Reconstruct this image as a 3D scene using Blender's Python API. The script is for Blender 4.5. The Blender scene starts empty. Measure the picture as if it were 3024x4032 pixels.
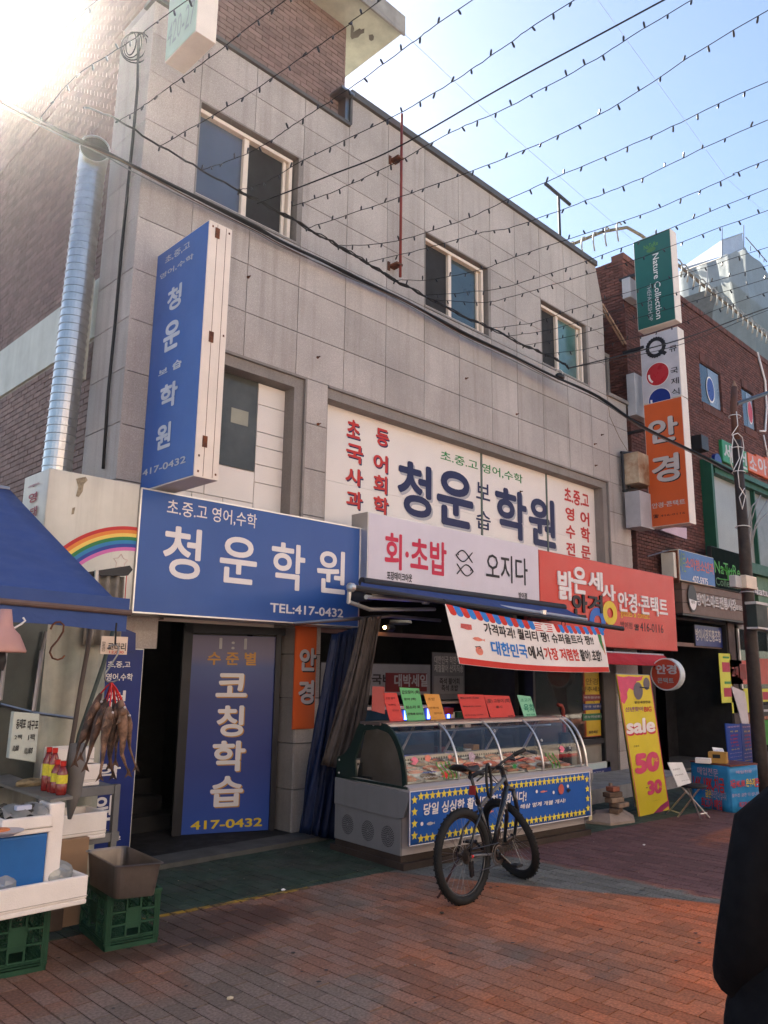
import bpy, math, random
from mathutils import Vector, Matrix
R = random.Random(11)
SC = bpy.context.scene
COL = SC.collection

# ------------------------------------------------------------------ camera
FPX, YAW, PITCH, ROLL, CAMH = 3116.9, .77981, .200307, .0132358, 1.8
CAM = Vector((0, 0, CAMH))
_f = Vector((math.sin(YAW)*math.cos(PITCH), math.cos(YAW)*math.cos(PITCH), math.sin(PITCH)))
_r = Vector((math.cos(YAW), -math.sin(YAW), 0))
_u = _r.cross(_f)
_c, _s = math.cos(ROLL), math.sin(ROLL)
RT_, UP_, FW_ = _r*_c + _u*_s, _u*_c - _r*_s, _f
cam = bpy.data.cameras.new('camera')
cam.sensor_fit = 'VERTICAL'; cam.sensor_height = 36.0
cam.lens = FPX*36.0/4032.0
cam.clip_start = .05; cam.clip_end = 800
co = bpy.data.objects.new('camera', cam); COL.objects.link(co)
co.matrix_world = Matrix(((RT_.x, UP_.x, -FW_.x, 0), (RT_.y, UP_.y, -FW_.y, 0), (RT_.z, UP_.z, -FW_.z, CAMH), (0, 0, 0, 1)))
SC.camera = co

# ------------------------------------------------------------------ light
SUN = Vector((.2095, .7388, .6405)).normalized()
EL = math.asin(SUN.z); AZ = math.atan2(SUN.x, SUN.y)
w = bpy.data.worlds.new('World'); SC.world = w; w.use_nodes = True
nt = w.node_tree; nt.nodes.clear()
sky = nt.nodes.new('ShaderNodeTexSky'); sky.sky_type = 'NISHITA'; sky.sun_disc = False
sky.sun_elevation = EL; sky.sun_rotation = AZ
sky.altitude = 50; sky.air_density = 1.0; sky.dust_density = .7; sky.ozone_density = 1.2
bg = nt.nodes.new('ShaderNodeBackground'); bg.inputs[1].default_value = .055
wo = nt.nodes.new('ShaderNodeOutputWorld')
nt.links.new(sky.outputs[0], bg.inputs[0]); nt.links.new(bg.outputs[0], wo.inputs[0])
sl = bpy.data.lights.new('sun', 'SUN'); sl.energy = 5; sl.angle = math.radians(.5); sl.color = (1, .92, .8)
so = bpy.data.objects.new('sun', sl); COL.objects.link(so)
so.rotation_euler = SUN.to_track_quat('Z', 'Y').to_euler(); so.location = (5, 20, 30)
SC.view_settings.view_transform = 'Standard'; SC.view_settings.look = 'None'
SC.view_settings.gamma = 1.0; SC.view_settings.use_curve_mapping = False
SC.view_settings.exposure = 2.3

# ------------------------------------------------------------------ survey helpers (photo point -> point on a real plane)
CR = {1:(0,0,.60277),2:(1000,0,.60277),3:(2024,700,.60277),4:(0,1700,.60277),5:(0,2500,.60277),6:(500,1300,.60277),
 7:(1200,1900,.60277),8:(2024,1900,.60277),'b':(1250,2750,.60277),'r':(2300,2500,.4364),'u':(2500,1300,.58744),
 'g':(0,3300,1.8228),'d':(300,2350,.66305),'k':(0,2900,.4522),'n':(1650,2250,.48222),'w':(1250,1500,.75347),
 'V':(0,0,1.82278),'A':(1150,350,.36166),'B':(850,1000,.4822),'C':(1600,800,.4822),'D':(250,0,.8584),
 'E':(1500,2500,.42194),'H':(2700,2300,.40703),'I':(200,3500,.72333),'J':(2400,2900,.5119),'K':(1700,2850,.33898),
 'Q':(0,1750,.3918),'L':(0,2250,.42194),'M':(1300,2420,.30139),'N':(2150,2600,.29390),'O':(2550,1950,.28571),
 'S':(2300,900,.43641),'F':(0,0,1)}
def ray(p):
    n, x, y = p; o = CR[n]; x = o[0]+x*o[2]; y = o[1]+y*o[2]
    return RT_*((x-1512)/FPX) + UP_*(-(y-2016)/FPX) + FW_
def PY(p, Y): d = ray(p); return CAM + d*(Y/d.y)
def PX(p, X): d = ray(p); return CAM + d*(X/d.x)
def G(p, z=0): d = ray(p); return CAM + d*((z-CAMH)/d.z)
class Fr:
    def __init__(s, O, U, V):
        s.O = Vector(O); s.U = Vector(U).normalized(); s.V = Vector(V).normalized(); s.N = s.U.cross(s.V).normalized()
    def p(s, u, v, n=0): return s.O + s.U*u + s.V*v + s.N*n
    def hit(s, p):
        d = ray(p); t = (s.O-CAM).dot(s.N)/d.dot(s.N); q = CAM + d*t - s.O
        return q.dot(s.U), q.dot(s.V)
    def off(s, n): return Fr(s.O+s.N*n, s.U, s.V)
def fy(y): return Fr((0, y, 0), (1, 0, 0), (0, 0, 1))      # faces the street
def fx(x): return Fr((x, 0, 0), (0, -1, 0), (0, 0, 1))     # faces left
def fz(z): return Fr((0, 0, z), (1, 0, 0), (0, 1, 0))      # faces up

# ------------------------------------------------------------------ materials
MATS = {}
def mat(name, col, rough=.6, metal=0., var=.12, scale=3., bump=0., bscale=60., rand=0., streak=0., spec=.28, emit=0., trans=0., speck=0., col2=None, wave=None, alpha=1., coat=0.):
    if name in MATS: return MATS[name]
    m = bpy.data.materials.new(name); MATS[name] = m; m.use_nodes = True
    t = m.node_tree; N = t.nodes; L = t.links; b = N['Principled BSDF']
    b.inputs['Roughness'].default_value = rough; b.inputs['Metallic'].default_value = metal
    b.inputs['Specular IOR Level'].default_value = spec
    if coat: b.inputs['Coat Weight'].default_value = coat
    geo = N.new('ShaderNodeNewGeometry')
    def noise(sc, det=4, vec=None, rg=.6):
        n = N.new('ShaderNodeTexNoise'); n.inputs['Scale'].default_value = sc; n.inputs['Detail'].default_value = det; n.inputs['Roughness'].default_value = rg
        L.new(vec or geo.outputs['Position'], n.inputs['Vector']); return n.outputs['Fac']
    def math_(op, a, c=None, d=None):
        n = N.new('ShaderNodeMath'); n.operation = op
        for i, v in enumerate((a, c, d)):
            if v is None: continue
            if hasattr(v, 'is_linked') or hasattr(v, 'node'): L.new(v, n.inputs[i])
            else: n.inputs[i].default_value = v
        return n.outputs[0]
    rgb = N.new('ShaderNodeRGB'); rgb.outputs[0].default_value = (*col, 1); cur = rgb.outputs[0]
    def mixc(fac, a, bcol):
        n = N.new('ShaderNodeMix'); n.data_type = 'RGBA'
        L.new(fac, n.inputs[0]) if hasattr(fac, 'node') else setattr(n.inputs[0], 'default_value', fac)
        L.new(a, n.inputs[6])
        if hasattr(bcol, 'node'): L.new(bcol, n.inputs[7])
        else: n.inputs[7].default_value = (*bcol, 1)
        return n.outputs[2]
    def mr(v, a, b_, c=0., d=1.):
        n = N.new('ShaderNodeMapRange'); L.new(v, n.inputs[0])
        for i, x in enumerate((a, b_, c, d)): n.inputs[1+i].default_value = x
        return n.outputs[0]
    if col2: cur = mixc(mr(noise(scale*.6, 5), .42, .62), cur, col2)
    if speck:
        cur = mixc(mr(noise(120, 3, rg=.8), .38, .5, speck, 0), cur, tuple(x*.35 for x in col))
        cur = mixc(mr(noise(95, 2, rg=.8), .55, .68, 0, speck), cur, tuple(min(1, x*1.6) for x in col))
    if var:
        f = mr(noise(scale, 5), .3, .7, 1-var, 1+var)
        if rand:
            oi = N.new('ShaderNodeObjectInfo'); s_ = math_('FRACT', math_('ADD', oi.outputs['Random'], geo.outputs['Random Per Island']))
            f = math_('MULTIPLY', f, mr(s_, 0, 1, 1-rand, 1+rand))
        mm = N.new('ShaderNodeVectorMath'); mm.operation = 'SCALE'; L.new(cur, mm.inputs[0]); L.new(f, mm.inputs['Scale']); cur = mm.outputs[0]
    if streak:
        mp = N.new('ShaderNodeMapping'); L.new(geo.outputs['Position'], mp.inputs[0]); mp.inputs['Scale'].default_value = (7, 7, .35)
        cur = mixc(mr(noise(1.2, 5, mp.outputs[0]), .5, .78, 0, streak), cur, (col[0]*.42, col[1]*.38, col[2]*.33))
    L.new(cur, b.inputs['Base Color'])
    if bump:
        bn = N.new('ShaderNodeBump'); bn.inputs['Strength'].default_value = bump; bn.inputs['Distance'].default_value = .01
        L.new(noise(bscale, 4), bn.inputs['Height']); L.new(bn.outputs[0], b.inputs['Normal'])
    if rough < .9 and not metal and rough > .25:
        L.new(mr(noise(scale*2.3, 4), .3, .7, rough*.85, min(1, rough*1.15)), b.inputs['Roughness'])
    if emit: L.new(cur, b.inputs['Emission Color']); b.inputs['Emission Strength'].default_value = emit
    if trans: b.inputs['Transmission Weight'].default_value = trans
    if alpha < 1: b.inputs['Alpha'].default_value = alpha
    return m
def glass(name, tint=(.9, .95, .95), refl=1., dirt=.05):
    if name in MATS: return MATS[name]
    m = bpy.data.materials.new(name); MATS[name] = m; m.use_nodes = True
    N = m.node_tree.nodes; L = m.node_tree.links; N.clear()
    o = N.new('ShaderNodeOutputMaterial'); tr = N.new('ShaderNodeBsdfTransparent'); tr.inputs[0].default_value = (*tint, 1)
    gl = N.new('ShaderNodeBsdfGlossy'); gl.inputs['Roughness'].default_value = .03
    fr = N.new('ShaderNodeFresnel'); fr.inputs[0].default_value = 1.5
    sc = N.new('ShaderNodeMath'); sc.operation = 'MULTIPLY'; sc.inputs[1].default_value = refl; L.new(fr.outputs[0], sc.inputs[0])
    mx = N.new('ShaderNodeMixShader'); L.new(sc.outputs[0], mx.inputs[0]); L.new(tr.outputs[0], mx.inputs[1]); L.new(gl.outputs[0], mx.inputs[2])
    df = N.new('ShaderNodeBsdfDiffuse'); df.inputs[0].default_value = (.6, .6, .58, 1)
    m2 = N.new('ShaderNodeMixShader'); m2.inputs[0].default_value = dirt; L.new(mx.outputs[0], m2.inputs[1]); L.new(df.outputs[0], m2.inputs[2])
    L.new(m2.outputs[0], o.inputs[0]); return m

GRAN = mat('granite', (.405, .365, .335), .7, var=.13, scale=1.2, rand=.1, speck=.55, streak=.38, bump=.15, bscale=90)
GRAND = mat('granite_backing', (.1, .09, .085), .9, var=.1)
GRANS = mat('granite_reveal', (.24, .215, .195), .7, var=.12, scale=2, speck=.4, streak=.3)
BRICKB = mat('brick_brown', (.215, .145, .125), .85, var=.12, scale=4, rand=.14, bump=.2)
MORT = mat('mortar_light', (.34, .31, .29), .95, var=.15)
BRICKR = mat('brick_dark_red', (.105, .042, .033), .8, var=.2, scale=5, rand=.3, bump=.4)
MORTD = mat('mortar_dark', (.045, .03, .027), .95, var=.1)
CONC = mat('concrete', (.3, .29, .27), .85, var=.25, scale=3, bump=.3, streak=.3)
CONCD = mat('concrete_dark', (.085, .085, .08), .8, var=.3, scale=3, bump=.4)
SOFF = mat('soffit_paint', (.5, .52, .42), .8, var=.1, scale=5, col2=(.42, .44, .36))
BLUE = mat('sign_blue', (.028, .09, .31), .35, var=.06, scale=1.5)
BLUEV = mat('sign_blue_side', (.035, .1, .32), .35, var=.08, scale=2)
NAVY = mat('sign_navy', (.012, .028, .16), .35, var=.1)
WHITE = mat('sign_white', (.72, .68, .66), .4, var=.05, scale=2, streak=.05)
LAV = mat('sign_pale', (.6, .56, .62), .4, var=.04, scale=2, streak=.06)
CREAM = mat('sign_cream', (.72, .64, .56), .45, var=.06, scale=4, streak=.12)
OLDW = mat('old_white', (.62, .6, .52), .55, var=.1, scale=2, streak=.35)
FILM = mat('window_film', (.74, .68, .62), .4, var=.04, scale=1)
LW = mat('letter_white', (.74, .7, .68), .5, var=.04)
LG = mat('letter_grey', (.45, .44, .45), .5, var=.04)
LB = mat('letter_black', (.012, .012, .016), .5, var=.05)
LN = mat('letter_navy', (.012, .018, .075), .5, var=.05)
LR = mat('letter_red', (.5, .03, .025), .5, var=.05)
LPK = mat('letter_crimson', (.52, .02, .06), .5, var=.05)
LY = mat('letter_yellow', (.72, .52, .03), .5, var=.05)
LOY = mat('letter_ochre', (.52, .26, .05), .5, var=.05)
LGR = mat('letter_green', (.02, .22, .05), .5, var=.05)
LBL = mat('letter_blue', (.02, .13, .5), .5, var=.05)
RED = mat('sign_red', (.58, .05, .032), .4, var=.05, scale=1.5)
REDB = mat('red_bright', (.5, .02, .02), .5, var=.08)
ORA = mat('sign_orange', (.58, .105, .025), .4, var=.06, scale=2)
TEAL = mat('sign_teal', (.012, .10, .085), .35, var=.08)
ALU = mat('aluminium', (.6, .58, .56), .35, metal=.8, var=.1)
STEEL = mat('steel', (.3, .29, .28), .35, metal=1, var=.15)
GALV = mat('galvanised_duct', (.5, .49, .47), .3, metal=1, var=.12, scale=12)
DARKM = mat('dark_metal', (.03, .03, .033), .45, metal=.3, var=.15)
BLACK = mat('black_rubber', (.013, .013, .014), .6, var=.2)
BLACKP = mat('black_paint', (.012, .012, .014), .28, var=.1, coat=.3)
CABLE = mat('cable_black', (.012, .012, .013), .6, var=.1)
RUST = mat('rust', (.16, .055, .025), .85, var=.35, scale=20, col2=(.07, .03, .02))
REDP = mat('red_pole_paint', (.18, .03, .025), .6, var=.2)
FRAMEW = mat('window_frame', (.68, .58, .48), .4, var=.05)
GLD = mat('dark_glass', (.012, .018, .022), .05, var=.1, spec=.8)
GLB = mat('blue_glass', (.07, .085, .12), .05, var=.15, scale=1.5, spec=1.)
GLT = mat('teal_glass', (.035, .055, .06), .05, var=.3, scale=1.5, spec=1.)
GLG = mat('grey_glass', (.075, .078, .07), .12, var=.4, scale=1.5, spec=.3)
SCRN = mat('insect_screen', (.025, .024, .024), .8, var=.15)
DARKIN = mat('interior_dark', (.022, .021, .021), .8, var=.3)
CANV = mat('awning_blue', (.035, .07, .215), .75, var=.08, scale=3, bump=.15, bscale=25)
TARPB = mat('tarp_blue', (.006, .014, .05), .5, var=.2, scale=5)
TARPG = mat('tarp_grey', (.062, .052, .049), .55, var=.3, scale=8)
STY = mat('styrofoam', (.8, .74, .69), .7, var=.05, scale=6, bump=.25, bscale=140)
GRNP = mat('crate_green', (.018, .065, .036), .5, var=.2, scale=6)
CLEAR = glass('clear_glass', (.95, .98, .97), 1.1, .015)
PLAS = glass('plastic_bag', (.85, .9, .88), 1.6, .35)
TINT = glass('shop_glass', (.75, .78, .78), 1.2, .02)

# ------------------------------------------------------------------ mesh builder
def wloc(o):
    v = Vector((0, 0, 0))
    while o: v = v + o.location; o = o.parent
    return v
def tag(o, label=None, cat=None, group=None, kind=None):
    if label: o['label'] = label
    if cat: o['category'] = cat
    if group: o['group'] = group
    if kind: o['kind'] = kind
    return o
def thing(name, label, cat, loc=(0, 0, 0), group=None, rot=None):
    o = bpy.data.objects.new(name, None); COL.objects.link(o); o.location = loc; o.empty_display_size = .2
    if rot: o.rotation_euler = rot
    return tag(o, label, cat, group)
class MB:
    def __init__(s): s.v = []; s.f = []
    def add(s, vs, fs):
        k = len(s.v); s.v += [Vector(a) for a in vs]; s.f += [tuple(i+k for i in a) for a in fs]; return s
    def quad(s, a, b, c, d): return s.add([a, b, c, d], [(0, 1, 2, 3)])
    def box(s, fr, u0, u1, v0, v1, n0, n1):
        P = [fr.p(u, v, n) for n in (n0, n1) for v in (v0, v1) for u in (u0, u1)]
        return s.add(P, [(0, 2, 3, 1), (4, 5, 7, 6), (0, 1, 5, 4), (2, 6, 7, 3), (0, 4, 6, 2), (1, 3, 7, 5)])
    def wbox(s, x0, x1, y0, y1, z0, z1): return s.box(FW, x0, x1, y0, y1, z0, z1)
    def prism(s, fr, pts, n0, n1):
        k = len(pts); P = [fr.p(u, v, n0) for u, v in pts] + [fr.p(u, v, n1) for u, v in pts]
        return s.add(P, [tuple(range(k-1, -1, -1)), tuple(range(k, 2*k))] + [(i, (i+1) % k, k+(i+1) % k, k+i) for i in range(k)])
    def tube(s, pts, r, n=8, cap=True):
        pts = [Vector(p) for p in pts]; k = len(pts); rr = r if isinstance(r, (list, tuple)) else [r]*k
        vs = []; fs = []; prev = None
        for i, p in enumerate(pts):
            d = (pts[min(i+1, k-1)]-pts[max(i-1, 0)]).normalized()
            if prev is None:
                a = d.cross(Vector((0, 0, 1)));
                if a.length < .1: a = d.cross(Vector((1, 0, 0)))
            else: a = prev - d*prev.dot(d)
            a.normalize(); b = d.cross(a); prev = a
            vs += [p + (a*math.cos(2*math.pi*j/n) + b*math.sin(2*math.pi*j/n))*rr[i] for j in range(n)]
        for i in range(k-1):
            for j in range(n): fs.append((i*n+j, i*n+(j+1) % n, (i+1)*n+(j+1) % n, (i+1)*n+j))
        if cap: fs += [tuple(range(n-1, -1, -1)), tuple(range((k-1)*n, k*n))]
        return s.add(vs, fs)
    def lathe(s, c, ax, prof, n=20):
        c = Vector(c); ax = Vector(ax).normalized(); a = ax.cross(Vector((0, 0, 1)))
        if a.length < .1: a = ax.cross(Vector((1, 0, 0)))
        a.normalize(); b = ax.cross(a); vs = []; fs = []; k = len(prof)
        for r, h in prof: vs += [c + ax*h + (a*math.cos(2*math.pi*j/n)+b*math.sin(2*math.pi*j/n))*max(r, .0005) for j in range(n)]
        for i in range(k-1):
            for j in range(n): fs.append((i*n+j, i*n+(j+1) % n, (i+1)*n+(j+1) % n, (i+1)*n+j))
        fs += [tuple(range(n-1, -1, -1)), tuple(range((k-1)*n, k*n))]
        return s.add(vs, fs)
    def torus(s, c, ax, r1, r2, n=32, m=8, sq=1.):
        c = Vector(c); ax = Vector(ax).normalized(); a = ax.cross(Vector((0, 0, 1)))
        if a.length < .1: a = ax.cross(Vector((1, 0, 0)))
        a.normalize(); b = ax.cross(a); vs = []; fs = []
        for i in range(n):
            t = 2*math.pi*i/n; d = a*math.cos(t)+b*math.sin(t)
            vs += [c + d*(r1+r2*math.cos(2*math.pi*j/m)) + ax*(r2*sq*math.sin(2*math.pi*j/m)) for j in range(m)]
        for i in range(n):
            for j in range(m): fs.append((i*m+j, i*m+(j+1) % m, ((i+1) % n)*m+(j+1) % m, ((i+1) % n)*m+j))
        return s.add(vs, fs)
    def ell(s, c, rx, ry, rz, n=14, m=8, ax=None):
        c = Vector(c); A = ax or (Vector((1, 0, 0)), Vector((0, 1, 0)), Vector((0, 0, 1))); vs = []; fs = []
        for i in range(m+1):
            ph = math.pi*i/m
            vs += [c + A[0]*(rx*math.sin(ph)*math.cos(2*math.pi*j/n)) + A[1]*(ry*math.sin(ph)*math.sin(2*math.pi*j/n)) + A[2]*(rz*math.cos(ph)) for j in range(n)]
        for i in range(m):
            for j in range(n): fs.append((i*n+j, (i+1)*n+j, (i+1)*n+(j+1) % n, i*n+(j+1) % n))
        return s.add(vs, fs)
    def grid(s, fn, nu, nv, thick=0):
        vs = [fn(i/nu, j/nv) for i in range(nu+1) for j in range(nv+1)]; w_ = nv+1
        s.add(vs, [(i*w_+j, (i+1)*w_+j, (i+1)*w_+j+1, i*w_+j+1) for i in range(nu) for j in range(nv)]); return s
    def obj(s, name, m, parent=None, kind=None, smooth=False, local=False, bevel=0, solid=0):
        o_ = wloc(parent) if parent and not local else Vector((0, 0, 0))
        me = bpy.data.meshes.new(name); me.from_pydata([tuple(v-o_) for v in s.v], [], s.f)
        me.materials.append(m)
        if smooth: me.shade_smooth()
        me.validate()
        o = bpy.data.objects.new(name, me); COL.objects.link(o)
        if parent: o.parent = parent
        if kind: o['kind'] = kind
        if bevel:
            b = o.modifiers.new('bevel', 'BEVEL'); b.width = bevel; b.segments = 2; b.limit_method = 'ANGLE'
        if solid:
            q = o.modifiers.new('solid', 'SOLIDIFY'); q.thickness = solid; q.offset = 0
        return o
FW = Fr((0, 0, 0), (1, 0, 0), (0, 1, 0))
FW.N = Vector((0, 0, 1))
def one(mesh_fn, name, label, cat, m, group=None, **k):
    o = mesh_fn.obj(name, m, **k); return tag(o, label, cat, group)
# flat or raised lettering, fitted to a rectangle of a frame
_tc = {}
def text(s, parent, fr, LBp, RTp, m, bold=.0, n=.004, ext=0., shear=0., name='lettering', sp=1., local=False, sh=None):
    key = (s, bold, ext, shear, sp)
    if key not in _tc:
        c = bpy.data.curves.new('t', 'FONT'); c.body = s; c.resolution_u = 5 if len(s) < 12 and bold > .015 else 2; c.shear = shear; c.space_character = sp
        c.align_x = 'CENTER' if '\n' in s else 'LEFT'
        o = bpy.data.objects.new('t', c); me = bpy.data.meshes.new_from_object(o)
        vs = [v.co.copy() for v in me.vertices]; fs = [tuple(p.vertices) for p in me.polygons]
        bpy.data.objects.remove(o); bpy.data.curves.remove(c); bpy.data.meshes.remove(me)
        if bold and vs:   # heavier strokes: the same outline struck several times, a hair apart
            L0 = len(vs); V0, F0 = list(vs), list(fs); b2 = bold*.8
            for k, (dx, dy) in enumerate(((b2, 0), (-b2, 0), (0, b2), (0, -b2), (b2*.7, b2*.7), (-b2*.7, -b2*.7), (b2*.7, -b2*.7), (-b2*.7, b2*.7))):
                vs = vs + [Vector((v.x+dx, v.y+dy, (k+1)*.00012)) for v in V0]; fs = fs + [tuple(i+L0*(k+1) for i in q) for q in F0]
        _tc[key] = (vs, fs)
    vs, fs = _tc[key]
    if not vs: return None
    x0 = min(v.x for v in vs); x1 = max(v.x for v in vs); y0 = min(v.y for v in vs); y1 = max(v.y for v in vs)
    a = fr.hit(LBp) if isinstance(LBp[0], (str, int)) and len(LBp) == 3 else LBp
    b = fr.hit(RTp) if isinstance(RTp[0], (str, int)) and len(RTp) == 3 else RTp
    if sh:   # offset shadow print underneath
        text(s, parent, Fr(fr.p(sh[1], -sh[1]), fr.U, fr.V), a, b, sh[0], bold, n*.5, 0, shear, name, sp, local)
    mb = MB(); L = len(vs)
    pt = [fr.p(a[0]+(v.x-x0)/(x1-x0)*(b[0]-a[0]), a[1]+(v.y-y0)/(y1-y0)*(b[1]-a[1]), n+ext+v.z) for v in vs]
    mb.add(pt, fs)
    if ext:
        e = {}
        for f in fs:
            for i in range(len(f)):
                p, q = f[i], f[(i+1) % len(f)]; e[(p, q)] = 1
        bk = [p - fr.N*ext for p in pt]; mb.add(bk, [])
        for (p, q) in e:
            if (q, p) not in e: mb.f.append((q, p, p+L, q+L))
    return mb.obj(name, m, parent, local=local)
def poly(fr, pts, n, parent, m, name, local=False):
    P = [fr.hit(p) if len(p) == 3 else p for p in pts]
    mb = MB(); mb.add([fr.p(u, v, n) for u, v in P], [tuple(range(len(P)))]); return mb.obj(name, m, parent, local=local)
def disc(fr, cu, cv, ru, rv, n, parent, m, name, k=28, ru2=0, rv2=0, t0=0, t1=2*math.pi, local=False):
    mb = MB()
    if ru2:
        kk = k; full = abs(t1-t0-2*math.pi) < 1e-3; P = []
        for i in range(kk+1):
            t = t0+(t1-t0)*i/kk; P += [fr.p(cu+ru*math.cos(t), cv+rv*math.sin(t), n), fr.p(cu+ru2*math.cos(t), cv+rv2*math.sin(t), n)]
        mb.add(P, [(2*i, 2*i+2, 2*i+3, 2*i+1) for i in range(kk)])
    else:
        mb.add([fr.p(cu+ru*math.cos(t0+(t1-t0)*i/k), cv+rv*math.sin(t0+(t1-t0)*i/k), n) for i in range(k)], [tuple(range(k))])
    return mb.obj(name, m, parent, local=local)
def star(cu, cv, r, r2, n=5, rot=0): return [(cu+(r if i % 2 == 0 else r2)*math.sin(rot+math.pi*i/n), cv+(r if i % 2 == 0 else r2)*math.cos(rot+math.pi*i/n)) for i in range(2*n)]
FISH = [(-1, 0), (-.6, .32), (0, .42), (.5, .18), (.68, .05), (1, .34), (.92, 0), (1, -.3), (.68, -.06), (.4, -.22), (-.1, -.4), (-.65, -.3)]

# brick / panel fields: the 300 that show largest as parts, the rest one "stuff" part
def inview(p):
    d = p-CAM; z = d.dot(FW_)
    return z > .2 and abs(d.dot(RT_)/z*FPX) < 1530 and abs(d.dot(UP_)/z*FPX) < 2040
def field(fr, u0, u1, v0, v1, bw, bh, gap, depth, parent, m, holes=(), name='brick', maxn=300, n0=0., alt=.5, jit=.002):
    cand = []; rest = MB(); nr = int(round((v1-v0)/bh)); g, gv = (gap[0]/2, gap[1]/2) if isinstance(gap, tuple) else (gap/2, gap/2)
    for r in range(nr):
        z0 = v0+r*bh; u = u0 - (bw*alt if r % 2 else 0)
        while u < u1:
            a, b = max(u, u0), min(u+bw, u1); u += bw
            if b-a < .03: continue
            segs = [(a, b)]
            for (h0, h1, g0, g1) in holes:
                if z0+bh*.5 > g0 and z0+bh*.5 < g1:
                    ns = []
                    for (p, q) in segs:
                        if q <= h0 or p >= h1: ns.append((p, q)); continue
                        if p < h0: ns.append((p, h0))
                        if q > h1: ns.append((h1, q))
                    segs = ns
            for (p, q) in segs:
                if q-p < .03: continue
                j = R.uniform(-jit, jit)
                if abs(q-p-bw) < 1e-4:
                    c = fr.p((p+q)/2, z0+bh/2, n0); cand.append(((c-CAM).length if inview(c) else 1e3+(c-CAM).length, p, z0, j))
                else: rest.box(fr, p+g, q-g, z0+gv, z0+bh-gv, n0, n0+depth+j)
    cand.sort(); unit = None; o_ = wloc(parent)
    if maxn and cand:
        q = MB().box(Fr((0, 0, 0), fr.U, fr.V), g, bw-g, gv, bh-gv, 0, depth)
        unit = q.obj(name, m, parent, local=True); me = unit.data
        for i, (d, p, z0, j) in enumerate(cand[:maxn]):
            o = unit if i == 0 else bpy.data.objects.new(name, me)
            if i: COL.objects.link(o); o.parent = parent
            o.location = fr.p(p, z0, n0+j) - o_
    for (d, p, z0, j) in cand[maxn:]: rest.box(fr, p+g, p+bw-g, z0+gv, z0+bh-gv, n0, n0+depth+j)
    if rest.f: rest.obj(name+'_mass', m, parent, kind='stuff')

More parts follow.
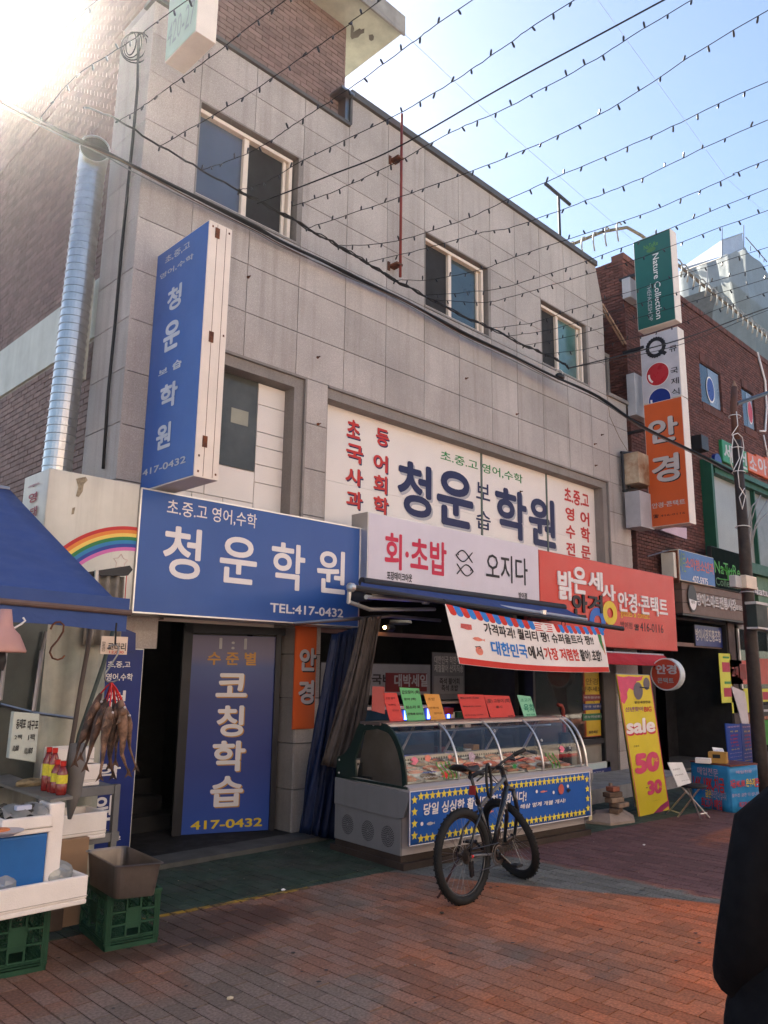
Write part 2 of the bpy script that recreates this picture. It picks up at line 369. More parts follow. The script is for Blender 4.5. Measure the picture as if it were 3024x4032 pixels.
# ================================================================== GROUND
def paver_mat():
    m = bpy.data.materials.new('paver'); m.use_nodes = True; N = m.node_tree.nodes; L = m.node_tree.links; b = N['Principled BSDF']
    geo = N.new('ShaderNodeNewGeometry'); sep = N.new('ShaderNodeSeparateXYZ'); L.new(geo.outputs['Position'], sep.inputs[0])
    X, Y = sep.outputs[0], sep.outputs[1]
    def mth(op, *a):
        n = N.new('ShaderNodeMath'); n.operation = op
        for i, v in enumerate(a):
            if isinstance(v, (int, float)): n.inputs[i].default_value = v
            else: L.new(v, n.inputs[i])
        return n.outputs[0]
    def noi(sc, det=5, off=0):
        mp = N.new('ShaderNodeVectorMath'); mp.operation = 'ADD'; L.new(geo.outputs['Position'], mp.inputs[0]); mp.inputs[1].default_value = (off, off*.7, 0)
        n = N.new('ShaderNodeTexNoise'); n.inputs['Scale'].default_value = sc; n.inputs['Detail'].default_value = det; L.new(mp.outputs[0], n.inputs['Vector']); return n.outputs[0]
    def mr(v, a, c, d=0., e=1.):
        n = N.new('ShaderNodeMapRange'); n.interpolation_type = 'SMOOTHSTEP'; L.new(v, n.inputs[0])
        for i, x in enumerate((a, c, d, e)): n.inputs[1+i].default_value = x
        return n.outputs[0]
    def mix(f, a, c):
        n = N.new('ShaderNodeMix'); n.data_type = 'RGBA'; L.new(f, n.inputs[0])
        for i, q in ((6, a), (7, c)):
            if isinstance(q, tuple): n.inputs[i].default_value = (*q, 1)
            else: L.new(q, n.inputs[i])
        return n.outputs[2]
    oi = N.new('ShaderNodeObjectInfo'); rr = mth('FRACT', mth('ADD', oi.outputs['Random'], geo.outputs['Random Per Island']))
    ed = mth('MULTIPLY', mth('SUBTRACT', noi(3.5, 6), .5), 1.3)
    base = mix(mr(noi(.9, 5, 3), .42, .62), (.24, .118, .078), (.19, .14, .11))
    base = mix(mr(rr, .55, 1., 0, .5), base, (.17, .12, .10))
    # orange tint, stronger towards the middle of the street
    fo = mth('ADD', mth('MULTIPLY', mth('SUBTRACT', X, 2.7), .4), mth('MULTIPLY', mth('SUBTRACT', 4.0, Y), .38))
    fo = mth('ADD', fo, mth('MULTIPLY', mth('SUBTRACT', noi(.8, 3, 11), .5), 2.6)); fo = mth('ADD', fo, ed)
    base = mix(mr(fo, .25, 1.25, 0, .8), base, (.40, .135, .06))
    base = mix(mr(mth('ADD', fo, mth('MULTIPLY', noi(1.6, 3, 23), 1.2)), 1.75, 2.7, 0, .6), base, (.58, .13, .04))
    s = mth('ADD', mth('ADD', mth('SUBTRACT', X, 5.95), mth('MULTIPLY', mth('SUBTRACT', Y, 4.67), .5)), mth('MULTIPLY', ed, .12))
    band = mth('MULTIPLY', mr(s, -.03, .05), mr(mth('ADD', X, mth('MULTIPLY', ed, .3)), 7.05, 6.9))
    base = mix(band, base, (.135, .135, .12))
    base = mix(mth('MULTIPLY', mr(s, -.03, .05), mr(mth('ADD', X, mth('MULTIPLY', ed, .3)), 6.9, 7.05)), base, (.125, .062, .06))
    base = mix(mth('MULTIPLY', mr(mth('ADD', X, ed), 8.9, 9.4), mr(Y, 4.35, 4.2)), base, (.24, .085, .05))
    # damp ground beside the stall
    dx = mth('SUBTRACT', X, 3.3); dy = mth('SUBTRACT', Y, 5.25); dd = mth('ADD', mth('MULTIPLY', mth('MULTIPLY', dx, dx), .8), mth('MULTIPLY', mth('MULTIPLY', dy, dy), 5.))
    wet = mr(mth('ADD', dd, ed), 1.1, .3, 0, .65)
    base = mix(wet, base, (.045, .026, .022))
    gz = mth('SUBTRACT', mth('ADD', Y, mth('MULTIPLY', mth('SUBTRACT', X, 3.4), .09)), 5.70)
    base = mix(mr(mth('ADD', gz, mth('MULTIPLY', ed, .02)), -.01, .02), base, (.04, .064, .046))
    grit = mr(noi(60, 4), .3, .7, .72, 1.25)
    mm = N.new('ShaderNodeVectorMath'); mm.operation = 'SCALE'; L.new(base, mm.inputs[0]); L.new(mth('MULTIPLY', grit, mr(rr, 0, 1, .82, 1.18)), mm.inputs['Scale'])
    L.new(mm.outputs[0], b.inputs['Base Color']); L.new(mr(wet, 0, .6, .82, .55), b.inputs['Roughness'])
    b.inputs['Specular IOR Level'].default_value = .3
    bn = N.new('ShaderNodeBump'); bn.inputs['Strength'].default_value = .5; bn.inputs['Distance'].default_value = .006; L.new(noi(45, 5), bn.inputs['Height']); L.new(bn.outputs[0], b.inputs['Normal'])
    return m
PAV = paver_mat(); MATS['paver'] = PAV
JOINT = mat('paver_joint', (.035, .026, .022), .95, var=.3, scale=20)
PGRN = mat('green_paving', (.038, .062, .044), .8, var=.35, scale=3, rand=.12, bump=.5, bscale=40, col2=(.055, .062, .05))
def gobj(mb, name, m): return mb.obj(name, m, kind='structure')
g = gobj(MB().wbox(-60, 90, -60, 60, -.4, -.012), 'ground', JOINT)
st = gobj(MB().quad((-60, -3.9, -.004), (90, -3.9, -.004), (90, 1.2, -.004), (-60, 1.2, -.004)), 'street', PAV)
st2 = gobj(MB().quad((14, 1.2, -.004), (90, 1.2, -.004), (90, 7.2, -.004), (14, 7.2, -.004)), 'street_beyond', PAV)
pv = bpy.data.objects.new('paving', None); COL.objects.link(pv); pv['kind'] = 'structure'
field(Fr((0, 0, -.03), (0, -1, 0), (1, 0, 0)), -5.68, -1.2, 1.25, 14, .228, .114, (.007, .009), .03, pv, PAV, name='paver', maxn=300)
gs = bpy.data.objects.new('green_paving_strip', None); COL.objects.link(gs); gs['kind'] = 'structure'
field(Fr((0, 0, -.03), (0, -1, 0), (1, 0, 0)), -6.95, -5.68, 1.25, 14, .228, .114, (.006, .008), .031, gs, PGRN, name='green_paver', maxn=160)
YL = mat('worn_yellow_paint', (.36, .22, .03), .8, var=.4, scale=14, col2=(.12, .08, .05))
mb = MB()
for i in range(15):
    x = 1.25+15*.114+i*.114; y_ = 5.70-.09*(x-3.4); mb.wbox(x+.006, x+.108, y_-.06, y_-.005, .0025, .005)
gobj(mb, 'yellow_line', YL)
# stone slab in front of the doorway and the fish shop
gobj(MB().wbox(1.6, 10.15, 6.94, 7.3, -.05, .045), 'stone_step', CONCD)
gobj(MB().wbox(10.16, 13.7, 6.3, 7.29, -.05, .2), 'shop_step', CONC)

# ================================================================== GREY GRANITE BUILDING
XS = [3.475, 4.12, 4.893, 5.663, 6.445, 7.21, 8.0, 8.79, 9.6, 10.29, 11.03, 11.82, 12.6, 13.2]
ZS = [8.81, 8.32, 7.71, 7.085, 6.53, 5.925, 5.37]
gb = thing('granite_building', 'grey granite clad three storey building with brown brick rooftop storey and flank wall', 'building', (3.475, 7.3, 0))
core = MB()
F73 = fy(7.3)
def wall(mb, x0, x1, z0, z1, y0=7.33, y1=7.6): mb.wbox(x0, x1, y0, y1, z0, z1)
# structural backing with real window openings
for a, b_, c_, d_ in ((3.5, 4.12, 2.3, 9.2), (4.12, 5.66, 5.4, 7.08), (4.12, 5.66, 8.33, 9.2), (5.66, 8.0, 5.4, 9.2), (6.5, 12.95, 9.2, 9.7), (8.0, 9.6, 5.4, 7.07), (8.0, 9.6, 8.32, 9.2),
                      (9.6, 11.03, 5.4, 9.2), (11.03, 12.6, 5.4, 7.07), (11.03, 12.6, 8.32, 9.2), (12.6, 13.15, 5.4, 9.2), (13.15, 13.9, 5.4, 7.08), (5.87, 6.16, 0, 5.4), (13.13, 13.9, 0, 5.4), (12.7, 13.13, 0, 2.9)):
    wall(core, a, b_, c_, d_)
core.obj('wall', GRAND, gb)
def panel(x0, x1, z0, z1, fr=F73, m=GRAN, dep=.03):
    g_ = .005; MB().box(fr, x0+g_, x1-g_, z0+g_, z1-g_, -dep, R.uniform(-.001, .0015)).obj('panel', m, gb)
def inwin(x0, x1, z0, z1):
    cx, cz = (x0+x1)/2, (z0+z1)/2
    return 7.085 < cz < 8.32 and (4.12 < cx < 5.66 or 8.0 < cx < 9.6 or 11.03 < cx < 12.6)
for i in range(len(XS)-1):
    a, b_ = XS[i], XS[i+1]
    if a < 6.4: panel(a, b_, 8.81, 9.22)
    elif i < len(XS)-2: panel(a, b_, 8.81, 9.7)
    for j in range(len(ZS)-1):
        if not inwin(a, b_, ZS[j+1], ZS[j]):
            if j == 5 and False: continue
            panel(a, b_, ZS[j+1], ZS[j])
MB().prism(F73, [(12.605, 8.815), (13.2, 8.815), (13.2, 8.96), (12.985, 9.7), (12.605, 9.7)], -.03, 0).obj('panel', GRAN, gb)
for j in range(3, len(ZS)-1): panel(13.2, 13.95, ZS[j+1], ZS[j])
# piers between the shop openings
PZ = [5.37, 4.8, 4.225, 3.65, 3.1, 2.55, 2.0, 1.5, 1.0, .5, .045]
for j in range(len(PZ)-1):
    if PZ[j] > 2.5: panel(3.475, 4.05, PZ[j+1], PZ[j])
    panel(5.84, 6.19, PZ[j+1], PZ[j]); panel(13.1, 13.9, PZ[j+1], PZ[j]);
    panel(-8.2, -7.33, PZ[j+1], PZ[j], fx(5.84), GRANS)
    if PZ[j+1] < 3: panel(12.94, 13.1, PZ[j+1], PZ[j], fy(7.36), CONC)
# left return cladding and brick flank
LZ = [9.22, 8.3, 7.71, 7.1, 6.545, 5.94, 5.39, 4.83, 4.25, 3.65, 3.1, 2.5]
for j in range(len(LZ)-1): panel(-8.12, -7.3, LZ[j+1], LZ[j], fx(3.475))
MB().wbox(3.52, 3.9, 7.6, 14.2, 0, 10.95).obj('flank_wall', MORT, gb)
MB().wbox(3.9, 13.9, 7.6, 14.2, 9.05, 9.2).obj('roof_slab', CONC, gb)
WB = mat('painted_band', (.55, .56, .5), .7, var=.1, streak=.2)
MB().wbox(3.485, 3.52, 8.125, 14.2, 5.42, 6.13).obj('painted_band', WB, gb)
field(fx(3.52), -14.2, -8.125, 3.0, 5.41, .215, .072, .01, .025, gb, BRICKB, name='brick', maxn=150)
field(fx(3.52), -14.2, -8.125, 6.14, 9.4, .215, .072, .01, .025, gb, BRICKB, name='brick', maxn=60)
field(fx(3.52), -14.2, -7.5, 9.41, 10.95, .215, .072, .01, .025, gb, BRICKB, name='brick', maxn=0)
# rooftop storey, slab
MB().wbox(3.54, 6.47, 7.48, 9.0, 9.2, 10.95).obj('rooftop_wall', MORT, gb)
field(fy(7.48), 3.53, 6.48, 9.24, 10.95, .215, .072, .011, .025, gb, BRICKB, name='brick', maxn=90)
MB().wbox(3.4, 7.12, 6.95, 14.6, 10.96, 11.12).obj('roof_eave', SOFF, gb)
MB().wbox(3.38, 7.15, 6.92, 14.63, 11.0, 11.25).wbox(3.38, 7.15, 6.92, 6.95, 10.93, 11.0).obj('eave_fascia', CONC, gb)
PEEL = mat('peeled_plaster', (.14, .13, .11), .9, var=.2)
for pts in ([(2,640,150),(2,655,185),(2,650,210),(2,690,185),(2,700,195),(2,722,185),(2,720,215),(2,700,222),(2,680,245),(2,655,250),(2,640,258),(2,630,240),(2,632,190)],
            [(2,750,228),(2,775,224),(2,785,240),(2,780,262),(2,765,268),(2,752,258)]):
    q = MB(); P = [G(p, 10.955) for p in pts]; q.add(P, [tuple(range(len(P)))]); q.obj('peeled_patch', PEEL, gb)
MB().wbox(3.44, 6.44, 7.26, 7.5, 9.22, 9.27).wbox(6.44, 12.99, 7.25, 7.6, 9.7, 9.8).wbox(6.43, 6.47, 7.27, 7.5, 9.27, 9.7).obj('coping', STEEL if False else mat('coping_metal', (.12, .11, .1), .5, metal=.4), gb)
MB().wbox(6.36, 6.43, 7.3, 7.48, 9.27, 9.68).wbox(6.2, 6.44, 7.2, 7.5, 9.66, 9.7).obj('gutter_box', STEEL, gb)
# upper windows
def window(x0, x1, z0, z1, left, right, split=.44):
    q = MB()  # reveal
    q.box(F73, x0, x1, z1-.02, z1, -.3, .003).box(F73, x1-.07, x1, z0, z1-.02, -.3, .003).box(F73, x0, x0+.02, z0, z1-.02, -.3, 0).box(F73, x0, x1-.07, z0-.0, z0+.03, -.3, .01)
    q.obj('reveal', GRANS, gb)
    a, b_, c_, d_ = x0+.02, x1-.13, z0+.03, z1-.06
    f = MB(); t = .05; Fw = fy(7.45)
    mid = a+(b_-a)*split
    f.box(Fw, a, b_, d_-t, d_, 0, .1).box(Fw, a, b_, c_, c_+t, 0, .1).box(Fw, a, a+t*.4, c_+t, d_-t, 0, .1).box(Fw, b_-t, b_, c_+t, d_-t, 0, .1).box(Fw, mid-.035, mid+.035, c_+t, d_-t, .0, .08)
    f.box(Fw, b_-t-.06, b_-t-.015, c_+t, d_-t, .0, .05)
    w_ = f.obj('window', FRAMEW, gb, bevel=.004)
    MB().box(Fw, a+.02, mid-.035, c_+t, d_-t, .02, .03).obj('pane', left, w_)
    MB().box(Fw, mid+.035, b_-t-.06, c_+t, d_-t, .01, .02).obj('pane', right, w_)
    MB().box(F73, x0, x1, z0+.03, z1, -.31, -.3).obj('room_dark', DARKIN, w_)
window(4.12, 5.66, 7.085, 8.32, GLB, SCRN, .5)
window(8.0, 9.6, 7.085, 8.32, SCRN, GLT)
window(11.03, 12.6, 7.085, 8.32, SCRN, mat('teal_light_glass', (.07, .14, .13), .08, var=.5, scale=1.2, spec=1.), .42)
# second-floor openings: left one (glass + filmed panels), right one (the long film board)
def surround(x0, x1, z0, z1):
    q = MB(); q.box(F73, x0, x1, z1-.03, z1, -.02, .02).box(F73, x1-.03, x1, z0, z1-.03, -.02, .02)
    q.box(F73, x0, x1, z1-.16, z1-.03, -.32, -.02).box(F73, x1-.17, x1-.03, z0, z1-.16, -.32, -.02).box(F73, x0, x0+.02, z0, z1-.16, -.32, -.02)
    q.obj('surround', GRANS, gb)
surround(4.05, 5.84, 2.3, 5.37); surround(6.19, 13.1, 2.8, 5.37)
Fg = fy(7.5)
wn = MB().box(Fg, 4.07, 5.67, 2.3, 5.21, -.05, -.04).obj('window', FILM, gb)
MB().box(Fg, 4.07, 5.26, 4.1, 5.2, -.02, 0).obj('pane', GLG, wn)
MB().box(Fg, 4.9, 5.14, 4.62, 4.8, -.0, .003).obj('reflection_card', mat('painted_reflection', (.3, .3, .24), .7), wn)  # pale rectangle on the pane, a reflection painted in
MB().box(Fg, 4.62, 4.76, 4.12, 4.19, -.0, .003).obj('paper_note', mat('paper_white', (.75, .74, .7), .7), wn)
def rect_px(fr, lb, rt): a = fr.hit(lb); b = fr.hit(rt); return a[0], b[0], a[1], b[1]
for (a, b_, c_, d_) in ((5.27, 5.67, 4.94, 5.2), (5.27, 5.67, 4.6, 4.935), (5.27, 5.67, 4.42, 4.595), (5.27, 5.67, 4.2, 4.415), (5.27, 5.67, 3.98, 4.195), (5.27, 5.67, 3.66, 3.975), (4.07, 4.6, 3.72, 4.09), (4.605, 5.265, 3.72, 4.09), (4.07, 4.45, 3.3, 3.715), (4.455, 4.85, 3.3, 3.715), (4.855, 5.265, 3.3, 3.715), (5.27, 5.67, 3.3, 3.655)):
    MB().box(Fg, a, b_-.004, c_, d_-.004, -.02, .0).obj('film_panel', FILM, wn)
# air conditioner pipes etc. on the facade: bolts and rust marks
for p in ((8,40,60),(3,570,1680),(3,525,1740),(3,530,1880),(3,15,1545),('B',262,190),('B',830,845),('B',835,1390),('C',485,1432),(6,1245,615)):
    u, v = F73.hit(p); MB().lathe((u, 7.3, v), (0, -1, 0), [(.018, 0), (.018, .01), (.008, .012), (.008, .05)], 8).obj('anchor_bolt', RUST, gb)
# right end: set-back window under a sloping hood, ledge
MB().wbox(13.2, 14.02, 7.25, 8.0, 7.08, 7.15).obj('ledge', GRANS, gb)
MB().wbox(13.2, 13.25, 7.34, 8.4, 7.15, 8.9).obj('cut_wall', GRANS, gb)
q = thing_w = MB(); Fs = fy(7.75)
q.box(Fs, 13.25, 14.2, 7.15, 7.22, 0, .06).box(Fs, 13.25, 14.2, 8.22, 8.3, 0, .06).box(Fs, 13.98, 14.07, 7.22, 8.22, 0, .06)
w_ = q.obj('window', GRANS, gb); MB().box(Fs, 13.25, 13.98, 7.22, 8.22, 0, .02).obj('pane', GLD, w_)
MB().box(Fs, 13.25, 14.2, 8.3, 8.95, -.2, -.1).obj('back_panel', GRANS, gb)
hood = MB(); a0, a1 = Vector((13.2, 7.3, 8.98)), Vector((14.08, 7.3, 8.42))
for k in range(2): hood.tube([a0+Vector((0, k*.06, k*.01)), a1+Vector((0, k*.06, k*.01))], .022, 6)
hood.obj('hood', mat('weathered_wood', (.3, .2, .14), .8, var=.25), gb)
# dark ground-floor interiors
ins = MB()
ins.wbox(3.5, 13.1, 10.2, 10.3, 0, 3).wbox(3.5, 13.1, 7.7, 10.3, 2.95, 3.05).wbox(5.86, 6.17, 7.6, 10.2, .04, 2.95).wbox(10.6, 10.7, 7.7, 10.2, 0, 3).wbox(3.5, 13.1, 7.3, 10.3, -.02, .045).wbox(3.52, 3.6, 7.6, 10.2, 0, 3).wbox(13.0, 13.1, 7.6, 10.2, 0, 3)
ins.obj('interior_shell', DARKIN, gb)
MB().wbox(5.0, 5.8, 8.25, 8.35, .045, 2.6).wbox(3.6, 4.4, 9.0, 9.05, .9, 2.6).obj('stairwell_wall', mat('stairwell', (.09, .085, .08), .9), gb)
for k in range(6): MB().wbox(3.65, 5.0, 8.4+k*.26, 8.66+k*.26, .045, .2+k*.17).obj('stair', DARKIN, gb)
# facade pole with brackets
rp = thing('roof_pole', 'thin dark red steel pole bolted upright to the granite wall above the cable', 'pole', (7.33, 7.15, 7.25))
MB().tube([(7.33, 7.15, 7.25), (7.33, 7.15, 9.85)], .02, 10).obj('shaft', REDP, rp, smooth=True)
for z in (7.42, 9.1): MB().wbox(7.24, 7.36, 7.13, 7.3, z, z+.03).wbox(7.22, 7.26, 7.28, 7.3, z-.05, z+.08).obj('bracket', RUST, rp)
ant = thing('roof_antenna_pole', 'dark steel T-shaped pole standing on the granite parapet', 'antenna pole', PY((3,300,380), 7.5))
MB().tube([PY((3,300,385), 7.5)-Vector((0, 0, .3)), PY((3,290,105), 7.5)], .028, 8).obj('shaft', DARKM, ant); MB().tube([PY((3,205,38), 7.5), PY((3,365,175), 7.5)], .035, 8).obj('crossbar', DARKM, ant)

# ================================================================== SIGNS ON THE GRANITE BUILDING
def boxsign(name, label, fr, r, depth, face, side, cat='sign', group=None, trim=None, bev=.004):
    u0, u1, v0, v1 = r
    t = thing(name, label, cat, fr.p(u0, v0, 0), group)
    MB().box(fr, u0, u1, v0, v1, -depth, -.006).obj('case', side, t, bevel=bev)
    MB().box(fr, u0+.012, u1-.012, v0+.012, v1-.012, -.006, 0).obj('face', face, t)
    if trim:
        q = MB(); e = .014
        q.box(fr, u0, u1, v0, v0+e, -.006, .006).box(fr, u0, u1, v1-e, v1, -.006, .006).box(fr, u0, u0+e, v0+e, v1-e, -.006, .006).box(fr, u1-e, u1, v0+e, v1-e, -.006, .006)
        q.obj('trim', trim, t)
    return t
# long blue fascia
f = fy(6.93)
s1 = boxsign('academy_fascia_sign', 'wide blue fascia sign with large white Korean lettering and phone number over the doorway', f, (3.56, 6.455, 2.318, 3.52), .37, BLUE, ALU, trim=ALU)
text('초.중.고 영어,수학', s1, f, (6,258,1205), (6,848,1205), LW, .01)
text('청 운 학 원', s1, f, (6,222,1612), (6,1428,1450), LW, .022)
text('TEL:417-0432', s1, f, (6,932,1842), (6,1412,1822), LW, .025)
# projecting blue vertical sign
f = fx(3.73)
s2 = boxsign('academy_projecting_sign', 'tall blue projecting sign with white Korean lettering and cream edge, fixed to the building corner', f, (-7.29, -6.28, 3.555, 6.165), .27, BLUEV, CREAM)
text('초,중,고', s2, f, (1,1080,1730), (1,1245,1570), LG, .02)
text('영어,수학', s2, f, (1,1045,1835), (1,1268,1650), LG, .02)
for ch, a, b_ in (('청', (1,1090,2050), (1,1193,1840)), ('운', ('D',455,1625), ('D',540,1450)), ('보', ('D',436,1728), ('D',480,1682)), ('습', ('D',500,1702), ('D',545,1640)),
                  ('학', ('D',440,1888), ('D',528,1738)), ('원', ('D',422,2072), ('D',498,1930))):
    text(ch, s2, f, a, b_, mat('letter_pale_blue', (.5, .52, .56), .5), .042)
text('417-0432', s2, f, (6,103,958), (6,388,818), LG, .02)
fe = fy(6.28)
q = MB()
for x in (3.83, 3.93): q.box(fe, x, x+.004, 3.57, 6.15, 0, .002)
q.obj('seam', RUST, s2)
for z in (3.85, 4.9, 6.0):
    MB().box(fe, 3.805, 3.855, z, z+.11, .002, .008).obj('hinge', RUST, s2)
for x, z in ((3.77, 3.6), (3.77, 3.75), (3.96, 3.6), (3.96, 6.1), (3.77, 6.1), (3.96, 5.0)):
    MB().box(fe, x, x+.015, z, z+.02, 0, .005).obj('screw', RUST, s2)
q = MB()
for z in (4.0, 5.8): q.wbox(3.8, 3.84, 7.2, 7.32, z, z+.04)
q.obj('wall_bracket', RUST, s2)
# white film board in the big opening
f = fy(7.5)
s3 = thing('window_board_sign', 'long white board filling the second floor opening, lettered in red, navy and green Korean', 'sign', (6.19, 7.5, 2.8))
divs = [6.21, 9.52, 9.545, 11.33, 11.36, 12.93]
for a, b_ in ((6.21, 9.53), (9.56, 11.33), (11.37, 12.93)):
    for z0, z1 in ((2.8, 4.2), (4.203, 5.21)): MB().box(f, a, b_, z0, z1, -.03, 0).obj('board', FILM, s3)
for x in (9.53, 11.33): MB().box(f, x, x+.035, 2.8, 5.21, -.03, .015).obj('mullion', mat('mullion_green', (.1, .13, .11), .5), s3)
def col8(txts, x0, x1, ys, m, b=.05, sh=None, org='w'):
    for t_, (ya, yb) in zip(txts, ys): text(t_, s3, f, (org, x0, yb), (org, x1, ya), m, b)
for t_, a, b_ in (('초',(150,288),(222,215)), ('국',(147,415),(238,345)), ('사',(143,535),(236,468)), ('과',(148,658),(235,585)),
                  ('등',(303,330),(372,262)), ('어',(290,465),(366,395)), ('회',(290,578),(363,502)), ('학',(290,690),(370,614))):
    text(t_, s3, f, ('w',a[0],a[1]), ('w',b_[0],b_[1]), LR, .035, n=.006, sh=(LN, .018))
text('초.중.고 영어,수학', s3, f, ('w',642,414), ('w',1070,492), LGR, .015)
for t_, a, b_ in (('청',(415,690),(595,452)), ('운',(622,742),(812,500)), ('학',(930,808),(1090,590)), ('원',(1105,850),(1238,630))):
    text(t_, s3, f, ('w',a[0],a[1]), ('w',b_[0],b_[1]), LN, .035, n=.006, sh=(mat('letter_shade', (.38, .38, .4), .6), .035))
text('보', s3, f, ('w',828,612), ('w',900,545), LN, .015, n=.006)
text('습', s3, f, ('w',828,768), ('w',903,690), LN, .015, n=.006)
text('초.중.고', s3, f, ('w',1290,632), ('w',1415,592), LR, .04)
for t_, a, b_ in (('영',(1296,724),(1340,668)), ('어',(1374,750),(1418,690)), ('수',(1298,820),(1345,760)), ('학',(1376,836),(1422,772)), ('전',(1300,908),(1345,850)), ('문',(1378,925),(1425,868))):
    text(t_, s3, f, ('w',a[0],a[1]), ('w',b_[0],b_[1]), LR, .04)
# pale sushi fascia
f = fy(6.79)
s4 = boxsign('sushi_fascia_sign', 'pale lilac fascia sign with red and black Korean lettering and two fish outlines', f, (6.45, 10.02, 2.875, 3.705), .3, LAV, ALU)
text('회·초밥', s4, f, (7,520,560), (7,925,395), LPK, .03)
text('오지다', s4, f, (7,1183,635), (7,1453,500), LB, .012)
text('포장테이크아웃', s4, f, (7,535,632), (7,700,600), LB, .03)
text('방이점', s4, f, (7,1396,756), (7,1450,722), LB, .03)
def fishline(cx, cy, w_, h_, flip):
    u0, v0 = f.hit((7, cx, cy)); a, _ = f.hit((7, cx+w_, cy)); W_ = (a-u0); H_ = h_
    for sg in (1, -1):
        q = MB(); pts = []
        for i in range(15):
            t = i/14; x = -W_ + 2*W_*t; y = sg*H_*math.sin(math.pi*min(1, t/.78))*1. if t < .78 else -sg*H_*1.*(t-.78)/.22*.9
            pts.append(f.p(u0+(x if not flip else -x), v0+y, .008))
        q.tube(pts, .008, 5); q.obj('fish_outline', LB, s4)
    disc(f, u0+(-W_*.72 if not flip else W_*.72), v0+.01, .012, .012, .006, s4, LB, 'fish_eye', 10)
fishline(1040, 482, 52, .075, False); fishline(1045, 572, 52, .075, True)
# red optician fascia
s5 = boxsign('optician_fascia_sign', 'red optician fascia sign with white, black and blue lettering and round letter rings', f, (10.025, 14.5, 2.262, 3.665), .3, RED, mat('sign_edge_red', (.4, .05, .04), .5))
def T5(s_, a, b_, m, bo=.04, ext=.02): return text(s_, s5, f, (8,)+a, (8,)+b_, m, bo, n=.002, ext=ext)
T5('밝', (285,762), (378,585), LW); T5('은', (383,722), (462,560), LW); T5('세', (480,700), (570,590), LW); T5('상', (575,768), (655,668), LW) if False else None
T5('사', (570,765), (655,672), LW)
T5('안', (378,880), (470,735), LB); T5('겨', (480,845), (570,740), LB)
for cx, cy, R_, m in ((543,905,52,LBL), (622,852,46,LY)):
    u, v = f.hit((8, cx, cy)); u2, _ = f.hit((8, cx+R_, cy)); r = (u2-u)
    disc(f, u, v, r, r*.86, .012 if m is LBL else .016, s5, m, 'letter_ring', 32, r*.42, r*.36)
T5('안경·콘택트', (678,842), (993,760), LW, .03)
T5('glasses & contact', (697,885), (884,852), LY, .0, .002)
T5('방이점', (697,950), (770,915), LR if False else LB, 0, .002)
T5('☎', (785,965), (815,925), LB, .02, .002); T5('416-0116', (825,970), (973,930), LB, 0, .002)
# door sign, angled panel in the entrance
A = G(('F',711,3288), .05); B_ = G(('F',1056,3268), .05)
U = (B_-A).normalized(); f = Fr(A, U, (0, 0, 1)); Lw = (B_-A).length
top = f.hit(('F',764,2499))[1]
s6 = thing('door_sign', 'tall blue door panel lettered in white Korean with a yellow phone number at its foot', 'door sign', A)
MB().box(f, -.0, Lw, 0, top, -.05, 0).obj('panel', mat('door_blue', (.015, .05, .28), .3, var=.05, scale=1), s6)
gm = bpy.data.materials.new('door_gradient_print'); gm.use_nodes = True; _N = gm.node_tree.nodes; _L = gm.node_tree.links; _b = _N['Principled BSDF']; _b.inputs['Roughness'].default_value = .35
_g = _N.new('ShaderNodeNewGeometry'); _s = _N.new('ShaderNodeSeparateXYZ'); _L.new(_g.outputs['Position'], _s.inputs[0]); _cr = _N.new('ShaderNodeValToRGB'); _mr = _N.new('ShaderNodeMapRange'); _L.new(_s.outputs[2], _mr.inputs[0]); _mr.inputs[1].default_value = .05; _mr.inputs[2].default_value = 2.4
_L.new(_mr.outputs[0], _cr.inputs[0]); _e = _cr.color_ramp.elements; _e[0].position = 0; _e[0].color = (.02, .075, .36, 1); _e[1].position = 1; _e[1].color = (.15, .11, .17, 1)
for _p, _c2 in ((.3, (.013, .04, .22)), (.62, (.012, .03, .17)), (.76, (.03, .06, .22)), (.82, (.10, .09, .19))):
    _x = _e.new(_p); _x.color = (*_c2, 1)
_L.new(_cr.outputs[0], _b.inputs['Base Color']); MB().box(f, .002, Lw-.002, .002, top-.002, 0, .002).obj('printed_face', gm, s6)
text('1 : 1', s6, f, ('d',848,310), ('d',1015,248), LG, .03)
text('수 준 별', s6, f, ('d',778,404), ('d',1070,330), LOY, .03)
for t_, a, b_ in (('코',(826,594),(1018,455)), ('칭',(828,830),(998,645)), ('학',(802,1040),(1008,852)), ('습',(790,1250),(995,1060))):
    text(t_, s6, f, ('d',)+a, ('d',)+b_, LW, .035, n=.006, sh=(LOY, .012))
text('417-0432', s6, f, ('d',678,1385), ('d',1105,1310), LY, .03)
q = MB(); q.box(f, -.1, -.0, 0, top+.15, -.08, .04).box(f, -.1, Lw+.1, top+.02, top+.2, -.08, .04).box(f, Lw, Lw+.06, 0, top+.15, -.08, .04)
q.obj('door_frame', DARKM, s6)
# orange strip sign on the pier
f = fy(7.27)
a = f.hit(('d',1287,788)); b_ = f.hit(('d',1440,190))
s7 = boxsign('pier_sign', 'narrow orange sign on the stone pier beside the doorway reading glasses in Korean', f, (a[0], b_[0]-.02, a[1], 2.4), .025, ORA, ORA, bev=.001)
text('안', s7, f, ('d',1323,440), ('d',1425,305), LG, .045, sh=(LB, .015)); text('경', s7, f, ('d',1315,638), ('d',1412,495), LG, .045, sh=(LB, .015))
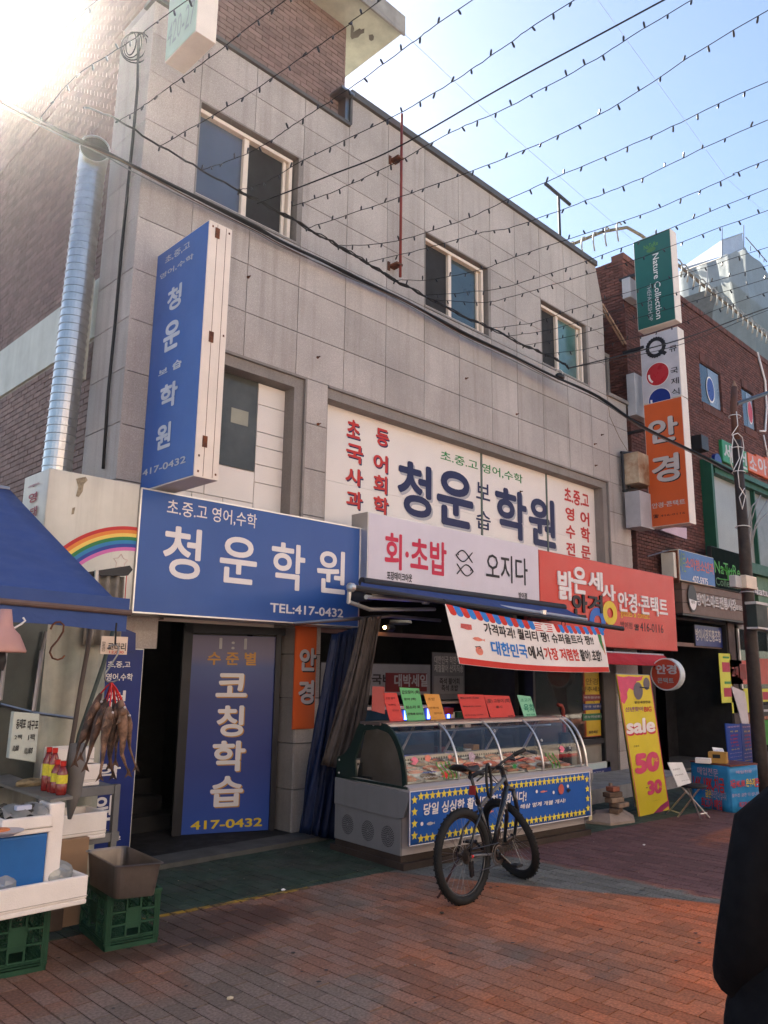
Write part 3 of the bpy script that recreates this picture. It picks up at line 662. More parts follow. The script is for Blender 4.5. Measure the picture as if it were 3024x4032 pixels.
# blue board by the stall left of the doorway
f = fy(7.22)
r = (2.72, f.hit(('d',378,700))[0], .1, 2.0)
s8 = boxsign('stair_sign', 'narrow dark blue academy board behind the hanging fish, left of the open doorway', f, r, .05, NAVY, OLDW)
def T8(s_, a, b_, n_='L', bo=.025): text(s_, s8, f, (n_,)+a, (n_,)+b_, LW, bo)
T8('초,중,고', (1000,898), (1218,840)); T8('영어,수학', (985,1022), (1240,952)); T8('청', (985,1275), (1175,1110)); T8('운', (560,830), (780,745), 5) if False else None
T8('학', (625,950), (790,835), 5); T8('원', (600,1225), (740,1045), 5); T8('417-0432', (555,1370), (788,1310), 5)
# small navy house-number plate above it
f2 = fy(7.2); s8b = thing('address_plate', 'small navy house-shaped address plate above the dark blue board', 'plate', f2.p(*f2.hit(('L',1110,740))))
P = [f2.hit(('L', x, y)) for x, y in ((1098,745), (1262,748), (1265,575), (1180,540), (1098,560))]
MB().prism(f2, P, -.01, .005).obj('plate', NAVY, s8b)
# rainbow sign of the neighbour shop
f = fy(6.95)
s9 = thing('rainbow_sign', 'weathered off-white box sign painted with a rainbow, above the fish stall', 'sign', (2.68, 6.95, 2.33))
MB().wbox(2.685, 3.56, 6.955, 7.52, 2.33, 3.548).obj('case', OLDW, s9, bevel=.006)
MB().box(f, 2.69, 3.553, 2.34, 3.54, -.004, 0).obj('face', OLDW, s9)
uc, vc = f.hit(('Q',1390,835)); cx = uc-.02
ul, vl = f.hit(('Q',640,1020)); r0 = ((ul-cx)**2+(vc-vl)**2)/(2*(vc-vl))
for k, cc in enumerate(((.5,.03,.03),(.7,.22,.04),(.8,.55,.12),(.03,.2,.06),(.03,.2,.42),(.03,.06,.3),(.6,.15,.4))):
    w_ = .033; ra = r0-k*w_; m = mat('rainbow_band_%s' % ['red','orange','yellow','green','sky','blue','pink'][k], cc, .5, var=.08)
    q = MB(); P = []
    for i in range(25):
        t = math.pi/2+ (i/24)*1.1; 
        for rr in (ra, ra-w_):
            x = min(cx+.055, cx+rr*math.cos(t)); P.append(f.p(x if i else cx+.1, vc-r0+rr*math.sin(t), .003))
    P = [p for p in P]
    q.add(P, [(2*i, 2*i+1, 2*i+3, 2*i+2) for i in range(24) if P[2*i+2].x > 2.695]); q.obj('rainbow_band', m, s9)
us, vs = f.hit(('Q',1210,1180)); q = MB(); P = [f.p(u, v, .006) for u, v in star(us, vs, .075, .042)]; q.tube(P+[P[0]], .002, 4); q.obj('star_outline', mat('faint_pink', (.6, .35, .3), .6), s9)
fl = fx(2.68)
for t_, a, b_ in (('주',(250+30,450),(250+160,375)), ('영',(285,600),(380,470)), ('태',(300,740),(380,615))):
    text(t_, s9, fl, ('Q',)+a, ('Q',)+b_, mat('faded_red', (.33, .07, .08), .6), .03)
q = MB(); 
for x0, x1, y0, y1, m in ((3.02, 3.2, 3.2, 3.54, 0),): pass
for pts in ([(760,345),(860,325),(880,360),(840,400),(830,470),(790,530),(760,520),(785,430)], [(725,640),(755,630),(740,700),(715,705)]):
    poly(f, [('Q',)+p for p in pts], .004, s9, mat('grime', (.3, .25, .17), .8, var=.35, scale=30), 'grime_stain')
# green and pale projecting sign near the top
f = fx(3.45)
a = f.hit((1,1170,300)); b_ = f.hit((1,1478,60))
s10 = boxsign('rooftop_projecting_sign', 'pale green projecting sign with a faded phone number high on the building corner', f, (-6.92, -6.3, PX((1,1170,300), 3.45).z-.02, 10.4), .24, mat('sign_pale_green', (.42, .55, .42), .4), CREAM)
text('420-27', s10, f, (-6.88, 8.3), (-6.34, 8.6), mat('faded_grey', (.3, .36, .32), .5), .0)
# dark surface conduit on the corner return
cd_ = thing('corner_cable', 'black cable running down the granite return beside the steel duct', 'cable', (3.44, 7.6, 3.6))
MB().tube([PX(('D',345,160), 3.44), PX(('D',340,400), 3.44), PX(('D',318,640), 3.44), PX(('D',295,860), 3.44), PX(('D',265,1160), 3.44), PX(('D',235,1500), 3.44), PX(('D',205,1800), 3.44), PX(('D',182,2150), 3.44)], .018, 6).obj('cable', CABLE, cd_, smooth=True)
mb = MB()
for k in range(4):
    c = PX(('D',310+k*8,200+k*6), 3.4); mb.torus(c, (1, .3*k, .2), .12+.02*k, .008, 20, 5)
mb.obj('cable_coil', CABLE, cd_)
# steel exhaust duct
dk = thing('exhaust_duct', 'shiny ribbed steel exhaust duct with an open slanted mouth, rising beside the flank wall', 'duct', (3.2, 7.95, 3.4))
b0, b1 = PY(('F',221,1848), 7.95), PY(('D',130,775), 7.95); b0.z = 3.3; ax = (b1-b0).normalized(); H = (b1-b0).length
prof = []; n_ = 46
for k in range(n_):
    h = H*k/n_; prof += [(.142, h), (.142, h+H/n_*.8), (.15, h+H/n_*.84), (.15, h+H/n_*.96)]
prof += [(.145, H)]
q = MB(); q.lathe(b0, ax, prof, 28); q.f = q.f[:-2]; q.obj('pipe', GALV, dk, smooth=False)
q = MB(); n2 = 28; a_ = ax.cross(Vector((0, 1, 0))).normalized(); b2 = ax.cross(a_)
el = [b1-ax*.1, b1-ax*.02, b1+ax*.05+Vector((-.005, -.02, 0)), b1+ax*.1+Vector((-.02, -.07, 0)), b1+ax*.12+Vector((-.045, -.14, 0)), b1+ax*.12+Vector((-.07, -.2, -.0))]
q.tube(el, [.145, .147, .15, .152, .154, .156], 28, False); q.obj('elbow', GALV, dk, smooth=True)
dn = (el[-1]-el[-2]).normalized(); MB().lathe(el[-1]-dn*.03, dn, [(.15, 0), (.15, .004)], 28).obj('mouth_shade_disc', mat('duct_mouth_shade', (.035, .037, .036), .8), dk); MB().torus(el[-1], dn, .157, .006, 30, 6).obj('mouth_rim', GALV, dk)  # dark disc across the mouth stands in for the shade inside
# pale wall board behind duct
MB().wbox(3.40, 3.44, 8.15, 8.25, 4.9, 6.1).obj('downpipe', WB, gb)

# ================================================================== FISH SHOP: awning, banner, interior
aw = thing('shop_awning', 'dark blue folding awning stretched out above the fish display case', 'awning', (6.2, 6.6, 2.8))
YB = 5.75
e0, e1 = PY(('F',1381,2313), YB), PY(('F',2452,2476), YB)
c0, c1 = Vector((6.2, 6.62, 2.82)), Vector((10.4, 6.62, 2.80))
MB().tube([c0, c1], .055, 10).obj('cassette', DARKM, aw)
a = Vector((e0.x+.05, YB, e0.z)); b_ = Vector((e1.x-.25, YB, e1.z+.0))
def cl(u, v):
    p = a.lerp(b_, u); q_ = c0.lerp(c1, u); r = p.lerp(q_, v); r.z -= .05*math.sin(math.pi*v)+.012*math.sin(u*23)*math.sin(math.pi*v); return r
MB().grid(cl, 30, 8).obj('cloth', CANV, aw, smooth=True)
MB().tube([e0, e1], .032, 10).obj('front_bar', DARKM, aw)
MB().lathe(e0, (e0-e1), [(.045, -.03), (.045, .02), (.02, .03)], 14).obj('bar_cap', ALU, aw)
def arm(x0, x1):
    k = Vector(((x0+x1)/2+.25, 6.15, 2.62)); q = MB()
    q.tube([Vector((x0, 6.6, 2.72)), k], .028, 8).tube([k, Vector((x1, YB, 2.54))], .024, 8); q.lathe(k-Vector((0, 0, .04)), (0, 0, 1), [(.045, 0), (.045, .08)], 12); q.obj('folding_arm', ALU, aw)
arm(7.6, 5.45); arm(8.2, 9.6)
MB().tube([e0+Vector((0, .02, -.03)), e0+Vector((.0, .03, -.14)), e0+Vector((.5, .25, -.17)), Vector((7.1, 6.3, 2.55))], .022, 8).obj('crank_arm', ALU, aw)
MB().wbox(6.2, 6.3, 6.55, 6.8, 2.6, 2.75).wbox(10.2, 10.3, 6.55, 6.8, 2.6, 2.75).obj('wall_bracket', DARKM, aw)
# hanging banner
bn = thing('hanging_banner', 'white banner with red and blue scallops and Korean slogans, hung slack from the awning bar', 'banner', (6.7, YB-.04, 1.9))
yb = YB-.045; tl, bl_, tr, br = [PY(p, yb) for p in (('n',210,265), ('n',312,755), ('n',1490,462), ('n',1572,822))]
def bsurf(u, v, d=0):
    p = tl.lerp(tr, u).lerp(bl_.lerp(br, u), v); p = p.copy()
    p.y -= .03*math.sin(u*9+v*2)*v + d; p.z += -.05*math.sin(math.pi*u)*(1-v) - .035*math.sin(math.pi*u)*v; return p
def bpatch(u0, u1, v0, v1, m, name, d, nu=None, fn=None):
    nu = nu or max(2, int((u1-u0)*40))
    return MB().grid(lambda a_, b__: bsurf(u0+(u1-u0)*a_, v0+(v1-v0)*b__, d), nu, max(1, int((v1-v0)*10))).obj(name, m, bn)
BW = mat('banner_white', (.74, .71, .7), .7, var=.04, scale=3); BRD = mat('banner_red', (.55, .04, .03), .7, var=.05); BBL = mat('banner_blue', (.03, .2, .6), .7, var=.05)
bpatch(0, 1, 0, 1, BW, 'sheet', 0, 40).modifiers.new('s', 'SOLIDIFY').thickness = .002
bpatch(.003, .997, .885, .995, BRD, 'red_hem', .003)
def scallop(u0, u1, m, slant=.012):
    q = MB(); P = [bsurf(u0, .0, .003), bsurf(u1, .0, .003)]
    for i in range(9):
        t = math.pi*i/8; P.append(bsurf((u0+u1)/2+slant+(u1-u0)/2*math.cos(t), .12+.05*math.sin(t), .003))
    q.add(P, [tuple(range(len(P)))]); q.obj('scallop', m, bn)
for k in range(14): scallop(.004+k*.0355, .0395+k*.0355, (BRD, BBL)[k % 2])
for k in range(12): scallop(.638+k*.030, .668+k*.030, (BRD, BBL)[k % 2])
for k in range(4): bpatch(.51, .625, .02+k*.045, .04+k*.045, BRD, 'stripe', .003)
q = MB(); q.add([bsurf(.57+.022*math.cos(t*.314), .1+.075*math.sin(t*.314), .006) for t in range(20)], [tuple(range(20))]); q.obj('badge', BW, bn)
def btext(s_, u0, u1, v0, v1, m, bo):
    # lettering bent on to the slack cloth
    o = text(s_, bn, Fr((0, 0, 0), (1, 0, 0), (0, 0, 1)), (0., 0.), (1., 1.), m, bo, n=0)
    base = wloc(bn)
    for v in o.data.vertices:
        w_ = v.co+base; p = bsurf(u0+(u1-u0)*w_.x, v1+(v0-v1)*w_.z, .006-(w_.y)*1.); v.co = p-base
    return o
btext('가격파괴! 퀄리티 짱! 슈퍼울트라 짱!!', .185, .905, .19, .40, LB, .035)
for s_, u0, u1, m in (('대', .205, .262, BBL), ('한', .266, .322, BBL), ('민', .326, .374, BBL), ('국', .378, .428, BBL), ('에서', .434, .522, LB), ('가장 저렴한', .532, .765, BRD), ('활어! 초밥!', .775, .948, LB)):
    btext(s_, u0, u1, .50, .76, m, .04)
btext('오지다', .557, .583, .085, .12, LR, .0)
SAL = mat('salmon_print', (.65, .2, .14), .6, var=.15, scale=30)
def bshape(pts, cu, cv, su, sv, m, nm):
    q = MB(); q.add([bsurf(cu+su*x, cv-sv*y, .004) for x, y in pts], [tuple(range(len(pts)))]); q.obj(nm, m, bn)
bshape([(-1, -.6), (-.8, .7), (1, .9), (.9, -.6), (.2, -.9)], .085, .33, .032, .06, mat('tuna_print', (.5, .09, .08), .6, var=.2, scale=30), 'tuna_slab_print')
bshape(FISH, .14, .52, .036, .09, SAL, 'fish_print'); bshape([(math.cos(t*.45), math.sin(t*.45)) for t in range(14)], .13, .73, .022, .075, SAL, 'sushi_print')
bshape([(-.9, .5), (.6, .9), (.9, .3), (-.4, -.1)], .127, .69, .022, .06, LB, 'seaweed_print')
bshape([(-.8, 1), (.9, .9), (.7, 0), (1, -.9), (0, -.4), (-.6, .2)], .965, .36, .018, .22, LGR, 'leaf_print'); bshape([(0, .8), (.7, .2), (1, -1), (.2, -.6)], .975, .42, .014, .2, SAL, 'prawn_print')
for u in (.0, .49, .72, .995): MB().torus(bsurf(u, 0)+Vector((0, .02, .02)), (1, 0, 0), .03, .005, 14, 5).obj('tie', LB, bn)
# inside the fish shop
fi = fy(8.6)
it = thing('shop_header_beam', 'dusty pink beam running across the ceiling inside the fish shop', 'beam', (6.2, 7.45, 2.28))
MB().wbox(6.2, 10.6, 7.42, 7.5, 2.27, 2.32).obj('beam', mat('dusty_pink', (.22, .13, .12), .7), it)
w1 = boxsign('sale_poster', 'grey white poster on the back wall of the fish shop with a dark red block', fi, (7.3, 9.6, 1.46, 1.94), .03, mat('shade_grey', (.2, .2, .23), .6), DARKM)
MB().box(fi, 8.58, 9.5, 1.52, 1.8, 0, .006).obj('red_block', mat('dark_red', (.12, .015, .02), .6), w1)
text('대박세일', w1, fi, ('M',830,945), ('M',1265,780), mat('grey_letter', (.3, .3, .33), .6), .04, n=.01)
text('한국비', w1, fi, ('M',400,915), ('M',795,775), LB, .04)
w2 = boxsign('menu_poster', 'dark poster beside the sale poster listing fresh fish and sushi', fi, (9.63, 10.45, 1.38, 2.14), .03, mat('shade_grey2', (.13, .13, .15), .6), DARKM)
text('대한민국 착한가격\n제철활어 산지직송', w2, fi, (9.68, 1.82), (10.4, 2.08), LG, .02)
MB().box(fi, 9.68, 10.4, 1.48, 1.76, 0, .004).obj('inset', mat('shade_light', (.2, .2, .22), .6), w2)
text('즉석 활어회\n즉석 초밥', w2, fi, (9.8, 1.52), (10.3, 1.73), LB, .03, n=.008)
WARM = mat('warm_bulb', (1, .55, .2), .5, var=0, emit=14); COOL = mat('tube_light', (.9, .95, 1), .5, var=0, emit=6); BLED = mat('blue_led', (.05, .1, 1), .5, var=0, emit=5)
lm = thing('ceiling_lamp', 'small lit warm lamp at the left end of the shop beam', 'lamp', PY(('M',715,165), 7.3))
MB().wbox(6.5, 7.1, 7.28, 7.36, 2.36, 2.42).obj('housing', DARKM, lm) if False else MB().lathe(PY(('M',745,170), 7.33), (1, 0, 0), [(.03, -.02), (.045, .0), (.045, .1), (.03, .12)], 12).obj('housing', DARKM, lm)
MB().ell(PY(('M',712,168), 7.28), .022, .02, .02).obj('bulb', WARM, lm, smooth=True)
lm = thing('ceiling_lamp', 'round white ceiling lamp inside the fish shop, behind the awning arm', 'lamp', PY(('M',920,110), 8.2))
MB().lathe(PY(('M',920,112), 8.2), (0, 0, -1), [(.16, -.04), (.17, 0), (.11, .02)], 20).obj('shade', mat('lamp_grey', (.3, .3, .3), .5), lm); MB().lathe(PY(('M',920,118), 8.2), (0, 0, -1), [(.09, 0), (.06, .012)], 16).obj('bulb', COOL, lm)
for i, p in enumerate((('M',1285,1315), ('M',1545,1300), ('M',985,1340))):
    c = PY(p, 7.9); t = thing('blue_lamp', ['blue lamp glowing behind the case between the green and orange cards', 'blue lamp glowing right of the orange card', 'faint blue lamp glowing between the red and green cards'][i], 'lamp', c)
    MB().tube([c-Vector((0, 0, .08)), c+Vector((0, 0, .09))], .02, 8).obj('tube', BLED, t); MB().wbox(c.x-.08, c.x+.08, c.y+.02, c.y+.06, 1.0, c.z+.1).obj('holder', DARKM, t)
# fish tanks and a counter in the gloom
t = thing('fish_tank', 'dark fish tank on a stand at the back of the fish shop', 'tank', (7.4, 8.0, .05))
MB().wbox(7.4, 9.0, 8.0, 8.5, .05, .8).obj('stand', DARKM, t); MB().wbox(7.4, 9.0, 8.0, 8.5, .8, 1.3).obj('glass_box', mat('tank_glass', (.02, .05, .09), .06, var=.3), t); MB().wbox(7.38, 9.02, 7.98, 8.52, 1.3, 1.34).obj('lid', ALU, t)
t = thing('kitchen_shelf', 'dark shelving stacked with small boxes deep inside the fish shop', 'shelf', (9.4, 8.2, .05))
for k, z in enumerate((.5, .95, 1.35)): MB().wbox(9.3, 10.4, 8.15, 8.5, z, z+.03).obj('shelf_board', STEEL, t)
for x in (9.3, 10.36): MB().wbox(x, x+.04, 8.15, 8.19, .05, 1.4).obj('post', STEEL, t)
for k in range(9):
    x = 9.36+(k % 5)*.2; z = (.53, .98)[k//5]; MB().wbox(x, x+.15, 8.2, 8.4, z, z+R.uniform(.1, .25)).obj('box', (REDP, CREAM, GRNP, STY, LOY)[k % 5], t)
# tarps: gathered grey curtain and blue sheet
def drape(name, label, cat, top, bot, y0, y1, m, folds, amp, mid=None):
    T = [PY(p, y0) for p in top]; Bt = [PY(p, y1) for p in bot]
    Mi = [PY(p, (y0+y1)/2) for p in mid] if mid else None
    def f_(u, v):
        a_ = T[0].lerp(T[1], u); b__ = Bt[0].lerp(Bt[1], u)
        if Mi:
            c_ = Mi[0].lerp(Mi[1], u); p = a_*((1-v)*(1-2*v)) + c_*(4*v*(1-v)) + b__*(v*(2*v-1))
        else: p = a_.lerp(b__, v)
        return p + Vector((.3*amp*math.sin(u*folds*2.3+v*5), amp*math.sin(u*folds+math.sin(v*4)*.8)*(.5+.6*v)+amp*.3*math.sin(u*folds*3.1+v*9), 0))
    o = MB().grid(f_, 50, 26).obj(name, m, smooth=True, solid=.004); return tag(o, label, cat)
drape('grey_tarp', 'gathered grey translucent tarp tied back at the left of the fish shop', 'tarp', (('M',400,45), ('M',650,20)), (('M',-120,1960), ('M',330,2060)), 6.3, 6.62, TARPG, 30, .035, (('M',230,800), ('M',510,860)))
drape('blue_tarp', 'crumpled dark blue tarp hanging between the stone pier and the display case', 'tarp', (('M',20,270), ('M',400,150)), (('d',1330,1400), ('d',1530,1440)), 6.75, 6.9, TARPB, 26, .05)
MB().wbox(6.17, 6.22, 6.3, 6.36, .045, 2.5) and None
t = thing('tarp_rail', 'thin grey rail carrying the tarps under the blue fascia', 'rail', (5.9, 6.5, 2.35)); MB().tube([Vector((5.3, 6.7, 2.3)), Vector((6.3, 6.25, 2.42)), Vector((7.2, 6.3, 2.42))], .02, 8).obj('rail', STEEL, t); MB().tube([Vector((6.3, 6.25, 2.42)), Vector((6.3, 7.3, 2.42))], .015, 8).obj('strut', STEEL, t)

# ================================================================== DISPLAY CASE
ALP = math.atan(.09)
case = thing('display_case', 'long refrigerated fish display case with curved glass and grey end panel', 'display case', (5.70, 5.478, 0), rot=(0, 0, -ALP))
LF = Fr((0, 0, 0), (1, 0, 0), (0, 0, 1))          # u along front, v up, n towards the street
SD = Fr((0, 0, 0), (0, 1, 0), (0, 0, 1))          # u = depth, v up ; n = +x
Lc = 2.82
def cobj(q, name, m, **k): return q.obj(name, m, case, local=True, **k)
cobj(MB().wbox(-.02, Lc+.03, -.06, 1.1, .0, .06).wbox(.0, Lc, .0, 1.04, .06, .12), 'plinth', mat('dark_wood', (.045, .032, .026), .8, var=.3))
CG = mat('case_grey', (.2, .2, .205), .5, var=.06, scale=3, streak=.15); CF = mat('case_front', (.42, .38, .37), .4, var=.06)
low = [(.0, .12), (.0, .445), (.0, .47), (1.04, .47), (1.04, .12)]
cobj(MB().prism(SD, low, .012, Lc-.012), 'base_cabinet', CF)
endlow = [(-.004, .12), (-.004, .44), (.0, .46), (1.04, .5), (1.04, .12)]
up = [(.03, .445), (-.055, .47), (-.125, .63), (-.125, .70), (1.04, .72), (1.04, .46)]
for x0, x1 in ((-.012, .012), (Lc-.012, Lc+.012)):
    cobj(MB().prism(SD, endlow, x0, x1), 'end_panel', CG, bevel=.003)
    cobj(MB().prism(SD, [(a_, b__) for a_, b__ in up], x0-.012 if x0 < 0 else x0, x1 if x0 < 0 else x1+.012), 'end_cheek', CG, bevel=.004)
cobj(MB().prism(SD, [(0, .47), (-.05, .48), (-.115, .63), (-.115, .695), (1.0, .70), (1.0, .47)], .012, Lc-.012), 'upper_cabinet', CF)
SDm = Fr((0, 0, 0), (0, 1, 0), (0, 0, 1))
q = MB()   # front rail and glass seat
q.prism(SD, [(-.125, .69), (-.125, .735), (-.04, .765), (-.0, .70)], -.01, Lc+.01); cobj(q, 'front_rail', CF)
cobj(MB().wbox(-.03, Lc+.03, .3, .62, 1.285, 1.31), 'top_rail', mat('rail_bronze', (.22, .17, .15), .35, metal=.6), bevel=.003)
cobj(MB().wbox(0, Lc, .22, .3, 1.27, 1.295), 'glass_clip_rail', ALU)
# round perforated vents on the end panel
for j, (px, py) in enumerate(((160,828), (306,868), (450,903))):
    P = PX(('b',px,py), 5.685); d_ = (P-Vector((5.70, 5.478, 0))).y; z = P.z
    q = MB(); 
    for r_, n_ in ((.018, 6), (.033, 12), (.048, 17), (.063, 23), (.078, 28)):
        for i in range(n_):
            t = 2*math.pi*i/n_; cy, cz = d_+r_*math.cos(t)*1.15, z+r_*math.sin(t)*1.15
            q.add([Vector((-.0135, cy+.0068*math.cos(a_*math.pi/3), cz+.0068*math.sin(a_*math.pi/3))) for a_ in range(6)], [(5, 4, 3, 2, 1, 0)])
    cobj(q, 'vent_holes', LB, kind='stuff')
# glass profile
GP = []
for i in range(15):
    t = i/14; P0, P1, P2, P3 = (-.06, .76), (-.055, 1.02), (.08, 1.25), (.27, 1.295)
    GP.append(tuple(P0[k]*(1-t)**3+3*P1[k]*t*(1-t)**2+3*P2[k]*t*t*(1-t)+P3[k]*t**3 for k in (0, 1)))
US = [.0, .70, 1.36, 2.02, 2.70]
for i in range(4):
    q = MB(); a_, b__ = US[i]+.012, US[i+1]-.012
    q.add([Vector((x, d_, z)) for d_, z in GP for x in (a_, b__)], [(2*k, 2*k+1, 2*k+3, 2*k+2) for k in range(len(GP)-1)]); cobj(q, 'curved_glass', CLEAR, smooth=True)
for i, u in enumerate(US):
    q = MB(); q.tube([Vector((u, d_-.008, z+.004)) for d_, z in GP], .013, 6); cobj(q, 'glass_rib', DARKM if i == 0 else ALU, smooth=True)
# dark green end frame
ENDF = mat('end_frame_green', (.015, .03, .024), .35, var=.1)
outer = [(1.03, .725), (1.03, .93), (.93, .95), (.80, 1.05), (.66, 1.295), (.60, 1.31), (.36, 1.315)] + [(d_-.02, z+.01) for d_, z in reversed(GP)]
inner = [(.70, .755), (.72, .93), (.66, 1.05), (.57, 1.22), (.36, 1.25)] + [(d_+.035, z-.02) for d_, z in reversed(GP[:12])]
for x in (-.012, Lc-.008):
    # band built as a strip between outer and inner outlines
    q = MB(); n_ = 40
    def samp(pl, t):
        seg = [((pl[i+1][0]-pl[i][0])**2+(pl[i+1][1]-pl[i][1])**2)**.5 for i in range(len(pl)-1)]; L_ = sum(seg)*t
        for i, s_ in enumerate(seg):
            if L_ <= s_ or i == len(seg)-1: k = min(1, L_/s_); return (pl[i][0]+(pl[i+1][0]-pl[i][0])*k, pl[i][1]+(pl[i+1][1]-pl[i][1])*k)
            L_ -= s_
    if x > 1:
        q.tube([Vector((x, d_, z)) for d_, z in GP], .018, 6); q.tube([Vector((x, .3, 1.295)), Vector((x, .62, 1.295)), Vector((x, .8, 1.02)), Vector((x, 1.0, .74))], .018, 6)
    else:
        P = []
        for i in range(n_+1):
            a_ = samp(outer, i/n_); b__ = samp(inner, i/n_); P += [Vector((x, a_[0], a_[1])), Vector((x, b__[0], b__[1])), Vector((x+.02, b__[0], b__[1])), Vector((x+.02, a_[0], a_[1]))]
        F_ = []
        for i in range(n_):
            for k in range(4): F_.append((4*i+k, 4*i+(k+1) % 4, 4*(i+1)+(k+1) % 4, 4*(i+1)+k))
        q.add(P, F_); q.wbox(x, x+.02, -.1, 1.03, .722, .745)
    cobj(q, 'end_frame', ENDF if x < 1 else ALU)
for d_, z in ((.42, 1.285), (.56, 1.285), (.98, .77), (.98, .9)): cobj(MB().lathe((-.014, d_, z), (-1, 0, 0), [(.012, 0), (.008, .008)], 10), 'screw', ALU)
cobj(MB().add([Vector((.0, d_, z)) for d_, z in [(.69, .757), (.57, 1.22), (.36, 1.25)]+[(d2+.03, z2-.02) for d2, z2 in reversed(GP[:12])]], [tuple(range(15))]), 'end_glass', CLEAR)
# back doors and deck
q = MB(); q.quad((0, .98, .76), (Lc, .98, .76), (Lc, .60, 1.28), (0, .60, 1.28)); cobj(q, 'rear_glass', glass('rear_clear', (.9, .93, .92), .6, .0))
for u in (.02, .72, 1.4, 2.1, Lc-.02): cobj(MB().tube([Vector((u, .98, .76)), Vector((u, .6, 1.28))], .014, 6), 'rear_mullion', CF)
cobj(MB().wbox(.01, Lc-.01, .02, 1.0, .70, .745), 'deck', mat('deck_white', (.55, .53, .5), .4, var=.1))
q = MB(); q.wbox(.02, Lc-.02, .86, .98, .745, .90); cobj(q, 'rear_duct', mat('duct_beige', (.4, .35, .31), .5))
q = MB()
for i in range(70): x = .05+i*.039; q.box(Fr((0, .858, 0), (1, 0, 0), (0, 0, 1)), x, x+.022, .845, .872, 0, .003)
cobj(q, 'louvre', LB, kind='stuff')
cobj(MB().tube([Vector((.02, .45, 1.2)), Vector((Lc-.02, .45, 1.2))], .012, 6), 'light_tube', ALU)
# blue banner on the front
CB = thing('case_banner', 'blue banner edged with yellow stars, tied along the front of the display case', 'banner', (5.70, 5.478, 0), rot=(0, 0, -ALP))
f = Fr((0, -.132, 0), (1, 0, 0), (0, 0, 1))
fw = Fr(Matrix.Rotation(-ALP, 3, 'Z') @ Vector((0, -.132, 0)) + Vector((5.70, 5.478, 0)), Matrix.Rotation(-ALP, 3, 'Z') @ Vector((1, 0, 0)), (0, 0, 1))
def W(*p): return fw.hit(p)
u0, v1 = W('b',597,607); _, v0 = W('b',610,965); u1, v1b = W(8,430,1880)
u1 = max(u1, 2.75)
def cb(q, name, m, **k): return q.obj(name, m, CB, local=True, **k)
cbm = mat('banner_royal_blue', (.012, .09, .36), .5, var=.08, scale=3)
def slack(u, v): return Vector((u, -.136-.003*math.sin(u*7)+.003*math.sin(v*9+u*2), v))
cb(MB().grid(lambda a_, b__: slack(u0+(u1-u0)*a_, v0+(v1-v0)*b__), 60, 6), 'sheet', cbm, smooth=True, solid=.003)
f = Fr((0, -.146, 0), (1, 0, 0), (0, 0, 1))
q = MB()
for a_, b__, c_, d_ in ((u0, u1, v0, v0+.008), (u0, u1, v1-.008, v1), (u0, u0+.008, v0, v1), (u1-.008, u1, v0, v1)): q.box(f, a_, b__, c_, d_, -.004, .0)
cb(q, 'white_edge', BW)
ns = 40; smesh = None
def addstar(u, v):
    global smesh
    if smesh is None:
        o = MB().add([f.p(a_, b__, .001) for a_, b__ in star(0, 0, .042, .019)], [tuple(range(9, -1, -1))]).obj('star', mat('star_yellow', (.75, .6, .06), .5, var=.05), CB, local=True); smesh = o.data
    else: o = bpy.data.objects.new('star', smesh); COL.objects.link(o); o.parent = CB
    o.location = (u, 0, v)
n_ = 34
for i in range(n_):
    u = u0+.14+(u1-u0-.28)*i/(n_-1); addstar(u, v1-.055); addstar(u, v0+.055)
for k in range(4): addstar(u0+.06, v0+.09+k*.105); addstar(u1-.06, v0+.09+k*.105)
def ct(s_, a_, b__, m, bo): text(s_, CB, f, W(*a_), W(*b__), m, bo, n=.002, local=True, shear=.12)
ct('당일 싱싱한 활어만 취급합니다!', ('b',685,765), ('b',1358,600), LW, .035)
ct('해삼 멍게 개불 개시!', ('b',1318,722), ('b',1612,650), LW, .03)
def deco(pts, cu, cv, su, sv, m, nm): cb(MB().add([f.p(cu+su*x, cv+sv*y, .002) for x, y in pts], [tuple(range(len(pts)))]), nm, m)
for (p, su, sv, m) in ((('b',733,815), .055, .04, LG), (('b',1122,738), .05, .04, SAL), (('b',1470,607), .06, .025, SAL), ((8,350,2010), .035, .06, DARKM)):
    u, v = W(*p); deco(FISH, u, v, su, sv, m, 'fish_print')
u, v = W('b',1585,592); deco([(math.cos(t*.45), math.sin(t*.45)) for t in range(14)], u, v, .05, .055, mat('shell_print', (.45, .09, .07), .6), 'shell_print')
for p in (('b',675,818), ('b',1425,607), ('b',1535,613), ('b',1628,572)):
    u, v = W(*p); disc(f, u, v, .018, .018, .002, CB, LW, 'bubble', 14, local=True)
t = thing('fabric_strip', 'folded pale yellow sheet end hanging behind the right end of the blue banner', 'cloth', (5.7, 5.478, 0), rot=(0, 0, -ALP))
MB().grid(lambda a_, b__: Vector((u1+.0+.1*a_, -.11+.03*a_, .17+.42*b__)), 4, 6).obj('sheet', mat('pale_yellow', (.5, .42, .22), .7, var=.1), t, local=True, solid=.003)
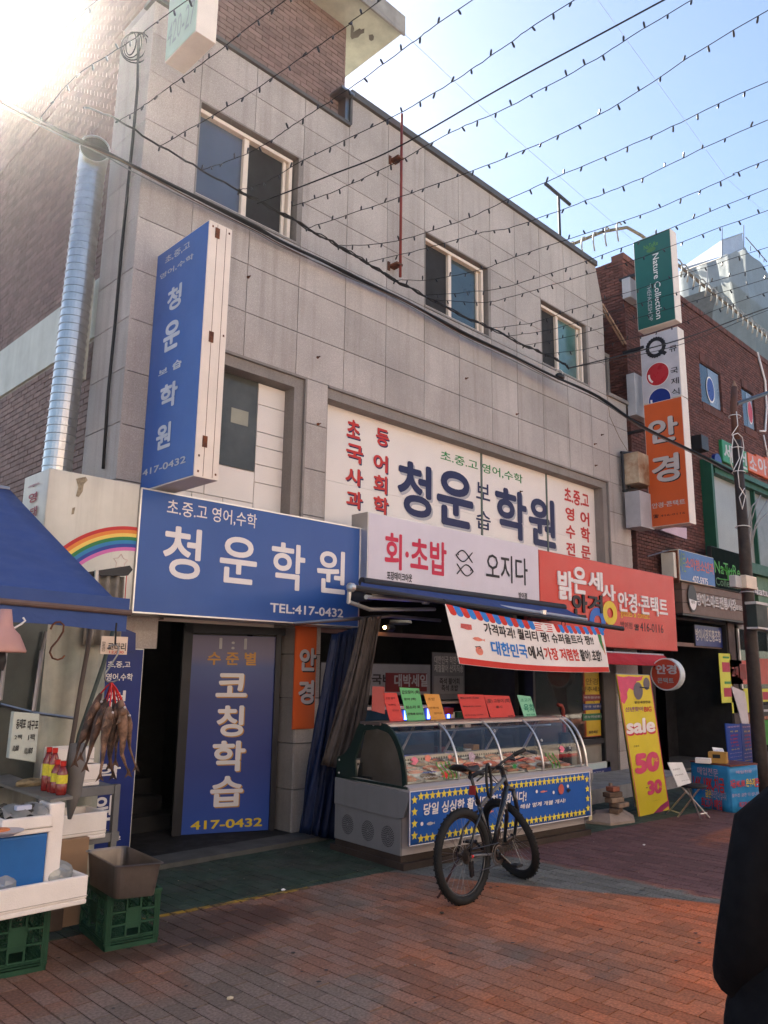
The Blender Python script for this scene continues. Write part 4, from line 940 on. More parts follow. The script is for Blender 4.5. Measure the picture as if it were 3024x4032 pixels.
# stickers on the curved glass
def gl_pt(u, t):
    i = min(len(GP)-2, int(t*(len(GP)-1))); k = t*(len(GP)-1)-i; d_ = GP[i][0]*(1-k)+GP[i+1][0]*k; z = GP[i][1]*(1-k)+GP[i+1][1]*k
    return Vector((u, d_-.006, z))
stk = bpy.data.objects.new('x', None); bpy.data.objects.remove(stk)
def sticker(pts, cu, ct_, su, st_, m, nm): cobj(MB().add([gl_pt(cu+su*x, max(0, ct_+st_*y)) for x, y in pts], [tuple(range(len(pts)))]), nm, m)
PK = mat('sticker_pink', (.65, .16, .22), .5, var=.25, scale=30); GN = mat('sticker_green', (.1, .32, .05), .5, var=.2); RD = mat('sticker_red', (.6, .03, .03), .5, var=.1)
for u in (.14, 2.4): sticker([(1, 0), (.5, .8), (-.2, 1), (-1, .3), (-.5, 0), (-1, -.6), (0, -.8)], u, .28, .05, .06, PK, 'pink_fish_sticker')
for u0_ in (.50, .56, .62, .67, 2.18, 2.24, 2.3):
    q = MB(); P = [gl_pt(u0_+.02*math.sin(k*.8)-.01*k, .02+.032*k) for k in range(8)]; q.tube(P, .007, 4); cobj(q, 'seaweed_sticker', GN)
sticker(star(0, 0, 1, .45, 7), .52, .07, .06, .055, RD, 'coral_sticker'); sticker(star(0, 0, 1, .45, 7), 1.55, .1, .05, .05, LGR, 'green_coral_sticker')
sticker([(1, .2), (.3, 1), (-.8, .8), (-1, -.5), (0, -.9)], .93, .27, .05, .08, mat('sticker_stripe', (.4, .3, .35), .5, var=.5, scale=60), 'striped_fish_sticker')
sticker([(1, .2), (.3, 1), (-.8, .8), (-1, -.5), (0, -.9)], .32, .3, .045, .05, SAL, 'shell_sticker'); sticker([(1, .2), (.3, 1), (-.8, .8), (-1, -.5), (0, -.9)], .72-.1, .3, .03, .03, SAL, 'shell_sticker')
for u, t_ in ((.34, .16), (.45, .2), (.74, .83), (1.42, .68), (2.1, .45), (2.55, .3)): cobj(MB().torus(gl_pt(u, t_), (0, 1, -.3), .012, .003, 12, 4), 'bubble_sticker', LW)
for u, t_, m in ((.22, .12, LBL), (.22, .06, LW), (1.85, .2, LW)):
    P = [gl_pt(u+.02*k, t_+.015*(k % 2)) for k in range(10)]; cobj(MB().tube(P, .003, 4), 'wave_sticker', m)
# fish and trays inside the case
FP = mat('fish_pink', (.62, .2, .13), .35, var=.3, scale=25, col2=(.5, .3, .2)); FD = mat('fish_dark', (.14, .09, .07), .3, var=.4, scale=25, col2=(.3, .2, .14)); TR = mat('foam_tray', (.82, .8, .76), .5)
RM = Matrix.Rotation(-ALP, 4, 'Z')
def cw(u, d_, z): return (RM @ Vector((u, d_, 0))) + Vector((5.70, 5.478, z))
DESC = ['pink fillets on tray', 'brown flatfish on tray', 'mixed fish on tray']
k_ = 0
for row, d0 in enumerate((.14, .40, .64)):
    for i in range(9):
        u = .18+i*.30; c = cw(u, d0, .745+.03*row+.012); k_ += 1
        where = ['front row', 'middle row', 'back row'][row]; kind = (i+row) % 3
        t = thing('fish_tray', '%s, %s in the case, %s from left' % (DESC[kind], where, ['first', 'second', 'third', 'fourth', 'fifth', 'sixth', 'seventh', 'eighth', 'ninth'][i]), 'fish tray', c, 'trays of fish in the display case', rot=(.18, 0, -ALP+R.uniform(-.15, .15)))
        MB().wbox(-.13, .13, -.105, .105, 0, .012).wbox(-.13, .13, -.105, -.095, .012, .028).wbox(-.13, .13, .095, .105, .012, .028).obj('tray', TR, t, local=True)
        for j in range(3 if kind != 1 else 2):
            y = -.055+j*.055 if kind != 1 else -.04+j*.07; rx = .1; q = MB(); ry = .026 if kind != 1 else .042
            q.ell((R.uniform(-.01, .01), y, .03), rx, ry, .022, 12, 6); q.add([(rx*.85, y, .03), (rx*1.3, y+.03, .032), (rx*1.2, y, .03), (rx*1.3, y-.03, .028)], [(0, 1, 2), (0, 2, 3)])
            q.obj('fish', (FP, FD, (FP, FD)[j % 2])[kind], t, local=True, smooth=True)
t = thing('wrapped_tray', 'white paper sheet spread over ice along the middle of the display case', 'paper', cw(1.5, .5, .76), rot=(.1, 0, -ALP)); MB().wbox(-1.2, 1.2, .18, .32, .03, .045).obj('sheet', TR, t, local=True)
# price cards leaning on the top rail
def card(label, bl, br_, tr_, tl_, m, lines=(), lm_=LB, n_='E', yy=.33):
    fr = Fr(Matrix.Rotation(-ALP, 3, 'Z') @ Vector((0, yy, 0)) + Vector((5.70, 5.478, 0)), Matrix.Rotation(-ALP, 3, 'Z') @ Vector((1, 0, 0)), (0, .12, 1))
    P = [fr.hit((n_,)+p) for p in (bl, br_, tr_, tl_)]
    t = thing('price_card', label, 'price card', fr.p(*P[0]), 'handwritten cards standing on the display case')
    MB().prism(fr, P, -.006, 0).obj('card', m, t, bevel=.001)
    for s_, a_, b__ in lines: text(s_, t, fr, (n_,)+a_, (n_,)+b__, lm_, .03, n=.002, name='handwriting')
    return t
CRD = mat('card_coral', (.55, .06, .05), .7, var=.06); CGN = mat('card_green', (.13, .42, .16), .7, var=.06); COR = mat('card_orange', (.6, .28, .06), .7, var=.06); CMT = mat('card_mint', (.22, .5, .32), .7, var=.06); PALE = mat('card_pale', (.35, .34, .25), .7); FNT = mat('faint_ink', (.22, .02, .02), .7); FNO = mat('faint_ink_brown', (.25, .1, .02), .7)
card('pale grey card with a coral lower half at the left end of the case top', (-75,705+0), (48,738), (45,480), (-65,480), mat('card_dull_coral', (.3, .06, .05), .7))
card('coral card with faint handwriting, left of the green card', (98,815), (225,808), (158,535), (24,538), CRD, (('초밥 활어', (55,600), (140,575)), ('안쪽에', (80,660), (145,640)), ('있어요', (115,710), (180,690))), FNT)
card('tall green card with black handwriting on the display case', (258,810), (428,803), (366,492), (185,485), CGN, (('갑오징어 (회)', (205,552), (368,510)), ('문어 (회)', (225,610), (335,580)), ('참소라 회', (240,685), (372,650)), ('안쪽에 있어요', (258,745), (405,715))))
card('orange card leaning on the display case, right of the green card', (482,802), (618,797), (552,545), (410,540), COR, (('초밥', (445,605), (510,575)), ('안쪽에', (460,685), (545,660)), ('있어요', (505,733), (580,708))), FNO)
card('wide coral card with three handwritten price lines', (790,790), (1025,783), (965,543), (722,541), CRD, (('매뉴(국산) 15,000', (748,590), (920,562)), ('해삼(국산) 15,000', (770,665), (940,642)), ('멍게(국산) 10,000', (790,745), (960,722))), mat('ink_dark_red', (.1, .02, .02), .6))
card('wide coral card with circled words, beside the other wide coral card', (1040,787), (1272,784), (1203,551), (968,545), CRD, (('(활) 고등어 (회)', (995,625), (1210,575)), ('출시', (1080,668), (1135,640)), ('20,000', (1190,748), (1240,730))), mat('ink_dark_red', (.1, .02, .02), .6))
card('mint green card at the right end of the case top', (1345,752), (1468,765), (1402,553), (1278,540), CMT, (('소고기', (1310,605), (1400,570)), ('육회', (1340,700), (1425,620)), ('판매', (1360,732), (1440,712))), mat('ink_green', (.02, .2, .12), .6))
card('small red card behind the orange card', (605,728), (683,728), (686,668), (597,664), mat('card_red_small', (.4, .03, .04), .7), (('0.9% 9.9', (612,715), (675,700)),), FNT, yy=.55)

# ================================================================== OPTICIAN SHOP FRONT
op = thing('optician_window', 'optician shop window with dark glass above a beige counter panel', 'shop window', (10.7, 7.3, .2))
fo = fy(7.42)
MB().box(fo, 10.62, 12.72, .66, .74, -.1, .06).box(fo, 12.7, 12.76, .2, 2.3, -.1, .06).box(fo, 10.62, 10.68, .2, 2.3, -.1, .06).box(fo, 10.62, 12.76, 2.24, 2.36, -.1, .06).box(fo, 12.88, 12.94, .2, 2.3, -.1, .06).obj('frame', DARKM, op)
MB().box(fo, 10.68, 12.7, .74, 2.24, 0, .01).obj('pane', TINT, op)
for a_, b__, m in ((10.68, 11.9, mat('counter_beige', (.3, .27, .22), .6)), (11.905, 12.12, mat('counter_brown', (.15, .11, .08), .6)), (12.125, 12.7, mat('counter_beige2', (.26, .24, .2), .6))): MB().box(fo, a_, b__, .2, .66, -.05, 0).obj('counter_panel', m, op)
fp = fy(7.40)
t = boxsign('yellow_poster', 'tall yellow poster standing inside the optician window listing gift vouchers', fp, (12.2, 12.68, .78, 2.22), .02, mat('poster_yellow', (.5, .34, .02), .5), ORA, bev=.001)
P_ = lambda x, y: ('N', x, y)
text('안경', t, fp, P_(530,330), P_(690,240), mat('ink_ochre', (.2, .13, .01), .6), .02); text('맞추세요', t, fp, P_(480,420), P_(750,350), mat('ink_brown', (.09, .06, .01), .6), .02)
for (y0, y1, m, s_) in ((455, 548, mat('voucher_red', (.18, .03, .03), .5), '백화점상품권'), (575, 670, mat('voucher_blue', (.02, .04, .15), .5), '주유 상품권'), (705, 812, mat('voucher_green', (.02, .12, .05), .5), '온누리상품권')):
    a_ = fp.hit(P_(495, y1)); b__ = fp.hit(P_(775, y0)); MB().box(fp, a_[0], b__[0], a_[1], b__[1], 0, .003).obj('voucher_block', m, t); text(s_, t, fp, (a_[0]+.04, a_[1]+.04), (b__[0]-.04, b__[1]-.03), LG, .02, n=.005)
text('밝은세상', t, fp, P_(575,985), P_(690,935), LB, .03)
# plant in the window
pl = thing('window_plant', 'leafy yellow green plant in a red vase-like stand inside the optician window', 'plant', PY(P_(300,1040), 7.75))
c = PY(P_(310,600), 7.75); q = MB()
for i in range(420):
    d_ = Vector((R.gauss(0, .22), R.gauss(0, .12), R.gauss(0, .13))); p = c+d_; a_ = Vector((R.uniform(-1, 1), R.uniform(-1, 1), R.uniform(-1, 1))).normalized()*.035; b__ = a_.cross(Vector((0, 0, 1))).normalized()*.014
    q.add([p-a_, p+b__, p+a_, p-b__], [(0, 1, 2, 3)])
q.obj('leaves', mat('leaf_olive', (.14, .14, .03), .6, rand=.4), pl); MB().tube([c-Vector((0, 0, .1)), c-Vector((.02, 0, .8))], .015, 6).obj('stem', mat('stem_brown', (.08, .05, .03), .8), pl)
MB().lathe(PY(P_(330,1050), 7.75), (0, 0, 1), [(.09, -.15), (.13, 0), (.12, .12)], 14).obj('pot', DARKM, pl)
t = thing('fire_hydrant_lamp', 'red curved pipe fitting standing behind the right end of the display case', 'pipe', PY(P_(250,960), 7.0))
MB().tube([PY(P_(245,980), 7.1), PY(P_(235,760), 7.1), PY(P_(228,660), 7.1), PY(P_(205,605), 7.1), PY(P_(160,595), 7.1)], .03, 8).obj('pipe', mat('pipe_red', (.35, .06, .04), .5), t, smooth=True)
MB().lathe(PY(P_(250,990), 7.1), (0, 0, 1), [(.1, -.75), (.1, 0), (.06, .03)], 14).obj('base', DARKM, t)
fa = fy(7.33); a_ = fa.hit(P_(395,1645)); b__ = fa.hit(P_(868,1360))
t = boxsign('lens_board', 'low pale board with a navy block reading ACUVUE on the optician step', fa, (a_[0], b__[0], .21, b__[1]+.02), .03, mat('board_mint', (.5, .6, .57), .5), ALU, bev=.001)
MB().box(fa, *rect_px(fa, P_(528,1560), P_(865,1430)), 0, .004).obj('navy_block', NAVY, t); text('ACUVUE', t, fa, P_(628,1520), P_(770,1475), LW, .0, n=.008)
text('아큐브', t, fa, P_(645,1592), P_(755,1560), LG, .0, n=.004)
t = thing('red_awning', 'small bright red valance awning under the optician fascia', 'awning', (10.3, 6.5, 2.0)); a_ = PY((8,600,1120), 6.75); b__ = PY((8,990,1145), 6.75)
q = MB(); z0 = PY((8,620,1205), 6.5).z; q.grid(lambda u, v: Vector((9.9+(b__.x-9.9)*u, 6.78-.3*v+.01*math.sin(u*30)*v, 2.17-.02*math.sin(v*3)-(2.17-1.98)*v)), 30, 4); q.obj('cloth', REDB, t, solid=.004)
MB().tube([(9.9, 6.8, 2.18), (b__.x, 6.8, 2.18)], .02, 6).obj('bar', LG, t)
# round optician sign
fr_ = fx(13.05); cu, cv = fr_.hit((8,990,1252)); a_, _ = fr_.hit((8,890,1252)); rr = .27
t = thing('round_sign', 'round red projecting sign with a white rim beside the red valance', 'sign', fr_.p(cu, cv))
MB().lathe(fr_.p(cu, cv, -.16), fr_.N, [(rr, 0), (rr, .16)], 36).obj('rim', mat('rim_white', (.6, .66, .66), .4), t); disc(fr_, cu, cv, rr-.02, rr-.02, .003, t, mat('round_red', (.4, .06, .03), .4), 'face', 36)
text('안경', t, fr_, (cu-.17, cv+.0), (cu+.2, cv+.16), LG, .04, n=.006, ext=.01); text('콘택트', t, fr_, (cu-.15, cv-.15), (cu+.14, cv-.06), mat('round_pale', (.3, .35, .35), .5), .03, n=.006)
MB().wbox(12.9, 13.1, 6.9, 7.35, cv+rr-.02, cv+rr+.06).obj('bracket', STEEL, t)

# ================================================================== VERTICAL SIGNS AT THE CORNER
def vs(name, label, x, near, tl_, bl_, face, side):
    fr = fx(x); a_ = fr.hit(tl_); b__ = fr.hit(bl_)
    return fr, boxsign(name, label, fr, (a_[0], -near, b__[1], a_[1]), .27, face, side)
f, t = vs('green_vertical_sign', 'tall dark green projecting sign, topmost of three stacked at the building corner', 14.0, 6.2, (3,778,422), (3,805,1003), TEAL, CREAM)
fl = Fr(f.O, -f.V, f.U)   # text running downwards
text('Nature Collection', t, fl, (3,950,495), (3,935,918) if False else fl.hit((3,985,915)), LW, .02) if False else None
def vtext(s_, par, fr, p_top, p_bot, wid, m, bo):   # text rotated a quarter turn clockwise
    a_ = fr.hit(p_top); b__ = fr.hit(p_bot); F2 = Fr(fr.O, -fr.V, fr.U)
    text(s_, par, F2, (-a_[1], (a_[0]+b__[0])/2-wid/2), (-b__[1], (a_[0]+b__[0])/2+wid/2), m, bo)
vtext('Nature Collection', t, f, (3,925,495), (3,950,920), .13, LW, .01)
vtext('THEFACESHOP', t, f, (3,882,695), (3,893,935), .085, LG, .0)
u, v = f.hit((3,895,462)); text('NaTuRe', t, f, (u-.15, v+.02), (u+.15, v+.12), mat('leaf_print_green', (.1, .25, .05), .5), .01); disc(f, u, v-.03, .1, .05, .004, t, mat('leaf_print_green2', (.06, .16, .05), .5), 'emblem', 16)
f, t = vs('billiards_sign', 'pale vertical sign with black ragged Q and red and blue balls, middle of stack', 14.05, 6.2, (3,820,1045), (3,850,1480), mat('q_white', (.5, .49, .53), .45), CREAM)
def ring(cx, cy, rx_px, m, inner=.0, jag=False):
    u, v = f.hit((3, cx, cy)); u2, _ = f.hit((3, cx+rx_px, cy)); r = abs(u2-u)
    if jag:
        q = MB(); P = []
        for i in range(48):
            t_ = 2*math.pi*i/48; r1 = r*(1 if i % 2 else .93); P += [f.p(u+r1*math.cos(t_), v+r1*1.02*math.sin(t_), .004), f.p(u+r*.6*math.cos(t_), v+r*.62*math.sin(t_), .004)]
        q.add(P, [(2*i, (2*i+2) % 96, (2*i+3) % 96, 2*i+1) for i in range(48)]); q.obj('letter_q', m, t)
        MB().add([f.p(u+r*a_, v+r*b__, .006) for a_, b__ in ((.2, -.45), (.5, -.3), (1.05, -.75), (.8, -1.0))], [(0, 1, 2, 3)]).obj('letter_tail', m, t)
    else:
        disc(f, u, v, r*1.06, r*1.06, .003, t, LW, 'ball_edge', 32); disc(f, u, v, r, r, .006, t, m, 'ball', 32); disc(f, u, v, r*.86, r*.86, .009, t, LW, 'ball_gloss', 10, r*.68, r*.7, math.pi*.95, math.pi*1.3)
    return r
ring(925, 1108, 70, LB, jag=True); ring(938, 1283, 74, mat('ball_red', (.42, .02, .03), .3)); ring(952, 1448, 72, mat('ball_blue', (.01, .03, .2), .3))
for ch, y in (('큐',1118),('국',1262),('제',1330),('식',1400)):
    a_ = (1015+(y-1118)*.06, y+25); text(ch, t, f, (3,)+a_, (3, a_[0]+48, y-30), LB, .01)
f, t = vs('orange_vertical_sign', 'big orange projecting sign reading glasses in white Korean, lowest of the stack', 13.97, 6.17, (3,845,1485), (8,890,295), ORA, CREAM)
SG = mat('letter_silver', (.5, .47, .46), .5)
text('안', t, f, (3,880,1745), (3,1065,1545), SG, .04, n=.004, sh=(LB, .02)); text('경', t, f, (3,905,2000), (3,1075,1790), SG, .04, sh=(LB, .02))
text('안경·콘택트', t, f, (8,902,172), (8,1118,105), SG, .02); text('☎', t, f, (8,910,235), (8,945,205), LB, .02); text('416-0116', t, f, (8,957,225), (8,1118,190), LB, .0)
# boxes behind them
t = thing('grey_box_sign', 'plain pale grey box mounted behind the topmost green sign', 'box', PY((3,740,660), 7.2)); a_ = PY((3,740,650), 7.15); b__ = PY((3,800,815), 7.15); MB().wbox(a_.x, b__.x+.3, 7.1, 7.28, b__.z, a_.z).obj('case', mat('box_grey', (.4, .4, .42), .5), t, bevel=.01)
t = thing('long_grey_box', 'long plain grey box behind the pale billiards sign', 'box', PY((3,770,1280), 7.2)); a_ = PY((3,770,1275), 7.15); b__ = PY((3,840,1575), 7.15); MB().wbox(a_.x, b__.x+.3, 7.1, 7.28, b__.z, a_.z).obj('case', mat('box_grey', (.4, .4, .42), .5), t, bevel=.01)
t = thing('rusty_box_sign', 'rust streaked cream box behind the orange vertical sign', 'box', PY((3,805,1790), 6.9)); a_ = PY((3,808,1785), 6.9); b__ = PY((3,880,2010), 6.9); MB().wbox(a_.x, b__.x+.2, 6.9, 7.2, b__.z, a_.z).obj('case', mat('rusty_cream', (.5, .42, .3), .6, streak=.9, var=.2, col2=(.25, .1, .04)), t, bevel=.01)
t = thing('lower_grey_box', 'pale ribbed box under the rusty box behind the orange sign', 'box', PY((8,820,60), 6.9)); a_ = PY((8,818,50), 6.9); b__ = PY((8,885,300), 6.9); MB().wbox(a_.x, b__.x+.2, 6.9, 7.2, b__.z, a_.z).obj('case', mat('box_grey', (.4, .4, .42), .5), t)
t = thing('pink_board', 'small pale pink board showing below the orange vertical sign', 'board', PY((8,1010,350), 7.1)); MB().prism(fy(7.0), [fy(7.0).hit((8, x, y)) for x, y in ((960,310), (1130,370), (1128,296), (1000,290))], -.03, 0).obj('board', mat('pale_pink', (.5, .36, .42), .5), t)
t = thing('sign_frame', 'dark steel bracket frame at the granite corner carrying the vertical signs', 'bracket', (13.9, 7.2, 5.3))
fb = fy(7.22); q = MB()
for a_, b__ in (((700,1795),(790,1800)), ((705,1800),(718,2040)), ((740,1800),(752,2045)), ((715,2045),(800,2030))): q.tube([PY((3,)+a_, 7.2), PY((3,)+b__, 7.2)], .03, 6)
for z in (4.8, 6.5, 8.2, 9.8): q.wbox(14.02, 14.08, 6.9, 7.35, z, z+.05)
q.obj('frame', DARKM, t, kind=None)

# ================================================================== RED BRICK BUILDING
bb = thing('red_brick_building', 'dark red brick building beyond the granite one with small windows and a curled roof railing', 'building', (14.1, 7.3, 0))
MB().wbox(14.13, 30, 7.33, 14, 4.35, 10.3).wbox(14.13, 15.0, 7.33, 14, 0, 4.35).obj('wall', MORTD, bb)
W1 = (17.62, 18.83, 8.1, 9.12); W2 = (20.1, 20.95, 8.1, 9.15); GW = (17.25, 26, 4.3, 6.5)
field(fy(7.33), 14.1, 24.6, 4.4, 10.32, .2, .068, .012, .03, bb, BRICKR, holes=(W1, W2, GW), name='brick', maxn=220)
field(fy(7.33), 14.1, 15.3, 2.9, 4.38, .2, .068, .012, .03, bb, BRICKR, name='brick', maxn=0)
field(fx(14.13), -9.5, -7.3, 3.0, 10.32, .2, .068, .012, .03, bb, BRICKR, name='brick', maxn=80)
# soldier courses round the windows
q = MB()
for (a_, b__, c_, d_) in (W1, W2):
    n_ = int((d_-c_)/.075)
    for i in range(n_):
        z = c_+i*.075
        q.box(fy(7.3), b__-.1, b__+.1, z+.005, z+.07, -.03, .03)
    for i in range(int((b__-a_)/.075)): x = a_+i*.075; q.box(fy(7.3), x+.005, x+.07, d_, d_+.2, -.03, .02); q.box(fy(7.3), x+.005, x+.07, c_-.2, c_, -.03, .02)
    MB().box(fy(7.327), a_, b__, c_, d_, -.002, 0).obj('window', GLD, bb); MB().box(fy(7.326), a_+.4*(b__-a_), b__-.12, c_+.05, d_-.05, 0, .004).obj('pane', mat('window_pale_blue', (.16, .22, .3), .3), bb)
q.obj('window_brick_course', BRICKR, bb, kind='stuff')
for (x, y, m) in ((1282,1385,'ball_blue'), (1541,1532,'ball_red')):
    f = fy(7.32); u, v = f.hit((3, x, y)); disc(f, u, v, .23 if m == 'ball_blue' else .17, .33, .006, bb, LW, 'window_disc_edge', 24); disc(f, u, v, .2 if m == 'ball_blue' else .15, .29, .01, bb, MATS[m], 'window_disc', 24)
q = MB()
for i in range(150): x = 14.1+i*.075; q.box(fy(7.3), x+.005, x+.07, 10.32, 10.46, -.25, .03)
q.obj('parapet_course', BRICKR, bb, kind='stuff')
rl = thing('roof_railing', 'pale curled steel balusters under a lichened pipe rail along the brick parapet', 'railing', (14.1, 7.1, 10.4))
zr = 10.86; MB().tube([Vector((13.7, 9.0, zr)), Vector((13.72, 7.5, zr)), Vector((13.95, 7.08, zr+.02)), Vector((14.4, 7.0, zr)), Vector((26, 7.0, zr))], .034, 10).obj('rail', mat('rail_lichen', (.16, .14, .10), .8, var=.4, scale=14), rl, smooth=True)
bm_ = None
for i in range(36):
    x = 14.6+i*.31
    q = MB(); 
    if bm_ is None:
        q.tube([Vector((0, -.16, -.46)), Vector((0, -.2, -.3)), Vector((0, -.2, -.14)), Vector((0, -.15, -.04)), Vector((0, -.08, .0)), Vector((0, .0, -.02))], .018, 6); o = q.obj('baluster', mat('baluster_pale', (.3, .3, .27), .4), rl, local=True, smooth=True); bm_ = o.data
    else: o = bpy.data.objects.new('baluster', bm_); COL.objects.link(o); o.parent = rl
    o.location = Vector((x, 7.0, zr)) - Vector((14.1, 7.1, 10.4))
for i in range(7):
    o = bpy.data.objects.new('baluster', bm_); COL.objects.link(o); o.parent = rl; o.rotation_euler = (0, 0, math.radians(-90)); o.location = Vector((13.72, 8.7-i*.27, zr)) - Vector((14.1, 7.1, 10.4))
t = thing('conduit', 'white plastic conduit clipped to the red brick wall right of the windows', 'conduit', PY((3,1590,1140), 7.25))
MB().tube([PY((3, x, y), 7.26) for x, y in ((1590,1140), (1640,1330), (1650,1500), (1640,1655), (1605,1655))], .03, 6).tube([PY((3,1630,1680), 7.26), PY((3,1659,1830), 7.26)], .02, 6).obj('pipe', LW, t, smooth=True)
t = thing('black_unit', 'small black box unit on the brick wall right of the orange sign', 'box', PY((3,1165,1690), 7.2)); a_ = PY((3,1165,1685), 7.25); b__ = PY((3,1218,1800), 7.25); MB().wbox(a_.x, b__.x, 7.05, 7.28, b__.z, a_.z).obj('case', DARKM, t, bevel=.01)
# green framed shop window upstairs
gw = thing('green_bay_window', 'large upstairs window in a deep dark green frame, behind the utility pole', 'window', (17.25, 7.2, 4.3))
GF = mat('frame_green', (.015, .085, .05), .5); GFI = mat('frosted_grey', (.27, .28, .26), .35, var=.15, scale=.8)
q = MB()
for i in range(4): q.wbox(17.25+i*.13, 17.25+i*.13+.09, 7.05+.05*i, 7.4, 4.35+.05*i, 6.5-.04*i)
q.obj('jamb', GF, gw)
MB().wbox(17.25, 26, 7.0, 7.4, 4.2, 4.34).wbox(17.7, 26, 7.15, 7.4, 4.34, 4.5).wbox(17.25, 26, 7.05, 7.4, 6.5, 6.62).wbox(17.7, 26, 7.15, 7.4, 6.38, 6.5).obj('rail', GF, gw)
for a_, b__, m in ((17.78, 20.1, GFI), (20.16, 22.0, mat('frosted_dark', (.16, .17, .16), .35, var=.2)), (22.05, 26, mat('frosted_white', (.6, .55, .52), .5))): MB().wbox(a_, b__, 7.3, 7.32, 4.5, 6.38).obj('pane', m, gw)
for a_ in (20.1, 22.0): MB().wbox(a_, a_+.06, 7.2, 7.34, 4.5, 6.38).obj('mullion', GF, gw)
# channel letters above it
cl_ = thing('clinic_letters', 'row of raised green and orange block letters on the brick wall above the green window', 'sign', PY((3,1340,1880), 7.2))
f = fy(7.22)
for s_, a_, b__, m in (('세', (1368,1850), (1428,1742), LGR), ('런', (1470,1900), (1520,1790), LGR), ('소', (1535,1910), (1585,1820), LR), ('아', (1592,1935), (1650,1838), LR), ('과', (1655,1965), (1720,1860), LR)):
    a1 = f.hit((3,)+a_); b1_ = f.hit((3,)+b__); mm = {id(LGR): mat('block_green', (.02, .2, .08), .4), id(LR): ORA}[id(m)]
    MB().box(f, a1[0], b1_[0], a1[1], b1_[1], -.12, 0).obj('letter_block', mm, cl_, bevel=.02); text(s_, cl_, f, (a1[0]+.06, a1[1]+.06), (b1_[0]-.06, b1_[1]-.06), SG, .03)
a1 = f.hit((3,1335,1855)); MB().lathe(f.p(a1[0], a1[1], -.1), f.N, [(.2, 0), (.2, .1)], 20).obj('letter_block', NAVY, cl_)

# ================================================================== MARKET GATE AND SHOPS BEYOND
mg = thing('market_office_canopy', 'brown boarded canopy over a dark passage with raised white Korean lettering', 'canopy', (15.3, 7.0, 3.04))
BRN = mat('board_brown', (.155, .105, .085), .6, var=.1, scale=4, streak=.15)
for k, (z0, z1) in enumerate(((3.04, 3.245), (3.255, 3.5), (3.51, 3.65))):
    MB().wbox(15.3, 19.0, 7.0, 7.3, z0, z1).obj('board', BRN, mg); MB().wbox(15.28, 15.3, 7.0, 7.7, z0, z1).obj('board', BRN, mg)
MB().wbox(15.3, 19, 7.02, 7.7, 3.0, 3.04).obj('soffit', DARKM, mg)
f = fy(7.0)
text('방이스마트전통시장', mg, f, ('O',665,1520), ('O',1195,1440), SG, .03, n=0, ext=.03)
text('통합관리', mg, f, ('O',1205,1580), ('O',1345,1535), SG, .02, n=0, ext=.02)
u, v = f.hit(('O',600,1420)); disc(f, u, v, .2, .28, .03, mg, DARKM, 'emblem_back', 24); disc(f, u, v-.02, .17, .22, .034, mg, LW, 'emblem_face', 24, t0=math.pi, t1=2*math.pi); text('새마', mg, f, (u-.1, v-.12), (u+.1, v-.04), LB, 0, n=.04)
ps = thing('passage', 'dark open passage under the brown canopy with papers taped to its wall', 'passage', (15.0, 7.5, 0))
MB().wbox(14.6, 15.0, 7.33, 7.5, 0, 3).wbox(14.9, 15.0, 7.5, 10.5, 0, 3).wbox(14.9, 18.3, 8.6, 8.7, 0, 3).wbox(18.1, 18.6, 7.33, 8.6, 0, 3).wbox(14.9, 18.6, 7.33, 8.7, 2.95, 3.03).obj('wall', DARKIN, ps)
MB().wbox(15.0, 18.1, 7.33, 8.7, -.02, .03).obj('floor', CONCD, ps)
MB().wbox(15.0, 18.1, 7.45, 7.5, 2.42, 2.5).obj('lintel', mat('lintel_brown', (.2, .13, .11), .7), ps)
f = fy(7.42); boxr = (f.hit(('H',85,400))[0], f.hit(('H',345,400))[0], 2.44, 2.9)
t = boxsign('association_sign', 'dark navy sign with white Korean lettering inside the passage mouth', f, boxr, .05, NAVY, DARKM); text('방이시장진흥조합', t, f, ('H',98,545), ('H',335,450), LG, .03)
f = fy(8.59)
for (x0, y0, x1, y1), s_ in (((138,1060,238,1203), 'A'), ((236,1128,342,1198), 'B')):
    a1 = f.hit(('H', x0, y1)); b1_ = f.hit(('H', x1, y0)); t = thing('notice_paper', 'larger pale notice paper taped on the dark passage wall' if s_ == 'A' else 'smaller pale notice paper overlapping the larger one on the passage wall', 'paper', f.p(*a1))
    MB().box(f, a1[0], b1_[0], a1[1], b1_[1], 0, .004+.003*(s_ == 'B')).obj('sheet', mat('notice_grey', (.2, .19, .17), .8), t); text('공지사항\n출입금지', t, f, (a1[0]+.08, a1[1]+(b1_[1]-a1[1])*.3), (b1_[0]-.08, b1_[1]-.08), LB, 0, n=.009)
# small blue clinic sign
f = fy(6.9); a1 = f.hit(('O',455,1190)); b1_ = f.hit(('O',910,870)); tl__ = f.hit(('O',430,740))
cs = boxsign('blue_clinic_sign', 'small blue box sign with red and white lettering standing on the brown canopy', f, (tl__[0], b1_[0], 3.66, tl__[1]), .35, mat('clinic_blue', (.03, .12, .33), .4), OLDW)
q = MB(); q.wbox(tl__[0]-.16, tl__[0]-.05, 6.95, 7.2, 3.7, 4.2); q.obj('side_box', OLDW, cs); MB().wbox(tl__[0]-.05, tl__[0]-.01, 6.92, 7.2, 3.6, 4.25).obj('rust_joint', RUST, cs)
text('세런', cs, Fr(f.O, -f.V, f.U) if False else f, ('O',448,1050), ('O',512,790), mat('outline_olive', (.2, .3, .1), .5), .0)
text('소아청소년과', cs, f, ('O',525,1010), ('O',905,940), mat('outline_red', (.5, .12, .1), .5), .03); text('427-5975', cs, f, ('O',620,1200), ('O',825,1150), LW, .02)
MB().tube([PY(('O',0,845), 7.2), PY(('O',285,762), 7.0)], .015, 6).obj('stay', STEEL, cs)
